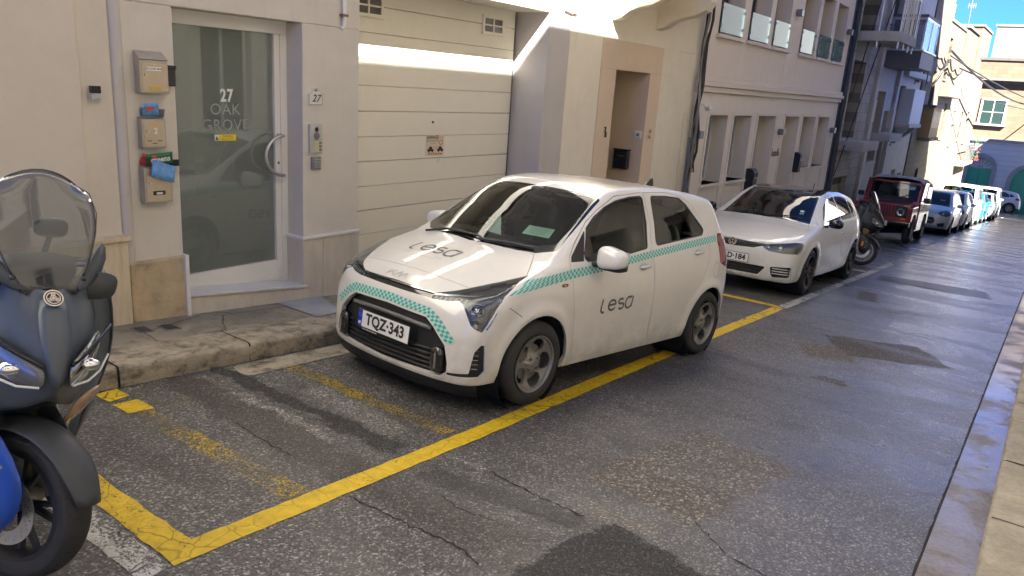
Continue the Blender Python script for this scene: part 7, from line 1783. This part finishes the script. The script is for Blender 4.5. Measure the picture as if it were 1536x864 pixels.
# ---------------------------------------------------------------- big scooters standing nose out to the road
def patch(name, rows, mat, parent, sub=2, thick=.004, mirror=False, crease=None):
    """quad patch from rows of points, smoothed; mirror adds the other half"""
    V = []; F = []; n = len(rows[0])
    for r in rows: V += [tuple(p) for p in r]
    for i in range(len(rows)-1):
        for j in range(n-1): F.append((i*n+j, i*n+j+1, (i+1)*n+j+1, (i+1)*n+j))
    o = mesh_obj(name, V, F, mat, parent, smooth=True)
    if mirror: m = o.modifiers.new('mir', 'MIRROR'); m.use_axis = (False, True, False); m.use_clip = True; m.merge_threshold = .002
    m = o.modifiers.new('sub', 'SUBSURF'); m.levels = sub; m.render_levels = sub
    if thick: m = o.modifiers.new('t', 'SOLIDIFY'); m.thickness = thick; m.offset = -1
    return o
def scooter(label, X, Y, yaw, lean, steer, body, accent, screen, detail=True):
    root = thing('motor_scooter', label, 'scooter', (0, 0, 0), None, 'scooters parked nose out to the road')
    M_f = simple('fork_gold', (.55, .40, .16), .25, .9); M_b2 = simple('scooter_plastic', (.045, .05, .055), .5, var=.15)
    NW = .72
    # front cowl: centre line to flank, then its mirror image
    cowl = [[(.13, 0, 1.085), (.12, .06, 1.09), (.085, .13, 1.13), (.03, .19, 1.17), (-.06, .22, 1.18)],
            [(.19, 0, 1.02), (.17, .06, 1.02), (.12, .14, 1.04), (.04, .21, 1.07), (-.08, .255, 1.08)],
            [(.25, 0, .95), (.205, .06, .945), (.15, .15, .95), (.05, .235, .965), (-.08, .28, .98)],
            [(.285, 0, .885), (.235, .055, .875), (.165, .15, .885), (.06, .245, .90), (-.07, .29, .90)],
            [(.290, 0, .83), (.245, .05, .80), (.165, .15, .80), (.07, .24, .81), (-.06, .285, .80)],
            [(.265, 0, .775), (.225, .05, .745), (.15, .13, .73), (.06, .21, .72), (-.05, .255, .70)],
            [(.20, 0, .74), (.17, .05, .71), (.11, .11, .68), (.03, .17, .65), (-.06, .21, .62)]]
    cowl = [[(a, b*NW, c) for a, b, c in r] for r in cowl]
    patch('front_cowl', cowl, body, root, 2, .006, True)
    # facetted centre blade, slightly proud and lighter edged
    patch('nose_blade', [[(.147, -.042, 1.075), (.156, 0, 1.075), (.147, .042, 1.075)], [(.215, -.050, .98), (.236, 0, .98), (.215, .050, .98)], [(.268, -.040, .88), (.300, 0, .88), (.268, .040, .88)], [(.276, -.012, .80), (.300, 0, .80), (.276, .012, .80)]], body, root, 1, .003)
    for s in (1, -1):
        h = empty('headlight', (0, 0, 0), None, root)
        L = [[(.245, s*.050, .865), (.200, s*.115, .895), (.150, s*.175, .925), (.085, s*.235, .955)], [(.262, s*.050, .828), (.215, s*.120, .845), (.165, s*.185, .870), (.095, s*.245, .915)], [(.250, s*.055, .790), (.205, s*.120, .795), (.155, s*.180, .815), (.100, s*.225, .855)]]
        L = [[(a+.026, b*NW, c) for a, b, c in r] for r in L]
        if s < 0: L = [r[::-1] for r in L]
        patch('housing', [[tuple(np.array(p)-[.010, 0, 0]) for p in r] for r in L], simple('lamp_grey', (.20, .19, .175), .3, .3), h, 1, .003)
        patch('lens', L, M_lamp, h, 1, 0)
        superell('projector', (.198, s*.115, .848), (.026, .036, .022), M_chrome, h, 2.3); MB().tube([(.272, s*.050, .80), (.235, s*.105, .800), (.190, s*.155, .820), (.128, s*.20, .860)], .0045, 6).build('running_light', simple('lamp_white', (.65, .64, .58), .3), h, auto=60)
        MB().tube([(.270, s*.042, .870), (.230, s*.100, .903), (.182, s*.15, .933), (.115, s*.203, .963)], .008, 6).build('lamp_brow', M_blackg, h, auto=60)
        # air intake and turn lamp low on the cowl
        patch('indicator', [r if s > 0 else r[::-1] for r in ([(.10, s*.115, .69), (.06, s*.185, .715), (.0, s*.235, .72)], [(.085, s*.105, .64), (.05, s*.16, .635), (.0, s*.205, .65)], [(.05, s*.09, .60), (.02, s*.12, .575), (-.02, s*.15, .585)])], simple('indicator_smoke', (.30, .19, .10), .15, coat=1.), root, 1, .01)
        # flank and leg shield
        W_ = [[(-.06, s*.22, 1.16), (-.25, s*.26, 1.10), (-.42, s*.25, .98)], [(-.07, s*.29, .92), (-.25, s*.32, .85), (-.45, s*.30, .75)], [(-.06, s*.26, .70), (-.22, s*.30, .58), (-.42, s*.29, .45)], [(-.08, s*.19, .58), (-.22, s*.24, .40), (-.42, s*.24, .28)]]
        if s < 0: W_ = [r[::-1] for r in W_]
        patch('flank_panel', W_, body, root, 2, .006)
        W_ = [[(-.42, s*.24, .45), (-.8, s*.26, .50), (-1.2, s*.22, .62), (-1.65, s*.10, .86)], [(-.42, s*.24, .26), (-.8, s*.25, .26), (-1.2, s*.20, .42), (-1.6, s*.08, .72)]]
        if s < 0: W_ = [r[::-1] for r in W_]
        patch('side_panel', W_, body, root, 2, .006)
        # screen bracket arms
        patch('screen_bracket', [r if s > 0 else r[::-1] for r in ([(.095, s*.085, 1.12), (.055, s*.135, 1.17), (-.01, s*.185, 1.27)], [(.135, s*.075, 1.07), (.085, s*.145, 1.11), (.01, s*.205, 1.18)])], M_b2, root, 1, .012)
        superell('bolt', (.098, s*.105, 1.125), (.010, .010, .010), M_blackg, root, 2.5)
        # mirror housings carried on stubs from the cowl
        t = empty('mirror', (0, 0, 0), None, root); P = [[(.0, s*.10, 1.12), (.03, s*.15, 1.15), (.02, s*.19, 1.14), (.0, s*.215, 1.12)], [(.01, s*.11, 1.04), (.035, s*.15, 1.045), (.025, s*.18, 1.05), (.0, s*.20, 1.06)]]
        if s < 0: P = [r[::-1] for r in P]
        patch('shell', P, M_b2, t, 1, .05)
        # handlebar, grip, lever
        t = empty('handlebar', (0, 0, 0), None, root); MB().tube([(-.12, 0, 1.10), (-.17, s*.12, 1.15), (-.26, s*.20, 1.12)], .013, 8).build('tube', M_b2, t, auto=60); MB().tube([(-.26, s*.19, 1.12), (-.33, s*.29, 1.10)], .02, 10).build('grip', M_trim, t, auto=60); MB().tube([(-.22, s*.18, 1.12), (-.28, s*.27, 1.11)], .006, 6).build('lever', M_steel, t)
    # round emblem: ring, disc and three crossed forks
    ex, ez = .165, 1.072; t = empty('emblem', (ex, 0, ez), (0, R(-38), 0), root)
    if detail:
        m = MB(); m.lathe([(0, 0), (.030, 0), (.030, .003), (.0, .003)], 28, axis='x'); m.build('disc', M_blackg, t)
        Me = simple('emblem_silver', (.60, .52, .45), .3, .3)
        for r0, r1 in ((.026, .030), (.019, .0215)):
            m = MB(); m.lathe([(r1, .003), (r1, .005), (r0, .005), (r0, .003)], 28, axis='x'); m.build('ring', Me, t)
        for k in range(3):
            a = math.pi/2+k*2*math.pi/3; c, s_ = math.cos(a), math.sin(a)
            def bar(r0, r1, off, w_): 
                n_ = np.array([-s_, c]); p0 = np.array([c, s_])*r0+n_*off; p1 = np.array([c, s_])*r1+n_*off; m.prism([tuple(p0+n_*w_), tuple(p0-n_*w_), tuple(p1-n_*w_), tuple(p1+n_*w_)], .003, .0055, 'x')
            m = MB(); bar(-.010, .019, 0, .0014); bar(.008, .017, .005, .0012); bar(.008, .017, -.005, .0012); bar(.007, .009, 0, .0062); m.build('fork_mark', Me, t)
    # tall curved screen
    rows = []
    for i in range(7):
        u = i/6; z = 1.075+.40*u; x0 = .135-.20*u**1.1; w_ = (.11+.40*u*(1-u)*.9+.075*u); w_ = .085+.085*math.sin(min(u*1.35, 1)*math.pi/2)-(.05*max(0, u-.7)/.3)
        rows.append([(x0-.30*(w_*q)**2*3-.0, w_*q, z-(.05*q*q if i == 6 else 0)) for q in np.linspace(-1, 1, 9)])
    sc_ = patch('windscreen', rows, screen, root, 1, .003)
    ed = [rows[i][0] for i in range(7)]+rows[6][1:-1]+[rows[6-i][8] for i in range(7)]
    MB().tube(ed, .0020, 5).build('screen_edge', simple('screen_rim', (.05, .05, .048), .3), sc_, auto=60)
    # dashboard and inner cover
    superell('instrument_panel', (-.03, 0, 1.13), (.05, .12, .06), M_b2, root, 3, rotm('Y', .5)); superell('phone_mount', (-.10, .05, 1.27), (.02, .055, .035), M_b2, root, 3)
    MB().tube([(-.10, .05, 1.24), (-.12, .03, 1.12)], .01, 6).build('mount_arm', M_b2, root)
    superell('inner_cover', (-.12, 0, .86), (.14, .22, .26), M_b2, root, 3)
    superell('under_cowl', (-.14, 0, .68), (.09, .085, .12), M_b2, root, 2.6)
    # seat, tail, floor, engine
    sec = [(-.45, .60, .14), (-.60, .76, .17), (-.85, .80, .18), (-1.05, .86, .17), (-1.35, .90, .13), (-1.62, .92, .07)]
    rows = [[(x, w_*math.sin(a), z-.09*(1-math.cos(a))*1.) for a in np.linspace(-1.5, 1.5, 7)] for x, z, w_ in sec]; patch('seat', rows[1:5], M_seat, root, 2, .02)
    superell('tail_cowl', (-1.25, 0, .72), (.42, .15, .13), body, root, 2.8, rotm('Y', .12)); superell('floorboard', (-.55, 0, .30), (.36, .22, .07), M_b2, root, 4); superell('centre_tunnel', (-.55, 0, .48), (.34, .11, .16), M_b2, root, 3)
    superell('engine', (-1.25, -.05, .33), (.32, .13, .14), M_gun, root, 3); superell('tail_lamp', (-1.66, 0, .80), (.03, .10, .03), M_red_l, root, 2.6)
    MB().tube([(-1.0, -.17, .25), (-1.3, -.20, .28), (-1.65, -.20, .42)], [.03, .06, .06], 12).build('exhaust', M_gun, root, auto=60)
    MB().tube([(-.72, .12, .26), (-.70, .27, -.02+.07)], .012, 8).build('side_stand', M_gun, root)
    def bike_wheel(px_, name, R_, wt, parent, nsp, both):
        w = empty(name, px_, None, parent); prof = []
        for a in np.linspace(-1.25, 1.25, 13): prof.append((R_-wt*.62*(1-math.cos(a))*.75, wt*.5*math.sin(a)/math.sin(1.25)))
        rr = R_-.088
        m = MB(); m.lathe([(rr, -wt*.36)]+prof+[(rr, wt*.36)], 64, closed=True); m.build('tyre', M_tyre, w, auto=50)
        if detail:
            for s in (1, -1):      # swept tread sipes
                for k in range(26):
                    a0 = 2*math.pi*k/26; V = []
                    for q in range(5):
                        u = q/4; aa = a0+.13*u+(.05 if q in (1, 3) else 0); ph = s*(.25+.80*u); r = R_-wt*.62*(1-math.cos(ph))*.75+.0008; y = wt*.5*math.sin(ph)/math.sin(1.25)
                        for dd in (-.008, .008): V.append(((r)*math.cos(aa+dd), y, (r)*math.sin(aa+dd)))
                    if k == 0: acc_v = []; acc_f = []
                    n0 = len(acc_v); acc_v += V; acc_f += [(n0+2*i, n0+2*i+1, n0+2*i+3, n0+2*i+2) for i in range(4)]
                mesh_obj('tread_pattern', acc_v, acc_f, M_dark, w)
        m = MB(); m.lathe([(rr+.012, -.048), (rr+.014, .048), (rr-.004, .050), (rr-.014, .030), (rr-.020, 0), (rr-.014, -.030), (rr-.004, -.050)], 56, closed=True); m.build('rim', both, w, auto=50)
        m = MB()
        for k in range(nsp):
            for dlt in (-.10, .10):
                a = 2*math.pi*k/nsp; a1 = a+dlt*2.0; c0 = np.array([.03*math.cos(a), 0, .03*math.sin(a)]); c1 = np.array([(rr-.01)*math.cos(a1), 0, (rr-.01)*math.sin(a1)]); tn = np.array([-math.sin(a), 0, math.cos(a)])*.009
                m.hexa([c0-tn+[0, -.014, 0], c0+tn+[0, -.014, 0], c1+tn+[0, -.010, 0], c1-tn+[0, -.010, 0], c0-tn+[0, .014, 0], c0+tn+[0, .014, 0], c1+tn+[0, .010, 0], c1-tn+[0, .010, 0]])
        m.build('spokes', both, w, .002); m = MB(); m.lathe([(0, -.075), (.028, -.075), (.034, -.03), (.034, .03), (.028, .075), (0, .075)], 20); m.build('hub', M_gun, w, auto=40)
        return w
    def disc(parent, y, r0, r1):
        """drilled brake disc"""
        V = []; F = []; n = 120; rr_ = [r0, r0+(r1-r0)*.2, r0+(r1-r0)*.4, r0+(r1-r0)*.6, r0+(r1-r0)*.8, r1]
        for yy in (y, y-.004):
            for k in range(n):
                a = 2*math.pi*k/n
                for r in rr_: V.append((r*math.cos(a), yy, r*math.sin(a)))
        m_ = len(rr_)
        for sd in (0, 1):
            for k in range(n):
                for i in range(m_-1):
                    hole = (k % 6 == 1 and i == 1) or (k % 6 == 3 and i == 3) or (k % 6 == 5 and i == 2)
                    if hole: continue
                    b = sd*n*m_; q = (b+k*m_+i, b+((k+1) % n)*m_+i, b+((k+1) % n)*m_+i+1, b+k*m_+i+1); F.append(q if sd else q[::-1])
        for i in (0, m_-1):
            for k in range(n): F.append((k*m_+i, ((k+1) % n)*m_+i, n*m_+((k+1) % n)*m_+i, n*m_+k*m_+i))
        return mesh_obj('brake_disc', V, F, simple('disc_steel', (.60, .58, .54), .3, .85), parent)
    # steered front end
    fr = empty('front_end', (-.0, 0, 0), (0, 0, steer), root); fr.location = (0, 0, 0)
    bw = bike_wheel((0, 0, .285), 'front_wheel', .285, .12, root, 5, simple('scooter_rim', (.03, .03, .033), .35, .3) if detail else M_rimS); bw.rotation_euler = (0, 0, steer)
    disc(bw, -.068, .085, .134)
    for s in (1, -1):
        MB().tube([(-.02, s*.095, .34), (-.17, s*.095, .84)], .020, 16).build('fork_tube', M_f, fr, auto=60); MB().tube([(.0, s*.095, .27), (-.045, s*.095, .46)], .030, 14).build('fork_leg', M_b2, fr, auto=60)
        P = [[(.085, s*.118, .50), (-.01, s*.126, .62), (-.13, s*.118, .66)], [(.155, s*.124, .40), (-.0, s*.138, .44), (-.13, s*.128, .46)], [(.10, s*.122, .27), (.03, s*.128, .22), (-.05, s*.122, .24)]]
        if s < 0: P = [r[::-1] for r in P]
        patch('fork_guard', P, accent if s < 0 else M_b2, fr, 1, .006)
        for (bx, bz) in ((.045, .47), (.04, .36)): m = MB(); m.lathe([(0, .006), (.006, .006), (.007, 0)], 10, o=(bx, s*.131, bz)) if s > 0 else m.lathe([(0, -.006), (.006, -.006), (.007, 0)], 10, o=(bx, s*.131, bz)); m.build('bolt', M_steel, fr)
    rows = []
    for a in np.linspace(R(14), R(150), 12):
        r = .325; w_ = .074*(1-.55*max(0, (R(40)-a)/R(40))**1.4); rows.append([((r-.035*abs(q)**2.5)*math.cos(a)+.01, w_*q, .285+(r-.035*abs(q)**2.5)*math.sin(a)) for q in (-1, -.9, -.5, 0, .5, .9, 1)])
    patch('front_fender', rows, M_b2, fr, 1, .005)
    m = MB(); m.box(-.10, .02, -.11, -.078, .20, .30); m.build('brake_caliper', M_gun, fr, .01)
    if not detail:
        for s in (1, -1): superell('reflector', (-.02, s*.135, .42), (.02, .006, .05), M_amber, fr, 3)
    bike_wheel((-1.50, 0, .275), 'rear_wheel', .275, .14, root, 5, simple('scooter_rim', (.03, .03, .033), .35, .3))
    n = np.array([0, S, 1.]); n /= np.linalg.norm(n); f = np.array([math.cos(yaw), math.sin(yaw), 0.]); f -= n*(f@n); f /= np.linalg.norm(f); l = np.cross(n, f)
    M = Matrix(((f[0], l[0], n[0], X), (f[1], l[1], n[1], Y), (f[2], l[2], n[2], gz(Y)+.004), (0, 0, 0, 1))); root.matrix_world = M@Matrix.Rotation(-lean, 4, 'X')
    return root
M_sb = simple('scooter_slate', (.06, .074, .092), .34, var=.08); M_sblue = simple('scooter_blue', (.015, .07, .36), .35, .1)
M_scr = glass_mat('scooter_screen', (.58, .60, .62), 1.4, film=.08, fcol=(.30, .31, .32))
scooter('slate and blue scooter with tall clear screen at the left edge of the photo', -2.789, .910, R(-8), R(4.75), R(28.6), M_sb, M_sblue, M_scr)
scooter('black scooter with smoked screen parked between the white hatchback and the dark red jeep', -2.95, 15.78, R(-12), R(8), R(20), simple('scooter_black', (.015, .016, .018), .3), simple('scooter_black', (.015, .016, .018), .3), glass_mat('scooter_screen_smoke', (.35, .27, .27), 1.25), False)
t = thing('marker_post', 'grey marker post with a red band on the right hand kerb at the frame edge', 'post', (.20, 8.05, gz(8.05)+.108))
m = MB(); m.box(-.055, .055, -.055, .055, 0, .10); m.build('base', simple('post_grey', (.22, .22, .21), .7, var=.2), t, .012, seg=3)
m = MB(); m.lathe([(.042, .10), (.042, .20), (.040, .205), (.0, .205)], 20, axis='z'); m.build('red_band', simple('post_red', (.45, .02, .02), .4), t, auto=40)
m = MB(); m.lathe([(.040, .206), (.040, .70), (.030, .73), (0, .735)], 20, axis='z'); m.build('post', simple('post_grey', (.22, .22, .21), .7), t, auto=40)
